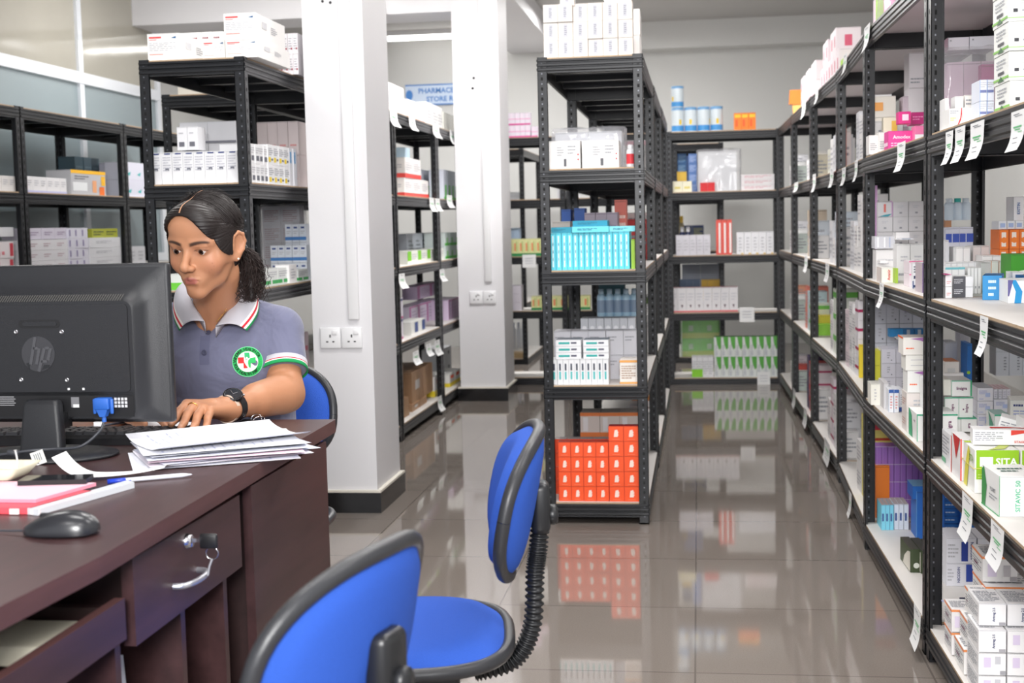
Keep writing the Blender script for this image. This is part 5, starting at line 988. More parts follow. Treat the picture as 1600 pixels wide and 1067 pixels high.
top = [(-.797, 2.885), (-.788, 2.28), (-.776, 1.64), (-.790, 1.40), (-.815, 1.2), (-.85, .95), (-1.75, .95), (-1.75, 2.885)]
mb = MB(); mb.prism(top, .722, .75, WE, cap=WD); o = mb.build('desk_top', dk)
b = o.modifiers.new('b', 'BEVEL'); b.width = .003; b.segments = 2; b.limit_method = 'ANGLE'
wbox('end_cupboard', -1.03, 2.31, .02, -.812, 2.80, .7215, dk, WI)
wbox('cupboard_door', -.8115, 2.30, .05, -.795, 2.795, .715, dk)
wbox('back_panel', -1.72, .98, .15, -1.70, 2.78, .7215, dk)
wbox('dark_recess_panel', -1.02, 2.255, .02, -.85, 2.275, .72, dk, WI)
for y in (2.185, 1.993, 1.752, 1.0): wbox('upright_panel', -1.02, y, .02, -.812, y+.018, .585 if y > 1.9 else .615, dk, WI if False else None)
wbox('compartment_back', -1.04, 1.0, .02, -1.02, 2.30, .72, dk, WI)
wbox('plinth', -1.03, 1.0, .0, -.83, 2.79, .02, dk, WI)
# drawer with lock and handle
wbox('drawer', -.812, 1.784, .586, -.794, 2.235, .712, dk)
dr = dk.children[-1]
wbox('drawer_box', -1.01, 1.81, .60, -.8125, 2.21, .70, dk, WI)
CH = mat('chrome', (205, 205, 210), .18, metal=1); GM = mat('grey_metal', (150, 150, 156), .4, metal=.6)
RX = Matrix.Rotation(PI/2, 4, 'Y')
MB().lathe([(.0125, 0), (.0125, .003), (.010, .006), (.009, .010), (0, .010)], CH, 20, Matrix.Translation((-.794, 1.985, .690)) @ RX).build('lock', dr)
h = []
for i in range(13):
    a = PI*i/12; h.append((-.794+.026*math.sin(a)**.6 if 0 < i < 12 else -.794, 1.975-.05*math.cos(a), .634))
MB().tube(h, .0048, mat('satin_handle', (196, 198, 206), .3, metal=.8), 10).build('handle', dr)
# open tray below the top
tr = wbox('tray_front', -.81, 1.12, .606, -.795, 1.755, .664, dk)
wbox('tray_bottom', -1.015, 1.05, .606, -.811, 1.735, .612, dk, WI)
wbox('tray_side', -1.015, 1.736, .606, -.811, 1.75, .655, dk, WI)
# things in the tray and compartment
tag(MB().bbox(-1.0, 1.60, .614, -.835, 1.72, .642, C((226, 220, 200)), .004, M=None).build('calculator'), 'cream plastic box lying in the open tray of the desk', 'box')
def sheet(label, cx, cy, z, rot, w=.21, h=.297, col=(238, 239, 244), curl=0.0, lines=0, name='paper_sheet', cat='paper', group=None, seed=0, droop=0, tint=None):
    rr = random.Random(seed); n = 14; P = []
    for i in range(n+1):
        row = []
        for j in range(n+1):
            x, y = (i/n-.5)*w, (j/n-.5)*h
            zz = curl*((abs(i/n-.5)*2)**3) + .0002*math.sin(i*.9+seed)*math.sin(j*.7+seed*2) - droop*max(0, i/n-.8)**2
            row.append((x, y, zz+.0015))
        P.append(row)
    mb = MB(); mb.grid(P, C(col, .7))
    if lines:
        for k in range(lines):
            j0 = .12+.76*k/lines; x = .08
            while x < .8:
                L = rr.uniform(.04, .14)
                def pt(a, b):
                    fi, fj = a*n, b*n; i, j = min(int(fi), n-1), min(int(fj), n-1); u, v = fi-i, fj-j
                    A = Vector(P[i][j])*(1-u)*(1-v)+Vector(P[i+1][j])*u*(1-v)+Vector(P[i][j+1])*(1-u)*v+Vector(P[i+1][j+1])*u*v; return A+Vector((0, 0, .0005))
                if rr.random() < .75: mb.add([pt(x, j0), pt(x+L, j0), pt(x+L, j0+.012), pt(x, j0+.012)], [(0, 1, 2, 3)], C(tint or (176, 182, 204), .7))
                x += L+.03
    o = mb.build(name, None, (cx, cy, z), math.radians(rot)); tag(o, label, cat, group); return o
sheet('white papers lying in the open tray at the left', -.925, 1.40, .6145, 3, .15, .24, lines=5, name='paper_sheet', curl=.01)
P = []
for i in range(9):
    t = i/8; P.append([(-.85+.012*math.sin(t*PI)-.03*q, 1.835+.09*t, .021+(.535-.03*t)*q) for q in (0, .35, .7, 1)])
o = tag(MB().grid(P, C((226, 230, 240), .7)).build('paper_sheet'), 'white paper standing bent in the lower compartment of the desk', 'paper'); solid(o, .002, 0)
# key in the lock with its ring
t = thing('key_bunch', 'key with a black head in the drawer lock, a ring hanging from it', 'keys', (-.785, 1.99, .69))
MB().box(0, -.001, -.003, .012, .001, .003, CH).build('key_blade', t)
MB().bbox(.011, -.004, -.013, .040, .004, .011, mat('black_plastic', (26, 26, 29), .4), .0035).build('key_head', t)
MB().tube([(.030+.010*math.cos(a*PI/8), .0, -.020+.010*math.sin(a*PI/8)) for a in range(17)], .0009, CH, 6).build('key_ring', t)
MB().tube([(.030, 0, -.029), (.026, -.003, -.040), (.024, -.006, -.054)], .0022, GM, 6).build('key_fob', t)
BP = MATS['black_plastic']
# ---- monitor (seen from behind)
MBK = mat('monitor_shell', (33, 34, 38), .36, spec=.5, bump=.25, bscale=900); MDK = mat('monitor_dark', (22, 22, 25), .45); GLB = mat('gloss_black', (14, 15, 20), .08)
mo = thing('computer_monitor', 'black computer monitor seen from behind on its stand, round hp emblem on the back', 'monitor', (-1.285, 2.485, 0), math.radians(-1.0))
MX0, MX1, MZ0, MZ1 = -.215, .28, .804, 1.112
m_ = MB(); m_.bbox(MX0, .0, MZ0, MX1, .018, MZ1, MBK, .006, 3); m_.build('screen_bezel', mo)
MB().box(MX0+.014, .0178, MZ0+.016, MX1-.014, .0188, MZ1-.014, GLB).build('screen', mo)
def rrect(x0, x1, z0, z1, r, n=6):
    p = []
    for cx, cz, a0 in ((x1-r, z1-r, 0), (x0+r, z1-r, PI/2), (x0+r, z0+r, PI), (x1-r, z0+r, 1.5*PI)):
        for i in range(n+1): a = a0+PI/2*i/n; p.append((cx+r*math.cos(a), cz+r*math.sin(a)))
    return p
def ring_loft(rings, m, cap=True, flip=True):
    mb = MB(); n = len(rings[0]); P = [[Vector(q[i]) for q in rings] for i in range(n)]
    mb.grid(P, m, True, True)
    if cap: mb.add([P[i][-1] for i in range(n)], [tuple(range(n))], m)
    return mb
def R_(x0, x1, z0, z1, r, y): return [(a, y, b) for a, b in rrect(x0, x1, z0, z1, r)]
rings = [R_(MX0+.004, MX1-.004, MZ0+.002, MZ1-.004, .008, 0.001), R_(MX0+.02, MX1-.020, MZ0+.004, MZ1-.02, .02, -.004), R_(MX0+.035, MX1-.035, MZ0+.006, MZ1-.038, .03, -.008), R_(MX0+.048, MX1-.048, MZ0+.008, MZ1-.055, .028, -.018), R_(MX0+.056, MX1-.056, MZ0+.01, MZ1-.064, .022, -.030), R_(MX0+.062, MX1-.062, MZ0+.012, MZ1-.070, .018, -.034)]
ring_loft(rings, MBK).build('back_shell', mo)
YB = -.034
p = MB(); p.prism(rrect(MX0+.064, MX1-.070, .868, MZ1-.076, .008), YB-.0025, YB-.0002, MDK, axis='y', cap=MBK); p.build('back_cover', mo)
# vents: slanted slots along the top edge of the cover
v = MB()
for i in range(70):
    x = -.150+i*.0050; v.add([(x, -.0352, MZ1-.0695), (x+.0025, -.0352, MZ1-.0695), (x+.0070, -.0262, MZ1-.0575), (x+.0045, -.0262, MZ1-.0575)], [(0, 1, 2, 3)], mat('vent_slot', (78, 77, 75), .5))
v.build('vent_slots', mo)
g = MB(); g.prism(rrect(-.012, .073, .992, 1.008, .0078), YB-.0030, YB-.0024, MDK, axis='y'); g.prism(rrect(-.003, .067, .996, 1.004, .0039), YB-.0042, YB-.0028, MBK, axis='y'); g.build('grip_slot', mo)
lg = MB(); lc = (.026, .942); n = 36
lg.prism([(lc[0]+.034*math.cos(2*PI*i/n), lc[1]+.034*math.sin(2*PI*i/n)) for i in range(n)], YB-.0036, YB-.0024, mat('emblem_grey', (64, 64, 68), .3, metal=.3), axis='y')
def seg(a, b, w, y=YB-.0048, m=None):
    a, b = Vector((a[0], 0, a[1])), Vector((b[0], 0, b[1])); d = (b-a).normalized(); q = Vector((-d.z, 0, d.x))*w/2
    P = [(p.x+lc[0], p.z+lc[1]) for p in (a-q, b-q, b+q, a+q)]; lg.prism(P, y, YB-.0030, m or mat('emblem_letter', (84, 84, 88), .25, metal=.4), axis='y')
seg((-.004, .033), (-.016, -.020), .006); seg((-.010, .011), (.001, .011), .005); seg((.0035, .011), (-.004, -.020), .006)
seg((.014, .011), (.0, -.034), .006); seg((.015, .0115), (.024, .0115), .005); seg((.0265, .011), (.020, -.012), .006); seg((.006, -.0145), (.018, -.0145), .005)
lg.prism([(lc[0]-.026, lc[1]-.018), (lc[0]-.018, lc[1]-.016), (lc[0]-.019, lc[1]-.030)], YB-.0042, YB-.003, GLB, axis='y')
lg.prism([(lc[0]+.006, lc[1]-.031), (lc[0]+.011, lc[1]-.021), (lc[0]+.023, lc[1]-.021), (lc[0]+.021, lc[1]-.026)], YB-.0042, YB-.003, GLB, axis='y')
lg.build('round_emblem', mo)
s = MB()
for (x, z) in ((-.018, .985), (.076, .984), (-.012, .892), (.082, .891)): s.lathe([(.0042, 0), (.0042, .001), (.0025, .0012), (.002, .0004), (0, .0004)], CH, 12, Matrix.Translation((x, YB-.0025, z)) @ Matrix.Rotation(PI/2, 4, 'X'))
s.build('mounting_screws', mo)
s = MB(); s.box(.083, YB-.004, .872, .087, YB-.002, .876, WP); s.box(.113, YB-.004, .872, .117, YB-.002, .876, WP); s.build('status_marks', mo)
pt = MB(); pt.box(-.16, -.026, .816, .215, -.020, .862, MDK); pt.box(-.16, -.034, .858, .215, -.020, .868, MBK); pt.box(-.16, -.0352, .820, .215, -.033, .861, MDK); pt.build('port_recess_shade', mo)  # flat dark panel paints the shade of the port recess
lb_ = MB(); lb_.box(.088, -.0362, .838, .104, -.0350, .858, C((120, 120, 124))); lb_.box(.092, -.0368, .838, .104, -.0360, .844, C((230, 230, 230)))
lb_.build('rating_label', mo); lb_ = MB()
for i in range(4):
    for j in range(3): lb_.box(.176+.007*i, -.0362, .838+.0068*j, .1808+.007*i, -.0350, .843+.0068*j, C((206, 206, 210)))
lb_.build('approval_marks', mo); lb_ = MB()
for j in range(5): lb_.box(-.060, -.0362, .842+.004*j, -.030+.003*(j % 2), -.0350, .8436+.004*j, C((150, 150, 154)))
lb_.build('printed_notice', mo)
MB().bbox(.128, -.030, .800, .146, -.018, .809, WP, .001).build('white_clip', mo)
MB().lathe([(.006, 0), (.006, .008), (.004, .009), (0, .009)], MDK, 12, Matrix.Translation((.085, -.026, .822)) @ Matrix.Rotation(PI/2, 4, 'X')).build('socket', mo)
st = MB(); pr = lambda hw, z, y0, y1, r=.008: [(a, b, z) for a, b in rrect(-hw+.042, hw+.042, y0, y1, r)]
ring_loft([pr(.043, .757, -.082, -.055), pr(.041, .79, -.078, -.05), pr(.036, .846, -.073, -.045), pr(.034, .853, -.070, -.046), pr(.030, .856, -.066, -.050)], MBK).build('stand_neck', mo)
MB().box(.01, -.05, .80, .08, -.02, .83, MDK).build('stand_arm', mo)
bs = MB(); bs.lathe([(.10, 0), (.104, .003), (.103, .006), (.06, .010), (0, .011)], MBK, 48, Matrix.Translation((.042, -.075, .7502)) @ Matrix.Diagonal((1.45, .98, 1, 1))); bs.build('stand_base', mo)
# ---- blue video plug and its cable
t = thing('video_cable', 'blue video plug in the monitor with a black cable and a white label', 'cable', (0, 0, 0))
px, py, pz = -1.126, 2.437, .842
BLP = mat('blue_plug', (44, 100, 190), .4)
m = MB(); m.bbox(px-.016, py-.012, pz-.006, px+.013, py+.010, pz+.016, BLP, .002); m.prism([(px-.014, pz-.004), (px+.010, pz-.004), (px+.004, pz-.020), (px-.006, pz-.020)], py-.010, py+.006, BLP, axis='y'); m.lathe([(.0045, 0), (.004, .01)], BLP, 10, Matrix.Translation((px-.001, py-.002, pz-.03))); m.build('plug', t)
m = MB()
for sx in (-.0175, .0165): m.lathe([(.003, 0), (.0036, .004), (.0036, .026), (.003, .028)], BLP, 10, Matrix.Translation((px+sx, py-.004, pz-.014)))
m.build('plug_screws', t)
CB = mat('cable_rubber', (62, 64, 70), .4)
def bez(pts, n=10):
    out = []
    for i in range(len(pts)-1):
        p0, p1, p2, p3 = [Vector(pts[max(0, min(len(pts)-1, i+k))]) for k in (-1, 0, 1, 2)]
        for j in range(n):
            s = j/n; out.append(.5*((2*p1)+(-p0+p2)*s+(2*p0-5*p1+4*p2-p3)*s*s+(-p0+3*p1-3*p2+p3)*s**3))
    out.append(Vector(pts[-1])); return out
cab = bez([(px-.001, py-.002, pz-.028), (px-.008, py-.012, pz-.048), (px-.035, py-.04, pz-.072), (px-.066, py-.10, .757+.018), (px-.10, py-.12, .775), (px-.16, py-.12, .768), (px-.26, py-.10, .764), (px-.40, py-.05, .756)])
MB().tube(cab, .0028, CB, 8).build('cord', t)
MB().lathe([(.003, -.012), (.0062, -.009), (.0062, .009), (.003, .012)], CB, 14, Matrix.Translation((px-.125, py-.1205, .772)) @ Matrix.Rotation(PI/2, 4, 'Y')).build('ferrite_bead', t)
M = Matrix.Translation((px-.075, py-.125, .764)) @ Matrix.Rotation(math.radians(-18), 4, 'Y')
m = MB(); m.box(-.013, 0, -.013, .013, .001, .012, C((236, 236, 232)), M=M)
for i in range(4): m.box(-.007+.004*i, -.0004, -.006, -.0055+.004*i, .0, .008, C((120, 126, 130)), M=M)
m.build('cable_label', t)
# ---- keyboard
kb = thing('keyboard', 'black computer keyboard behind the monitor stand under the hand', 'keyboard', (-1.235, 2.595, .7505), math.radians(2))
m = MB(); m.prism([(-.065, 0), (.065, 0), (.067, .010), (.060, .014), (-.058, .020), (-.066, .014)], -.218, .218, BP, axis='x'); m.build('case', kb)
kk = MB(); KC = mat('key_cap', (40, 40, 44), .45)
rr = random.Random(5)
for r in range(6):
    y = -.050+r*.0195; z = .0190-.0008*r*1.2; x = -.208
    while x < .20:
        w = .0165 if rr.random() < .85 else .026
        if x+w > .210: break
        a, b, c = x, x+w, .0015
        vs = [(a, y-.0085, z), (b, y-.0085, z), (b, y+.0085, z), (a, y+.0085, z), (a+.002, y-.0062, z+.0075), (b-.002, y-.0062, z+.0075), (b-.002, y+.0062, z+.0068), (a+.002, y+.0062, z+.0068)]
        kk.add(vs, [(4, 5, 6, 7), (0, 1, 5, 4), (1, 2, 6, 5), (2, 3, 7, 6), (3, 0, 4, 7)], KC); x += w+.0028
tag(kk.build('keys', kb), kind='stuff')
# ---- papers
for i, (cx, cy, rt, w_, h_, tn, cl) in enumerate(((-.885, 2.405, -64, .21, .297, (232, 234, 242), 0), (-.872, 2.42, -58, .21, .297, (240, 236, 244), .002), (-.87, 2.44, -52, .21, .297, (222, 226, 240), .002), (-.868, 2.42, -66, .20, .28, (238, 214, 226), .002), (-.88, 2.44, -60, .21, .297, (236, 238, 246), .002), (-.89, 2.46, -56, .21, .297, (228, 230, 240), .003), (-.89, 2.455, -62, .21, .297, (242, 243, 248), .003), (-.905, 2.49, -50, .21, .297, (240, 241, 248), .012))):
    sheet(('lowest sheet of the loose paper pile on the desk', 'second sheet from the bottom of the paper pile', 'bluish sheet in the lower part of the paper pile', 'pinkish slip sticking out of the paper pile', 'sheet in the middle of the paper pile on the desk', 'sheet above the middle of the paper pile', 'sheet second from the top of the paper pile', 'topmost handwritten sheet on the paper pile, beside the hand')[i], cx-.018, cy, .7505+.0026*i, rt, w_, h_, tn, cl, 12 if i in (0, 7, 6) else 6, seed=i, tint=(196, 200, 220))
sheet('white sheet lying behind the keyboard under the other hand', -1.20, 2.765, .7505, 86, .16, .20, seed=20)
tag(MB().bbox(-1.40, 2.68, .7505, -1.245, 2.86, .756, wood('brown_board', (120, 74, 52)), .002).build('clipboard'), 'brown board lying behind the keyboard, left of the white sheet', 'clipboard')
tag(MB().bbox(-.09, -.006, 0, .09, .006, .008, mat('slate_plastic', (62, 64, 76), .4), .002, M=Matrix.Translation((-1.285, 2.735, .752)) @ Matrix.Rotation(math.radians(62), 4, 'Z')).build('ruler'), 'dark grey ruler lying behind the keyboard beside the white sheet', 'ruler')
# curled receipt strip
P = []
for i in range(30):
    t = i/29; x = -1.105+.175*t; y = 2.20-.045*math.sin(t*PI)+.05*t; zz = .756+.030*(1-min(1, t*2.6))**2+.012*max(0, t-.75)*4*(t-.75)
    P.append([(x-.006*(1-t), y-.014, zz), (x, y+.0, zz+.003), (x+.006, y+.017, zz+.006*(1-t))])
tag(MB().grid(P, C((236, 237, 238), .7)).build('receipt_strip'), 'curled white receipt strip lying between the monitor stand and the papers', 'receipt')
# pen
PM = Matrix.Translation((-.982, 2.132, .755)) @ Matrix.Rotation(math.radians(29.2), 4, 'Z') @ Matrix.Rotation(PI/2, 4, 'Y')
pn = thing('ballpoint_pen', 'white ballpoint pen with a blue cap lying on the desk', 'pen')
MB().lathe([(.0036, .024), (.0036, .118), (.0028, .124), (.0010, .134), (0, .136)], mat('pen_white', (225, 228, 240), .25), 12, PM).build('barrel', pn)
MB().lathe([(.0, -.004), (.0042, -.004), (.0044, .024), (.0038, .026)], mat('pen_blue', (36, 66, 190), .3), 12, PM).build('cap', pn)
MB().box(-.0008, -.0062, .0, .0008, -.004, .034, MATS['pen_blue'], M=PM).build('clip', pn)
# red and pink receipt books in a clear folder
def flat(name, label, cat, pts, z0, z1, m, edge=None):
    mb = MB(); mb.prism(pts, z0, z1, edge or m, cap=m); return tag(mb.build(name), label, cat)
flat('receipt_book', 'red and white striped receipt book under the pink one at the left', 'book', [(-1.30, 1.90), (-1.00, 1.895), (-.965, 2.03), (-1.28, 2.05)], .7505, .760, C((226, 72, 88)), C((232, 84, 96)))
b_ = MB()
for i in range(9): b_.box(-1.27+.034*i, 1.8935-.0006*i, .7512, -1.255+.034*i, 1.8960-.0006*i, .7595, C((244, 226, 226)))
tag(b_.build('book_stripe_labels'), 'pale blocks printed along the edge of the red receipt book', 'print', kind='stuff')
flat('receipt_book', 'pale pink receipt book with red lines, on the red striped one', 'book', [(-1.30, 1.935), (-1.01, 1.93), (-.975, 2.065), (-1.28, 2.085)], .7605, .766, C((236, 190, 204)), C((238, 150, 170)))
flat('clear_folder', 'translucent white folder edge along the receipt books', 'folder', [(-1.005, 1.893), (-.985, 1.885), (-.925, 2.10), (-.945, 2.12)], .7505, .760, mat('milky_plastic', (222, 226, 232), .3, alpha=.85))
flat('mobile_phone', 'black mobile phone lying on the pink receipt book', 'phone', [(-1.095, 2.035), (-.985, 2.052), (-.995, 2.10), (-1.105, 2.085)], .7665, .774, GLB, BP)
t = thing('plastic_tray', 'cream plastic tray at the left edge of the desk with cables in it', 'tray', (-1.20, 2.11, .767))
CR = mat('cream_plastic', (222, 214, 190), .4)
def rr3(w, d, z, r): return [(a, b, z) for a, b in rrect(-w, w, -d, d, r)]
ring_loft([rr3(.07, .035, 0, .01), rr3(.088, .05, .020, .014), rr3(.086, .048, .020, .013), rr3(.069, .034, .003, .01)], CR).build('tray_body', t)
m = MB(); m.tube(bez([(-.02, 0, .006), (.01, .02, .014), (.035, -.01, .018), (.05, .01, .012)]), .002, WP, 6); m.build('white_cable', t)
t = thing('white_lead', 'thin white lead standing up from the tray beside the stand', 'cable')
MB().tube(bez([(-1.138, 2.115, .772), (-1.134, 2.112, .79), (-1.137, 2.112, .812)]), [.0016]*20+[.0034], C((206, 206, 210)), 8).build('cord', t)
# mouse
m_o = thing('computer_mouse', 'black optical mouse at the near edge of the desk', 'mouse', (-.888, 1.765, .7505), math.radians(4))
rings = []
for (t, hw, hh, z0) in ((0, .004, .006, .004), (.06, .018, .014, .0), (.18, .026, .022, 0), (.38, .030, .030, 0), (.6, .031, .034, 0), (.8, .028, .031, 0), (.93, .021, .024, 0), (1, .006, .012, .003)):
    ring = []
    for a in range(20):
        an = 2*PI*a/20; c, s_ = math.cos(an), math.sin(an)
        ring.append((-.054+.108*t, hw*(abs(c)**.8)*(1 if c > 0 else -1), z0+(hh*(s_**.9) if s_ > 0 else 0)+.002))
    rings.append(ring)
ring_loft(rings, mat('mouse_black', (34, 35, 40), .28, spec=.6)).build('mouse_body', m_o)
sub(m_o.children[0], 1)
MB().tube(bez([(-.054, 0, .006), (-.10, .01, .004), (-.2, .03, .003), (-.35, .05, .003)]), .0017, CB, 6).build('mouse_cable', m_o)
MB().bbox(-.030, -.004, .020, -.012, .004, .031, BP, .003).build('scroll_wheel', m_o)
# key ring near the forearm
k = thing('key_bunch', 'small keys on two rings with a black fob lying beside the forearm', 'keys', (-.955, 2.815, .7505))
for (a, b, tl) in ((0, 0, 62), (.008, -.004, 30)):
    M = Matrix.Translation((a, b, .010)) @ Matrix.Rotation(math.radians(tl), 4, 'X')
    MB().tube([M @ Vector((.012*math.cos(i*PI/10), .012*math.sin(i*PI/10), 0)) for i in range(21)], .0009, CH, 6).build('key_ring', k)
MB().bbox(-.034, -.006, 0, -.006, .008, .010, BP, .004).build('key_fob', k)
MB().box(.006, -.004, .001, .028, .0, .0025, mat('brass', (206, 160, 110), .3, metal=1)).build('key_blade', k)
# ================================================================== blue office chairs
def blue_mat(name, rgb):
    return mat(name, rgb, .85, spec=.2, bump=.6, bscale=700, var=.05, vscale=400)
BF = blue_mat('blue_fabric', (50, 90, 186)); RIM = mat('black_rim', (44, 45, 49), .35, bump=.2, bscale=500); CBK = mat('chair_black_plastic', (28, 29, 32), .35)
def superell(a, b, n=2.6, N=56):
    out = []
    for i in range(N):
        t = 2*PI*i/N; c, s = math.cos(t), math.sin(t); out.append((a*abs(c)**(2/n)*(1 if c >= 0 else -1), b*abs(s)**(2/n)*(1 if s >= 0 else -1)))
    return out
def pad(outline, surf, bulge_f, bulge_b, m, rim_r, name, parent, rim_name, rim_m, nr=7):
    """cushion between two domed faces; surf(s,t) gives the middle surface point, normal"""
    N = len(outline); mb = MB()
    for sgn, bl, dome in ((1, bulge_f, .8), (-1, bulge_b, .8)):
        P = []
        for i in range(N):
            row = []
            for k in range(nr+1):
                f = 1-k/nr; s, t = outline[i][0]*f, outline[i][1]*f; p, nn = surf(s, t); d = bl*(1-f**4)**.5
                row.append(p+nn*(d+.002)*sgn)
            P.append(row if sgn > 0 else row)
        if sgn < 0: P = P[::-1]
        mb.grid(P, m, True, True)
    mb.build(name, parent)
    r = MB(); pts = []
    for i in range(N+1): p, nn = surf(*outline[i % N]); pts.append(p)
    r.tube(pts, rim_r, rim_m, 10, caps=False); r.build(rim_name, parent)
def chair(label, loc, face_deg, seat_z=.46, back_c=.69, base_rot=.3):
    """local: the sitter faces +x; the back stands at -x"""
    ch = thing('office_chair', label, 'chair', (loc[0], loc[1], 0), math.radians(face_deg), None)
    so = superell(.198, .212, 3.0)
    def ss(s, t): return Vector((s+.01, t, seat_z-.012-.18*max(0, s-.1)**2*3)), Vector((0, 0, 1))
    pad(so, ss, .030, .02, BF, .012, 'seat', ch, 'seat_rim', RIM)
    u = MB(); P = [[Vector((x*f+.01, y*f, seat_z-.018-.04*(1-f**3))) for f in (1, .85, .6, .3, .02)] for x, y in so]; u.grid(P[::-1], CBK, True, True); u.build('seat_shell', ch)
    bo = superell(.190, .124, 2.5)
    bx = -.225
    def bsf(s, t):   # s across (y), t up; wraps towards the sitter at the sides, leans back at the top
        x = bx+1.5*s*s*.8-.20*t+.45*max(0, -t)**2; p = Vector((x, s, back_c+t)); n = Vector((1, -2.4*s, .20)).normalized(); return p, n
    pad(bo, bsf, .046, .014, BF, .0112, 'backrest', ch, 'backrest_rim', RIM)
    # bellows over the back bar
    path = bez([(bx-.026, 0, back_c-.02), (bx-.018, 0, back_c-.09), (bx-.012, 0, seat_z+.10), (bx-.004, 0, seat_z-.0), (bx+.03, 0, seat_z-.060), (bx+.10, 0, seat_z-.080)], 54)
    rad = [.0150+.0026*math.sin(i*PI*2/6) for i in range(len(path))]
    MB().tube(path, rad, CBK, 14).build('bellows', ch)
    br = MB(); br.bbox(bx-.040, -.030, back_c-.060, bx-.006, .030, back_c+.030, CBK, .012, 3); br.lathe([(.016, 0), (.018, .004), (.018, .012), (.012, .016), (0, .017)], CBK, 18, Matrix.Translation((bx-.038, 0, back_c-.03)) @ Matrix.Rotation(-PI/2, 4, 'Y')); br.build('back_bracket', ch)
    md = MB(); md.bbox(-.10, -.055, seat_z-.10, .10, .055, seat_z-.055, CBK, .01); md.tube([(0, .05, seat_z-.075), (0, .16, seat_z-.08), (0, .20, seat_z-.075)], .006, CBK, 8); md.build('tilt_mechanism', ch)
    g = MB(); g.lathe([(.026, .10), (.026, .26), (.015, .265), (.015, seat_z-.09)], CBK, 18); g.build('gas_column', ch)
    for i in range(5):
        a = 2*PI*i/5+base_rot; L = []
        M = Matrix.Rotation(a, 4, 'Z')
        leg = MB(); leg.prism([(.02, .075), (.02, .125), (.06, .118), (.235, .080), (.24, .062), (.05, .078)], -.016, .016, CBK, M, axis='y'); lo_ = leg.build('leg', ch)
        cs = MB(); Mc = M @ Matrix.Translation((.222, 0, .027)); cs.lathe([(.0, -.022), (.022, -.022), (.027, -.016), (.027, -.004), (.018, 0), (.027, .004), (.027, .016), (.022, .022), (0, .022)], CBK, 18, Mc @ Matrix.Rotation(PI/2, 4, 'X')); cs.tube([M @ Vector((.222, 0, .03)), M @ Vector((.222, 0, .068))], .006, GM, 8); cs.build('caster', lo_)
    return ch
# right one: seat centre near (-.51, 2.28), its back edge on to us
chair('blue office chair with black rims and a ribbed back bar, standing clear on the tiles', (-.525, 2.29), 180+9, .46, .690, PI/5-.15)
chair('nearest blue office chair, its blurred back filling the bottom of the picture', (-.605, 1.56), 180-14, .46, .675, PI/5+.28)
chair('blue office chair the person sits on, its edge showing beside the pillar', (-1.13, 3.20), 270, .46, .69)
# ================================================================== the seated person
SK = None
def smin(a, b, k):
    h = np.clip(.5+.5*(b-a)/k, 0, 1); return b+(a-b)*h-k*h*(1-h)
def sdf_mesh(prims, lo, hi, h):
    lo = np.array(lo, float); n = np.ceil((np.array(hi)-lo)/h).astype(int)+1
    ax = [lo[i]+h*np.arange(n[i]) for i in range(3)]
    D = np.full(n, .05, np.float32)
    for kind, fn, k, bl, bh in prims:
        s = []; ok = True
        for i in range(3):
            a = max(0, int((bl[i]-k-.03-lo[i])/h)); b = min(n[i], int((bh[i]+k+.03-lo[i])/h)+2)
            if b <= a: ok = False
            s.append(slice(a, b))
        if not ok: continue
        X, Y, Z = np.meshgrid(ax[0][s[0]], ax[1][s[1]], ax[2][s[2]], indexing='ij')
        d = fn(X, Y, Z).astype(np.float32); sub_ = D[tuple(s)]
        if kind == 'u': D[tuple(s)] = smin(sub_, d, k)
        elif kind == 's': D[tuple(s)] = -smin(-sub_, d, k)
        elif kind == 'i': D[tuple(s)] = np.maximum(sub_, d)
        elif kind == 'd': D[tuple(s)] = sub_+d
    ins = D < 0
    # surface nets
    c = np.zeros(np.array(ins.shape)-1, np.int8)
    for i in (0, 1):
        for j in (0, 1):
            for k in (0, 1): c += ins[i:i+c.shape[0], j:j+c.shape[1], k:k+c.shape[2]].astype(np.int8)
    act = (c > 0) & (c < 8); idx = np.argwhere(act); vid = np.full(act.shape, -1, np.int64); vid[tuple(idx.T)] = np.arange(len(idx))
    acc = np.zeros((len(idx), 3)); cnt = np.zeros(len(idx))
    for axis in range(3):
        o1, o2 = [a for a in range(3) if a != axis]
        for i in (0, 1):
            for j in (0, 1):
                p = idx.copy(); p[:, o1] += i; p[:, o2] += j; q = p.copy(); q[:, axis] += 1
                a, b = D[tuple(p.T)], D[tuple(q.T)]; m = (a < 0) != (b < 0)
                t = np.where(m, a/np.where(m, a-b, 1), 0); pt = (p-idx).astype(float); pt[:, axis] += t
                acc[m] += pt[m]; cnt[m] += 1
    V = lo+(idx+acc/np.maximum(cnt, 1)[:, None])*h
    F_ = []
    for axis in range(3):
        o1, o2 = (axis+1) % 3, (axis+2) % 3
        sa = [slice(None)]*3; sb = [slice(None)]*3; sa[axis] = slice(0, -1); sb[axis] = slice(1, None)
        a, b = ins[tuple(sa)], ins[tuple(sb)]; e = np.argwhere(a != b)
        e = e[(e[:, o1] > 0) & (e[:, o2] > 0) & (e[:, o1] < n[o1]-1) & (e[:, o2] < n[o2]-1)]
        fl = a[tuple(e.T)]
        q = []
        for (i, j) in ((1, 1), (0, 1), (0, 0), (1, 0)):
            p = e.copy(); p[:, o1] -= i; p[:, o2] -= j; q.append(vid[tuple(p.T)])
        Q = np.stack(q, 1); Q = np.where(fl[:, None], Q, Q[:, ::-1]); F_.append(Q)
    return V, np.concatenate(F_)
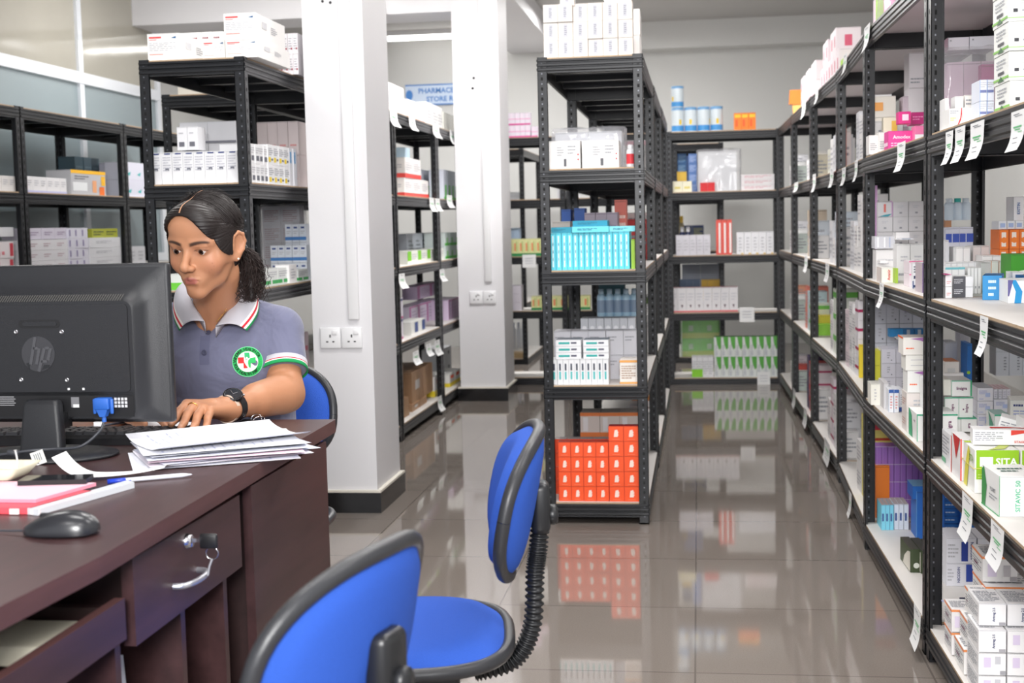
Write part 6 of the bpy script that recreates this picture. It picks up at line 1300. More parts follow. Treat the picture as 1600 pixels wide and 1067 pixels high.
def smooth_mesh(V, Fq, it=2, lam=.5):
    E = np.concatenate([Fq[:, [0, 1]], Fq[:, [1, 2]], Fq[:, [2, 3]], Fq[:, [3, 0]]]); E = np.concatenate([E, E[:, ::-1]])
    for _ in range(it):
        s = np.zeros_like(V); np.add.at(s, E[:, 0], V[E[:, 1]]); c = np.bincount(E[:, 0], minlength=len(V))[:, None]; V = V+(s/np.maximum(c, 1)-V)*lam
    return V
def vv(p): return np.array(p, float)
def ell(c, r, k=.01, kind='u', R=None):
    c, r = vv(c), vv(r); Rm = np.array(R) if R is not None else None
    def fn(X, Y, Z):
        p = [X-c[0], Y-c[1], Z-c[2]]
        if Rm is not None: p = [sum(Rm[j][i]*p[j] for j in range(3)) for i in range(3)]
        q = [p[i]/r[i] for i in range(3)]; k0 = np.sqrt(q[0]**2+q[1]**2+q[2]**2); k1 = np.sqrt(sum((q[i]/r[i])**2 for i in range(3)))+1e-9
        return k0*(k0-1)/k1
    m = r.max(); b = (c-(m if R is not None else r), c+(m if R is not None else r)); return (kind, fn, k, b[0], b[1])
def cap(a, b, ra, rb=None, k=.01, kind='u'):
    a, b = vv(a), vv(b); rb = ra if rb is None else rb; ab = b-a; L = ab @ ab
    def fn(X, Y, Z):
        t = np.clip(((X-a[0])*ab[0]+(Y-a[1])*ab[1]+(Z-a[2])*ab[2])/L, 0, 1)
        return np.sqrt((X-a[0]-ab[0]*t)**2+(Y-a[1]-ab[1]*t)**2+(Z-a[2]-ab[2]*t)**2)-(ra+(rb-ra)*t)
    m = max(ra, rb); return (kind, fn, k, np.minimum(a, b)-m, np.maximum(a, b)+m)
def half(pt, nrm, bl, bh, kind='i'):
    """keeps the side the normal points away from"""
    pt, nrm = vv(pt), vv(nrm); nrm = nrm/np.linalg.norm(nrm)
    return (kind, lambda X, Y, Z: (X-pt[0])*nrm[0]+(Y-pt[1])*nrm[1]+(Z-pt[2])*nrm[2], .001, vv(bl), vv(bh))
def np_mesh(name, V, Fq, mats, colors=None, midx=None, parent=None):
    me = bpy.data.meshes.new(name); me.from_pydata(V.tolist(), [], Fq.tolist())
    for m in mats: me.materials.append(m)
    me.polygons.foreach_set('use_smooth', [True]*len(Fq))
    if midx is not None: me.polygons.foreach_set('material_index', midx.tolist())
    if colors is not None:
        at = me.color_attributes.new('Tone', 'FLOAT_COLOR', 'POINT'); at.data.foreach_set('color', np.concatenate([colors, np.ones((len(V), 1))], 1).astype(np.float32).ravel())
    me.update(); return ob(name, me, parent)
# skin: the colours of the person's own skin, lips and brows, held per point
SK = bpy.data.materials.new('skin'); SK.use_nodes = True; nt = SK.node_tree; b = nt.nodes['Principled BSDF']
at = nt.nodes.new('ShaderNodeAttribute'); at.attribute_name = 'Tone'; nt.links.new(at.outputs[0], b.inputs['Base Color'])
b.inputs['Roughness'].default_value = .46; b.inputs['Subsurface Weight'].default_value = .12; b.inputs['Subsurface Radius'].default_value = (.012, .005, .003); b.inputs['Subsurface Scale'].default_value = .6
b.inputs['Specular IOR Level'].default_value = .4
tc = nt.nodes.new('ShaderNodeTexCoord'); n1 = nt.nodes.new('ShaderNodeTexNoise'); n1.inputs['Scale'].default_value = 420; bp = nt.nodes.new('ShaderNodeBump'); bp.inputs['Strength'].default_value = .12; bp.inputs['Distance'].default_value = .001
nt.links.new(tc.outputs['Object'], n1.inputs[0]); nt.links.new(n1.outputs[0], bp.inputs['Height']); nt.links.new(bp.outputs[0], b.inputs['Normal'])
SKIN = np.array(S2L((184, 131, 99))); LIP = np.array(S2L((166, 98, 88))); BROW = np.array(S2L((52, 36, 30))); SCALP = np.array(S2L((186, 140, 110)))
# ---- head frame
EYE = Vector((0, 0, 0)); EYM = Vector((-1.083, 2.79, 1.131)) # middle between the eyes in the room
pitch, yaw = math.radians(11), math.atan2(-.166, .986)
Fh = Vector((-.190*math.cos(pitch), -.982*math.cos(pitch), -math.sin(pitch))).normalized()
Rh = Vector((.982, -.190, 0)).normalized(); Uh = Fh.cross(Rh).normalized()
roll = math.radians(-2); Rh, Uh = Rh*math.cos(roll)+Uh*math.sin(roll), -Rh*math.sin(roll)+Uh*math.cos(roll)
HS = 1.0
Oh = EYM-Fh*.082*HS
def hw(p): return Oh+(Rh*p[0]+Fh*p[1]+Uh*p[2])*HS
def HW(V): return np.array(Oh)+HS*(V[:, :1]*np.array(Rh)+V[:, 1:2]*np.array(Fh)+V[:, 2:3]*np.array(Uh))
hp = [ell((0, -.008, .030), (.067, .079, .071), .01), ell((0, .020, -.010), (.059, .064, .080), .03), ell((0, .032, -.054), (.037, .048, .040), .03),
      ell((0, .067, -.096), (.015, .015, .012), .022), ell((0, .066, .048), (.050, .022, .036), .03)]
for s in (-1, 1):
    hp += [cap((s*.045, .000, -.036), (s*.032, .022, -.070), .011, .009, .022), cap((s*.032, .022, -.070), (s*.009, .064, -.096), .009, .010, .020),
           ell((s*.040, .055, -.032), (.020, .018, .020), .024), cap((s*.046, .066, .015), (s*.012, .079, .012), .009, .008, .014), ell((s*.056, .02, -.002), (.010, .033, .03), .02)]
hp += [cap((0, .080, .006), (0, .104, -.032), .0065, .0085, .012), ell((0, .105, -.036), (.0095, .0085, .0085), .007)]
for s in (-1, 1): hp += [ell((s*.0105, .094, -.039), (.0068, .0095, .0065), .006)]
# eye sockets, eyeballs' lids
for s in (-1, 1):
    hp += [ell((s*.030, .092, -.002), (.0165, .010, .0105), .010, 's')]
    hp += [ell((s*.030, .0685, -.001), (.0150, .0145, .0128), .004)]
    hp += [ell((s*.030, .0835, -.0042), (.0122, .012, .0021), .0012, 's')]
    hp += [cap((s*.018, .084, .0085), (s*.042, .078, .0075), .0018, .0015, .004)]
# mouth
hp += [ell((0, .072, -.067), (.026, .012, .016), .016)]
hp += [cap((-.0185, .0815, -.0650), (0, .0880, -.0618), .0024, .0040, .004), cap((.0185, .0815, -.0650), (0, .0880, -.0618), .0024, .0040, .004), cap((-.011, .0842, -.0718), (.011, .0842, -.0718), .0042, .0042, .004)]
hp += [cap((-.021, .0832, -.0668), (.021, .0832, -.0668), .0008, .0008, .0015, 's'), cap((0, .095, -.050), (0, .0965, -.055), .0016, .0016, .003, 's'), ell((0, .086, -.083), (.013, .005, .004), .006, 's')]
for s in (-1, 1): hp += [ell((s*.0062, .0985, -.0465), (.0030, .0048, .0024), .002, 's')]
# ears, standing out a little towards the back
def ep(s, x, y, z): return (s*(x+.34*max(0, .012-y)), y, z*.92-.001)
for s in (-1, 1):
    cs, sn = math.cos(.33), math.sin(.33); RE = [[cs, -s*sn, 0], [s*sn, cs, 0], [0, 0, 1]]
    hp += [ell(ep(s, .0650, -.003, -.006), (.0065, .0180, .030), .006, 'u', RE), ell(ep(s, .0710, -.001, -.002), (.0070, .0110, .0190), .003, 's', RE), ell(ep(s, .0655, .002, -.034), (.0055, .0085, .0095), .006, 'u', RE)]
    P = [ep(s, .068, .012, .004), ep(s, .071, .009, .019), ep(s, .071, -.003, .026), ep(s, .071, -.015, .019), ep(s, .070, -.020, .001), ep(s, .069, -.014, -.018), ep(s, .067, -.003, -.030)]
    for a, c in zip(P[:-1], P[1:]): hp += [cap(a, c, .0034, .0034, .003)]
    hp += [cap(ep(s, .068, .012, -.004), ep(s, .067, .011, -.014), .0042, .003, .003)]
# neck, down into the shirt (chest point in head coordinates)
def hl(w): d = Vector(w)-Oh; return (d.dot(Rh)/HS, d.dot(Fh)/HS, d.dot(Uh)/HS)
NB = (-1.118, 3.035, .965)
nb = hl(NB); nk = (0.0, -.030, -.075)
hp += [cap(nk, nb, .046, .058, .02), cap((.03, -.02, -.05), hl((-1.10, 2.97, .955)), .012, .012, .012), cap((-.03, -.02, -.05), hl((-1.125, 2.97, .955)), .012, .012, .012), ell(hl((-1.115, 3.02, .93)), (.06, .045, .05), .03)]
V, Fq = sdf_mesh(hp, (-.12, -.20, -.30), (.12, .13, .14), .0017)
V = smooth_mesh(V, Fq, 1, .4)
col = np.tile(SKIN, (len(V), 1)); x, y, z = V.T
def blend(mask, c): global col; m = np.clip(mask, 0, 1)[:, None]; col = col*(1-m)+c*m
def bump(d, r, s): return 1/(1+np.exp((d-r)/s))
blend(.35*bump(np.sqrt(((np.abs(x)-.045)/.02)**2+((y-.065)/.03)**2+((z+.034)/.018)**2), 1, .3), np.array(S2L((188, 118, 92))))
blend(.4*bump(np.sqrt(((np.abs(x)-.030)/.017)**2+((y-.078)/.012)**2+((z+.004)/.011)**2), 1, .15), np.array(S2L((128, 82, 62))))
ml = ((np.sqrt(((x)/.0205)**2+((y-.092)/.012)**2+((z+.0675)/.0090)**2)))
blend(bump(ml, .97, .05)*.95, LIP)
# brows
ax_ = np.abs(x); bz = .0125+.0045*np.sin(np.clip((ax_-.012)/.036, 0, 1)*PI*.75)
bm = bump(np.abs(z-bz), .0040-.0016*np.clip((ax_-.02)/.03, 0, 1), .0005)*bump(ax_, .050, .0012)*bump(-ax_, -.0100, .0012)*(y > .05)
blend(bm*.95, BROW)
for (mx, mz) in ((-.036, .052), (.046, .012), (.05, -.03), (.046, -.045), (.04, -.05), (.052, -.037)): blend(.5*bump(np.sqrt((x-mx)**2+(z-mz)**2), .0011, .0004)*(y > 0), np.array(S2L((140, 86, 66))))
# lash lines
for s in (-1, 1):
    d = np.sqrt(((x-s*.030)/.0125)**2+((z+.0030)/.0042)**2); blend(.8*bump(np.abs(d-1.08), .14, .05)*(z > -.003)*(y > .06)*(y < .09), BROW)
HV, HF, HC = HW(V), Fq[:, ::-1], col
# ---- arms
S1, S2 = (-.975, 3.065, .935), (-1.290, 3.085, .935)
E1 = (-.942, 2.985, .800); W1 = (-.998, 2.755, .792); K1 = (-1.028, 2.668, .807)
ap = [cap(S1, E1, .046, .040, .02), cap(E1, W1, .041, .0255, .02), ell((-.942, 2.99, .785), (.036, .036, .030), .02), cap((-.945, 2.95, .795), (-.97, 2.87, .795), .041, .036, .02)]
def hand(W_, K_, side, fingers, thumb, pr=.0125):
    """palm from wrist to knuckles, five separate fingers as chains of joints with radii"""
    L = [cap(W_, tuple(np.array(W_)*.5+np.array(K_)*.5), .0235, .021, .015)]
    wv = np.array(side)
    for i, t in enumerate((-.0265, -.009, .009, .026)):
        L.append(cap(tuple(np.array(W_)+wv*t*.55), tuple(np.array(K_)+wv*t), .0165, .0115, .010))
    for f in fingers:
        for (a, ra), (b_, rb) in zip(f[:-1], f[1:]): L.append(cap(a, b_, ra, rb, .0022))
    for (a, ra), (b_, rb) in zip(thumb[:-1], thumb[1:]): L.append(cap(a, b_, ra, rb, .006))
    return L
# left hand (picture right): fingers bend down onto the end of the keyboard
sd = np.array((.93, -.10, -.22)); sd = sd/np.linalg.norm(sd)
def fing(base, d1, d2, d3, l, r):
    p = [np.array(base, float)]
    for d, L in zip((d1, d2, d3), l): d = np.array(d, float); p.append(p[-1]+d/np.linalg.norm(d)*L)
    return [(tuple(q), rr_) for q, rr_ in zip(p, r)]
Kc = np.array(K1); fs = []
for i, (t, l, dd, sp) in enumerate(((-.0275, (.036, .023, .020), .0, -.10), (-.0095, (.040, .026, .021), .002, -.02), (.009, (.037, .025, .020), .001, .06), (.0265, (.029, .019, .017), -.003, .16))):
    b0 = Kc+sd*t+np.array((0, 0, dd))
    fs.append(fing(b0, (.02+sp, -1, -.30), (.0+sp, -.80, -.62), (.0+sp*.6, -.80, -.30), l, (.0098-.0006*(i == 3), .0090-.0008*(i == 3), .0080-.0008*(i == 3), .0066)))
th = [((-1.022, 2.735, .788), .015), ((-1.052, 2.708, .788), .0125), ((-1.072, 2.684, .787), .0100), ((-1.086, 2.662, .786), .0078)]
ap += hand(W1, K1, sd, fs, th)
AV, AF = sdf_mesh(ap, (-1.12, 2.55, .745), (-.86, 3.13, .99), .0019); AV = smooth_mesh(AV, AF, 1, .4)
AC = np.tile(SKIN*np.array((1.0, .98, .96)), (len(AV), 1))
# knuckles and nails
def tint(Vx, Cx, p, r, c, a):
    d = np.linalg.norm(Vx-np.array(p), axis=1); m = (a/(1+np.exp((d-r)/(r*.18))))[:, None]; return Cx*(1-m)+np.array(c)*m
for f in fs:
    tip = np.array(f[3][0]); AC = tint(AV, AC, tip+np.array((0, -.004, .0055)), .0048, S2L((206, 160, 138)), .6)
    for q in (0, 1, 2): AC = tint(AV, AC, np.array(f[q][0])+np.array((0, -.002, .009)), .0065, S2L((152, 98, 72)), .35)
# right hand (picture left): resting behind the keyboard, forefinger pointing right
E2 = (-1.36, 3.0, .81); W2 = (-1.255, 2.835, .785); K2 = (-1.195, 2.768, .783)
rp = [cap(S2, E2, .046, .040, .02), cap(E2, W2, .041, .0255, .02)]
sd2 = np.array((.55, .6, .1)); sd2 /= np.linalg.norm(sd2); K2a = np.array(K2); fs2 = []
for i, (t, l) in enumerate(((-.024, (.040, .026, .020)), (-.007, (.043, .028, .021)), (.010, (.040, .026, .02)), (.026, (.031, .02, .017)))):
    fs2.append(fing(K2a+sd2*t, (.80, -.50, .0) if i else (.94, -.30, .02), (.85, -.30, -.30) if i else (1, -.12, -.08), (.6, -.3, -.6) if i else (1, .0, -.14), l, (.0098, .009, .008, .0066)))
th2 = [((-1.235, 2.80, .78), .014), ((-1.222, 2.765, .772), .012), ((-1.195, 2.738, .767), .0095), ((-1.170, 2.722, .765), .0075)]
rp += hand(W2, K2, sd2, fs2, th2)
RV, RF = sdf_mesh(rp, (-1.43, 2.66, .74), (-1.02, 3.15, .99), .0024); RV = smooth_mesh(RV, RF, 1, .4); RC = np.tile(SKIN, (len(RV), 1))
RC = tint(RV, RC, np.array(fs2[0][3][0])+np.array((.003, -.002, .0055)), .005, S2L((206, 160, 138)), .6)
# trunk and legs under the clothes (keeps the body one figure)
tp = [cap((-1.12, 3.09, .64), (-1.12, 3.05, .90), .09, .085, .05), cap(S1, S2, .045, .045, .03), cap((-1.07, 3.08, .585), (-1.14, 2.68, .585), .062, .050, .03), cap((-1.20, 3.08, .585), (-1.30, 2.68, .585), .062, .050, .03),
      cap((-1.14, 2.68, .585), (-1.14, 2.74, .10), .048, .034, .02), cap((-1.30, 2.68, .585), (-1.30, 2.74, .10), .048, .034, .02)]
TV, TF = sdf_mesh(tp, (-1.45, 2.55, .02), (-.8, 3.25, 1.02), .009); TC = np.tile(SKIN, (len(TV), 1))
allV, allF, allC, off = [], [], [], 0
for a, b_, c_ in ((HV, HF, HC), (AV, AF, AC), (RV, RF, RC), (TV, TF, TC)): allV.append(a); allF.append(b_+off); allC.append(c_); off += len(a)
pe = thing('person', 'person with dark tied back hair in a grey polo shirt, typing at the desk', 'person', (-1.12, 3.10, 0))
def onto(o): o.location = (1.12, -3.10, 0); return o
onto(np_mesh('body', np.concatenate(allV), np.concatenate(allF), [SK], np.concatenate(allC), None, pe))
# eyes
EW = mat('eye_white', (206, 194, 186), .2); IR = mat('iris_brown', (44, 26, 20), .1, spec=.7); PU = mat('pupil', (8, 6, 6), .08)
gz = (Rh*.02+Fh*.90+Uh*-.20).normalized()
for s in (-1, 1):
    c = hw((s*.030, .0705, -.002)); R = gz.to_track_quat('Z', 'Y').to_matrix().to_4x4(); M = Matrix.Translation(c) @ R; r = .0123*HS
    e = MB(); e.lathe([(r*math.sin(a), r*math.cos(a)) for a in [PI*i/16 for i in range(17)]], EW, 24, M); eo = onto(e.build('eyeball', pe))
    e = MB(); e.lathe([(.0062*(1-i/4)+1e-6, math.sqrt(max(0, r*r-(.0062*(1-i/4))**2))+.0004) for i in range(5)], IR, 20, M); e.lathe([(.0026, r+.0005), (0, r+.0008)], PU, 14, M); ei = e.build('iris', eo)
# earring, necklace
GD = mat('gold', (222, 176, 96), .25, metal=1)
e = MB(); c = hw((.0750, .006, -.035)); e.lathe([(.0024*math.sin(PI*i/8), .0024*math.cos(PI*i/8)) for i in range(9)], mat('pearl_stud', (240, 228, 214), .15), 12, Matrix.Translation(c)); onto(e.build('ear_stud', pe))
# ---- shirt
SH = bpy.data.materials.new('grey_polo_cotton'); SH.use_nodes = True; nt = SH.node_tree; b = nt.nodes['Principled BSDF']; b.inputs['Base Color'].default_value = S2L((110, 112, 136))+(1,); b.inputs['Roughness'].default_value = .9; b.inputs['Specular IOR Level'].default_value = .15; b.inputs['Sheen Weight'].default_value = .25
tc = nt.nodes.new('ShaderNodeTexCoord'); n1 = nt.nodes.new('ShaderNodeTexNoise'); n1.inputs['Scale'].default_value = 9; n1.inputs['Detail'].default_value = 3; n1.inputs['Distortion'].default_value = .8
n2 = nt.nodes.new('ShaderNodeTexNoise'); n2.inputs['Scale'].default_value = 900
b1 = nt.nodes.new('ShaderNodeBump'); b1.inputs['Strength'].default_value = .8; b1.inputs['Distance'].default_value = .02; b2 = nt.nodes.new('ShaderNodeBump'); b2.inputs['Strength'].default_value = .3; b2.inputs['Distance'].default_value = .001
nt.links.new(tc.outputs['Object'], n1.inputs[0]); nt.links.new(tc.outputs['Object'], n2.inputs[0]); nt.links.new(n1.outputs[0], b1.inputs['Height']); nt.links.new(n2.outputs[0], b2.inputs['Height']); nt.links.new(b1.outputs[0], b2.inputs['Normal']); nt.links.new(b2.outputs[0], b.inputs['Normal'])
def lerp(a, b_, t): return tuple(np.array(a)*(1-t)+np.array(b_)*t)
CUF = lerp(S1, E1, .63); UA = np.array(E1)-np.array(S1); UA /= np.linalg.norm(UA)
CUF2 = lerp(S2, E2, .63); UA2 = np.array(E2)-np.array(S2); UA2 /= np.linalg.norm(UA2)
sp = [ell((-1.12, 3.07, .80), (.175, .115, .22), .05), ell((-1.12, 3.08, .66), (.165, .122, .13), .05), ell((-1.12, 3.06, .915), (.165, .098, .075), .04),
      cap((-1.05, 3.06, .965), S1, .045, .054, .03), cap((-1.19, 3.06, .965), S2, .045, .054, .03), ell((-1.10, 3.015, .86), (.13, .085, .10), .04)]
def sleeve(S, E, c, u):
    q = cap(S, lerp(S, E, .95), .054, .0555, .018); f0 = q[1]; c, u = vv(c), vv(u)
    return (q[0], lambda X, Y, Z: np.maximum(f0(X, Y, Z), (X-c[0])*u[0]+(Y-c[1])*u[1]+(Z-c[2])*u[2]-.008), .010, q[3], q[4])
sp += [sleeve(S1, E1, CUF, UA), sleeve(S2, E2, CUF2, UA2)]
# creases
for a, c, r in (((-.985, 2.985, .96), (-1.0, 2.955, .80), .003), ((-.992, 3.0, .90), (-.962, 2.985, .84), .003), ((-1.0, 2.958, .80), (-1.015, 2.95, .74), .003), ((-.90, 3.0, .92), (-.925, 2.975, .97), .0025), ((-1.06, 2.93, .80), (-1.14, 2.93, .765), .004), ((-1.03, 2.93, .76), (-1.12, 2.925, .74), .004)): sp.append(cap(a, c, r, r, .006, 's'))
sp.append(cap(NB, hw((0, -.02, -.09)), .054, .056, .006, 's')); sp.append(cap((-1.112, 2.965, .955), (-1.100, 2.945, .945), .016, .007, .006, 's'))
VS, FS = sdf_mesh(sp, (-1.42, 2.88, .45), (-.82, 3.26, 1.03), .0042); VS = smooth_mesh(VS, FS, 2, .5)
# open the sleeves: drop the rounded end beyond the cuff
def beyond(c, u, P, rad=.085): d = P-np.array(c); t = d @ u; q = np.linalg.norm(d-np.outer(t, u), axis=1); return (t > .008) & (q < rad) & (t < .09)
so_ = onto(np_mesh('polo_shirt', VS, FS, [SH], None, None, pe)); solid(so_, .0012, 1)
# trousers
TR = mat('dark_trousers', (34, 36, 46), .9)
tr_ = [ell((-1.12, 3.09, .60), (.17, .13, .095), .04), cap((-1.07, 3.08, .588), (-1.14, 2.67, .590), .080, .066, .02), cap((-1.20, 3.08, .588), (-1.30, 2.67, .590), .080, .066, .02), cap((-1.14, 2.67, .58), (-1.14, 2.74, .09), .062, .052, .02), cap((-1.30, 2.67, .58), (-1.30, 2.74, .09), .062, .052, .02)]
VT, FT = sdf_mesh(tr_, (-1.48, 2.5, .02), (-.8, 3.28, .72), .009); onto(np_mesh('trousers', VT, FT, [TR], None, None, pe))
for x_ in (-1.14, -1.30):
    VH, FHH = sdf_mesh([ell((x_, 2.68, .035), (.045, .12, .032), .02), ell((x_, 2.75, .06), (.04, .05, .05), .02), ('i', lambda X, Y, Z: .004-Z, .001, vv((x_-.1, 2.5, 0)), vv((x_+.1, 2.9, .05)))], (x_-.07, 2.52, -.01), (x_+.07, 2.84, .13), .006); onto(np_mesh('shoe', VH, FHH, [mat('shoe_black', (24, 24, 26), .4)], None, None, pe))
# ---- collar
CG, CW, CRD, CGR = mat('collar_grey', (188, 186, 194), .9), mat('collar_white', (228, 226, 222), .9), mat('collar_red', (200, 34, 52), .9), mat('collar_green', (24, 150, 84), .9)
def P3(u, v, Y): return Vector((Xat(u, Y, .99), Y, Zat(v, Xat(u, Y, .99), Y)))
cp_ = [((319, 503, 2.925), (281, 517, 2.932)), ((308, 484, 2.945), (275, 501, 2.962)), ((300, 466, 2.975), (274, 484, 3.005)), ((296, 448, 3.02), (280, 464, 3.07)), ((318, 432, 3.085), (306, 450, 3.125)), ((346, 430, 3.09), (350, 448, 3.13)), ((368, 437, 3.07), (386, 448, 3.11)), ((374, 451, 3.025), (400, 466, 3.055)), ((367, 468, 2.985), (401, 487, 3.00)), ((352, 490, 2.950), (394, 503, 2.962)), ((336, 510, 2.926), (383, 517, 2.934))]
inn = bez([P3(*a) for a, _ in cp_], 6); outr = bez([P3(*b_) for _, b_ in cp_], 6)
P = []
ctr = Vector((-1.118, 3.02, .99))
NT = 14
for a, c in zip(inn, outr):
    row = []
    for j in range(NT+1):
        t = j/NT; p = a.lerp(c, t); n_ = Vector((p.x-ctr.x, p.y-ctr.y, .03)).normalized(); p = p+n_*(.010*math.sin(t*PI)**.8+.004)+Vector((0, 0, .008*math.sin(t*PI))); row.append(p)
    P.append(row)
cm = lambda i, j: CGR if j >= NT-1 else (CW if j == NT-2 else (CRD if j == NT-3 else (CW if j == NT-4 else CG)))
# widen the narrow stripe columns to their real width
o_ = onto(MB().grid(P, CG, True, False, cm).build('collar', pe)); solid(o_, .0022, 0)
# inside stand of the collar round the neck
st_ = [[a+Vector((0, 0, -.0)), a+(Vector((ctr.x, ctr.y, a.z-.03))-a)*.12+Vector((0, 0, -.022))] for a in inn]
o_ = onto(MB().grid(st_, CG).build('collar_stand', pe)); solid(o_, .0015, 0)
# sleeve cuffs: grey, red, white, green
def cuff(c, u, r, par):
    c = Vector(c); u = Vector(u); a = u.orthogonal().normalized(); b_ = u.cross(a); P = []
    bands = [(-.012, CG), (-.001, CG), (.001, CRD), (.0035, CW), (.0065, CGR), (.0115, CGR)]
    N = 40
    for i in range(N):
        an = 2*PI*i/N; d = a*math.cos(an)+b_*math.sin(an); P.append([c+u*t+d*(r+.0012-.04*max(0, t)) for t, _ in bands])
    mb = MB(); mb.grid(P, CG, True, True, lambda i, j: bands[j+1][1]); o = onto(mb.build('sleeve_cuff', par)); solid(o, .002, 0)
cuff(CUF, UA, .0555, pe); cuff(CUF2, UA2, .0555, pe)
# ---- things sewn on the shirt: laid on its surface
from mathutils.bvhtree import BVHTree
bvh = BVHTree.FromPolygons([tuple(p) for p in VS], [tuple(f) for f in FS])
def onshirt(u, v):
    d = (FW+R2*(u-800)/FPX-U2*(v-533.5)/FPX).normalized(); h_ = bvh.ray_cast(Vector((0, 0, H)), d); return h_[0], h_[1]
def sew(name, pts_fn, c_uv, m_off, rot=0):
    """frame at the spot c_uv; returns mapper local(x,y)->surface point"""
    c, n_ = onshirt(*c_uv); n_ = (n_+Vector((.15, -.9, .1))).normalized(); up = Vector((0, 0, 1)); xa = n_.cross(up).normalized()*-1; ya = n_.cross(xa)*1
    if ya.z < 0: ya = -ya
    if xa.x < 0: xa = -xa
    def mp(x_, y_, off=.0):
        s = c+xa*x_+ya*y_+n_*.05; h_ = bvh.ray_cast(s, -n_); q = h_[0] if h_[0] else c+xa*x_+ya*y_
        return q+n_*(.0022+off)
    return mp
mp = sew('badge', None, (387, 565), 0); bd = MB()
GR_, WH_, RD_, BK_ = C((30, 168, 84), .8), C((240, 240, 238), .8), C((226, 44, 48), .8), C((8, 48, 28), .8)
def ringm(r0, r1, m, off, N=40):
    for i in range(N):
        a, c = 2*PI*i/N, 2*PI*(i+1)/N; bd.add([mp(r0*math.cos(a), r0*math.sin(a), off), mp(r1*math.cos(a), r1*math.sin(a), off), mp(r1*math.cos(c), r1*math.sin(c), off), mp(r0*math.cos(c), r0*math.sin(c), off)], [(0, 1, 2, 3)], m)
BR = .0345
ringm(.0001, BR*.68, WH_, .0004); ringm(BR*.68, BR*.96, GR_, .0005); ringm(BR*.96, BR, C((120, 220, 160), .8), .0005)
def bpoly(pts, m, off=.0017): bd.add([mp(x_*BR, y_*BR, off) for x_, y_ in pts], [tuple(range(len(pts)))], m)
bpoly([(-.20, .60), (.12, .60), (.16, .26), (.02, .22), (-.10, .12), (-.18, .30)], C((50, 180, 110), .8))
bpoly([(-.62, .30), (-.24, .30), (-.24, .0), (-.27, -.09), (-.62, -.09)], RD_); bpoly([(-.24, .0), (-.16, -.16), (.0, -.42), (-.27, -.42), (-.27, -.09)], RD_)
bpoly([(.52, .28), (.20, .24), (.04, .08), (.02, -.1), (.06, -.34), (.18, -.42), (.20, -.10), (.52, -.10)], C((46, 188, 100), .8))
bd.add([mp((-.05+.075*math.cos(a*PI/5))*BR, (.24+.075*math.sin(a*PI/5))*BR, .0021) for a in range(10)], [tuple(range(10))], WH_)
def arc_text(s, r, a0, a1, size, flip=False):
    n_ = len(s)
    for i, ch_ in enumerate(s):
        if ch_ == ' ': continue
        a = a0+(a1-a0)*(i+.5)/n_; vs, fs_ = text_geo(ch_, True); cx = r*math.cos(a); cy_ = r*math.sin(a); ro = a-PI/2 if not flip else a+PI/2
        if not vs: continue
        mx_ = sum(v.x for v in vs)/len(vs)
        bd.add([mp(cx+((v.x-mx_)*math.cos(ro)-v.y*math.sin(ro))*size, cy_+((v.x-mx_)*math.sin(ro)+v.y*math.cos(ro))*size, .0010) for v in vs], fs_, BK_)
arc_text('WINDMER HEALTH CARE', BR*.82, math.radians(178), math.radians(4), .0096); arc_text('YOUR HEALTH PARTNER', BR*.82, math.radians(187), math.radians(353), .0092, True)
onto(bd.build('shirt_badge', pe))
# placket strip and buttons
mpk = sew('placket', None, (322, 545), 0); pk_ = MB(); SHD = mat('placket_cloth', (98, 100, 126), .9)
for i in range(8):
    y0, y1 = .052-.011*i, .052-.011*(i+1); pk_.add([mpk(-.015, y1, -.0006), mpk(.008, y1, .0006), mpk(.008, y0, .0006), mpk(-.015, y0, -.0006)], [(0, 1, 2, 3)], SHD)
onto(pk_.build('placket', pe))
bt = MB()
for (bu, bv) in ((320, 551), (326, 521)):
    c, n_ = onshirt(bu, bv); n_ = (n_+Vector((0, -.6, 0))).normalized(); M = Matrix.Translation(c+n_*.003) @ n_.to_track_quat('Z', 'Y').to_matrix().to_4x4()
    bt.lathe([(.0, 0), (.0062, 0), (.0066, .001), (.0054, .0022), (.0036, .0014), (0, .0014)], mat('button_grey', (70, 72, 94), .3), 16, M)
    bt.lathe([(.0008, .0013), (0, .0014)], BP, 6, M)
onto(bt.build('buttons', pe))
# necklace
nk_ = bez([P3(364, 462, 2.975), P3(357, 478, 2.950), P3(347, 492, 2.932), P3(337, 503, 2.920)], 8)
onto(MB().tube(nk_, .0007, GD, 6).build('necklace', pe))
# ---- wrist watch and bracelet
wd_ = (Vector(W1)-Vector(E1)).normalized(); wc = Vector(W1)-wd_*.022
def band(c, ra, w, m, name, th_=.003):
    a = Vector((0, 0, 1))-wd_*wd_.z; a.normalize(); b_ = wd_.cross(a); N = 36; mb = MB(); P = []
    for i in range(N):
        an = 2*PI*i/N; d = a*math.cos(an)+b_*math.sin(an); seg_ = 1 if i % 3 else .9
        P.append([c+wd_*-w+d*ra, c+wd_*-w+d*(ra+th_*seg_), c+wd_*w+d*(ra+th_*seg_), c+wd_*w+d*ra])
    mb.grid(P, m, False, True); return onto(mb.build(name, pe)), a, b_
wo, up_, sid = band(wc, .0285, .010, mat('watch_band', (24, 24, 27), .25), 'watch_strap')
nn = (up_*.92+sid*-.25+Vector((.0, -.45, 0))).normalized(); M = Matrix.Translation(wc+nn*.0285) @ nn.to_track_quat('Z', 'Y').to_matrix().to_4x4()
w_ = MB(); w_.lathe([(.019, 0), (.0215, .002), (.0215, .007), (.0195, .0095), (.0175, .0085)], mat('watch_case', (30, 30, 34), .2, metal=.4), 32, M); w_.lathe([(.0176, .0086), (0, .0086)], mat('watch_glass', (58, 66, 74), .06, spec=.8), 32, M)
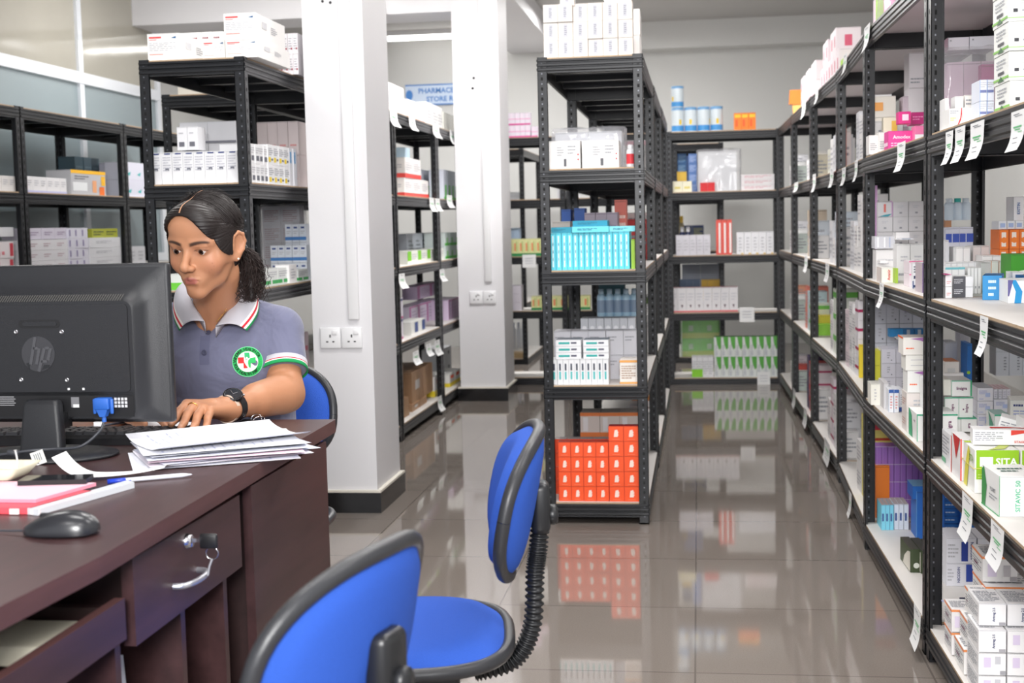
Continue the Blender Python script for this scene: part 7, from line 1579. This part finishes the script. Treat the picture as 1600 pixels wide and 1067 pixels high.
w_.tube([M @ Vector((0, 0, .0092)), M @ Vector((.010, .004, .0092))], .0005, GM, 5); w_.tube([M @ Vector((0, 0, .0092)), M @ Vector((-.004, .012, .0092))], .0004, GM, 5); w_.lathe([(.0025, 0), (.0025, .003), (0, .003)], CH, 8, M @ Matrix.Translation((.0215, 0, .004)) @ Matrix.Rotation(PI/2, 4, 'Y')); onto(w_.build('watch_face', pe))
band(Vector(W1)+wd_*.000, .0278, .0050, mat('pale_bracelet', (206, 186, 170), .6), 'bracelet', .003)
# finger ring
f = fs[1]; a, b_ = Vector(f[0][0]), Vector(f[1][0]); c = a.lerp(b_, .25); d = (b_-a).normalized(); q = d.orthogonal().normalized(); q2 = d.cross(q)
onto(MB().tube([c+(q*math.cos(i*PI/10)+q2*math.sin(i*PI/10))*.0108 for i in range(21)], .0011, GD, 6).build('finger_ring', pe))
# ---- hair
HR = bpy.data.materials.new('dark_hair'); HR.use_nodes = True; nt = HR.node_tree; b = nt.nodes['Principled BSDF']; b.inputs['Base Color'].default_value = S2L((30, 23, 22))+(1,); b.inputs['Roughness'].default_value = .46; b.inputs['Specular IOR Level'].default_value = .4
hc = [ell((0, -.008, .030), (.067, .079, .071), .01), ell((0, .020, -.010), (.059, .064, .080), .03), ell((0, .066, .048), (.050, .022, .036), .03), ell((0, -.036, -.02), (.054, .048, .054), .02)]
for s in (-1, 1): hc += [ell((s*.056, .02, -.002), (.010, .033, .03), .02)]
hc.append(('d', lambda X, Y, Z: -.0048-.0045*np.clip((Z-.02)/.08, 0, 1)+0*X, .001, vv((-.12, -.2, -.2)), vv((.12, .2, .2))))
def face_open(X, Y, Z):
    zl = .074-.058*(np.clip(X+.008, 0, 1)/.062)**2.2-.046*(np.clip(-X-.012, 0, 1)/.048)**2.0
    front = np.maximum(Z-zl, .028-Y-.55*np.clip(.004-Z, 0, .05)); low = np.maximum(Z+.030, -.022-Y)
    return np.minimum(np.minimum(front, low), Z+.075)
hc.append(('s', face_open, .006, vv((-.11, -.15, -.12)), vv((.11, .13, .13))))
hc += [ell((s*.073, -.004, -.004), (.018, .024, .032), .006, 's') for s in (-1, 1)]
hc += [cap((-.008, .078, .066), (-.012, -.01, .113), .0022, .0016, .003, 's')]
rr = random.Random(3)
TIE = Vector((.008, -.080, -.036))
def onskull(p):
    c = Vector((0, -.004, .030)); r = Vector((.0735, .0870, .0795)); d = p-c; q = Vector((d.x/r.x, d.y/r.y, d.z/r.z)); k = q.length; return c+d/k if k > 1e-6 else p
strands = []
for i in range(620):
    s = rr.choice((-1, 1)); t = rr.random(); st0 = Vector((-.011+s*.003, (.062-.085*t), .09)); st0 = onskull(st0)
    # front strands sweep down past the temple, back ones go straight over
    ctl = onskull(Vector((s*(.078), .055-.115*t+rr.uniform(-.006, .006), .055-.035*(1-t)+rr.uniform(-.008, .008))))
    ctl2 = onskull(Vector((s*.074, -.045-.02*t, .034-.01*(1-t)+rr.uniform(-.012, .012))))
    pts = []
    off = rr.uniform(.0006, .0030); ph = rr.uniform(0, 6)
    for k in range(15):
        u = k/14; a0 = st0.lerp(ctl, min(1, u*2)) if u < .5 else ctl.lerp(ctl2, (u-.5)*4) if u < .75 else ctl2.lerp(TIE, (u-.75)*4)
        q = onskull(a0); nrm_ = (q-Vector((0, -.022, .04))).normalized()
        wv_ = .0012*math.sin(u*14+ph) if u > .2 else 0
        pts.append(q+nrm_*(off+wv_*.6)+Vector((0, 0, wv_)))
    pts = [pts[0]]+[(pts[j-1]+pts[j]*2+pts[j+1])/4 for j in range(1, len(pts)-1)]+[pts[-1]]
    strands.append((pts, .0011))
# flyaway hairs on the crown
for i in range(170):
    s = rr.choice((-1, 1)); a = rr.uniform(-.4, 2.4); b0 = rr.uniform(0, 1); p = onskull(Vector((s*.05*rr.random(), -.02+.08*math.cos(a), .04+.09*abs(math.sin(a))+.02))); nrm_ = (p-Vector((0, -.022, .04))).normalized(); tn = Vector((s*rr.uniform(.3, 1), -rr.uniform(.2, 1), -.2)); tn = (tn-nrm_*tn.dot(nrm_)).normalized()
    L = rr.uniform(.012, .03); strands.append(([p+nrm_*.002+tn*L*k/5+nrm_*(.005*math.sin(k/5*PI)*rr.uniform(.4, 1.4)) for k in range(6)], .00028))
HVv, HFf = sdf_mesh(hc, (-.11, -.15, -.11), (.11, .12, .15), .0022); HVv = smooth_mesh(HVv, HFf, 1, .5)
# combed ridges on the cap
xx, yy, zz = HVv.T; an = np.arctan2(zz-.04, yy+.022); rid = .0007*np.sin(an*95+np.sin(an*17)*2)*(np.abs(xx) > .006); nrm2 = HVv-np.array((0, -.015, .03)); nrm2 /= np.linalg.norm(nrm2, axis=1)[:, None]; HVv = HVv+nrm2*rid[:, None]
from mathutils.bvhtree import BVHTree
hbv = BVHTree.FromPolygons([tuple(p) for p in HVv], [tuple(f) for f in HFf.tolist()])
hm = MB(); hv = HW(HVv); hm.add([Vector(p) for p in hv], [tuple(f[::-1]) for f in HFf.tolist()], HR, True)
for pts, r in strands: hm.tube([hw(p) for p in pts], [r*HS*(.5 if k in (0, len(pts)-1) else 1) for k in range(len(pts))], HR, 4, False)
onto(hm.build('hair', pe))
SCM = mat('scalp_parting', (172, 128, 98), .7); pm_ = MB(); row_ = []
for k in range(14):
    el = math.radians(28+66*k/13); dd = Vector((-.055-.02*k/13, math.cos(el), math.sin(el))).normalized(); c0 = Vector((0, -.008, .03)); hit = hbv.ray_cast(c0+dd*.3, -dd); q = hit[0] if hit[0] else c0+dd*.09; n_ = dd; w_p = .0017*(1-k/15); q = q-n_*.0022
    row_.append([hw(q+n_*.0042+Vector((-w_p, 0, 0))), hw(q+n_*.0048), hw(q+n_*.0042+Vector((w_p, 0, 0)))])
pm_.grid(row_, SCM); onto(pm_.build('hair_parting', pe))
# ponytail: curly, falling behind the neck on the picture's right
HRB = mat('frizzy_hair', (44, 31, 28), .6); pt_ = MB(); T0 = hw(TIE)
axis = bez([T0, T0+Vector((.014, .014, .004)), T0+Vector((.034, .014, -.025)), T0+Vector((.044, .004, -.070)), T0+Vector((.044, -.004, -.115))], 8)
for i in range(520):
    ph, rad = rr.uniform(0, 2*PI), rr.uniform(.002, .024); fr = rr.uniform(5, 11); amp = rr.uniform(.003, .009); L = rr.uniform(.7, 1.0) if i % 9 else 1.0; n_ = 40; pts = []
    ext = rr.uniform(1, 1.5) if i % 9 == 0 else 1
    for k in range(n_):
        u = k/(n_-1)*L; q = axis[min(int(u*(len(axis)-1)), len(axis)-1)].lerp(axis[min(int(u*(len(axis)-1))+1, len(axis)-1)], (u*(len(axis)-1)) % 1)
        env = .35+1.0*math.sin(min(1, u*1.15)*PI*.62); a = ph+u*2
        pts.append(q+Vector((math.cos(a), math.sin(a)*.8, .1*math.sin(a)))*rad*env*ext+Vector((math.cos(u*fr*6+ph), math.sin(u*fr*6+ph*2), math.sin(u*fr*5+ph)*.5))*amp*u**.5)
    pt_.tube(pts, [.00055]*(n_-1)+[.0002], HRB, 3, False)
pc = sdf_mesh([cap(tuple(a), tuple(b_), .011, .011, .02) for a, b_ in zip(axis[0:28:5], axis[5:33:5])], tuple(np.min([tuple(a) for a in axis], 0)-.04), tuple(np.max([tuple(a) for a in axis], 0)+.04), .004)
pt_.add([Vector(p) for p in pc[0]], [tuple(f) for f in pc[1].tolist()], HR, True)
onto(pt_.build('ponytail', pe))
# ================================================================== look-alikes share a group
_lab = {}
for o in bpy.data.objects:
    if o.parent is None and 'label' in o: _lab.setdefault(o['label'], []).append(o)
for l, os_ in _lab.items():
    for o in os_:
        if len(os_) > 1 and 'group' not in o: o['group'] = l
        if len(os_) == 1 and o.get('group') == l: del o['group']
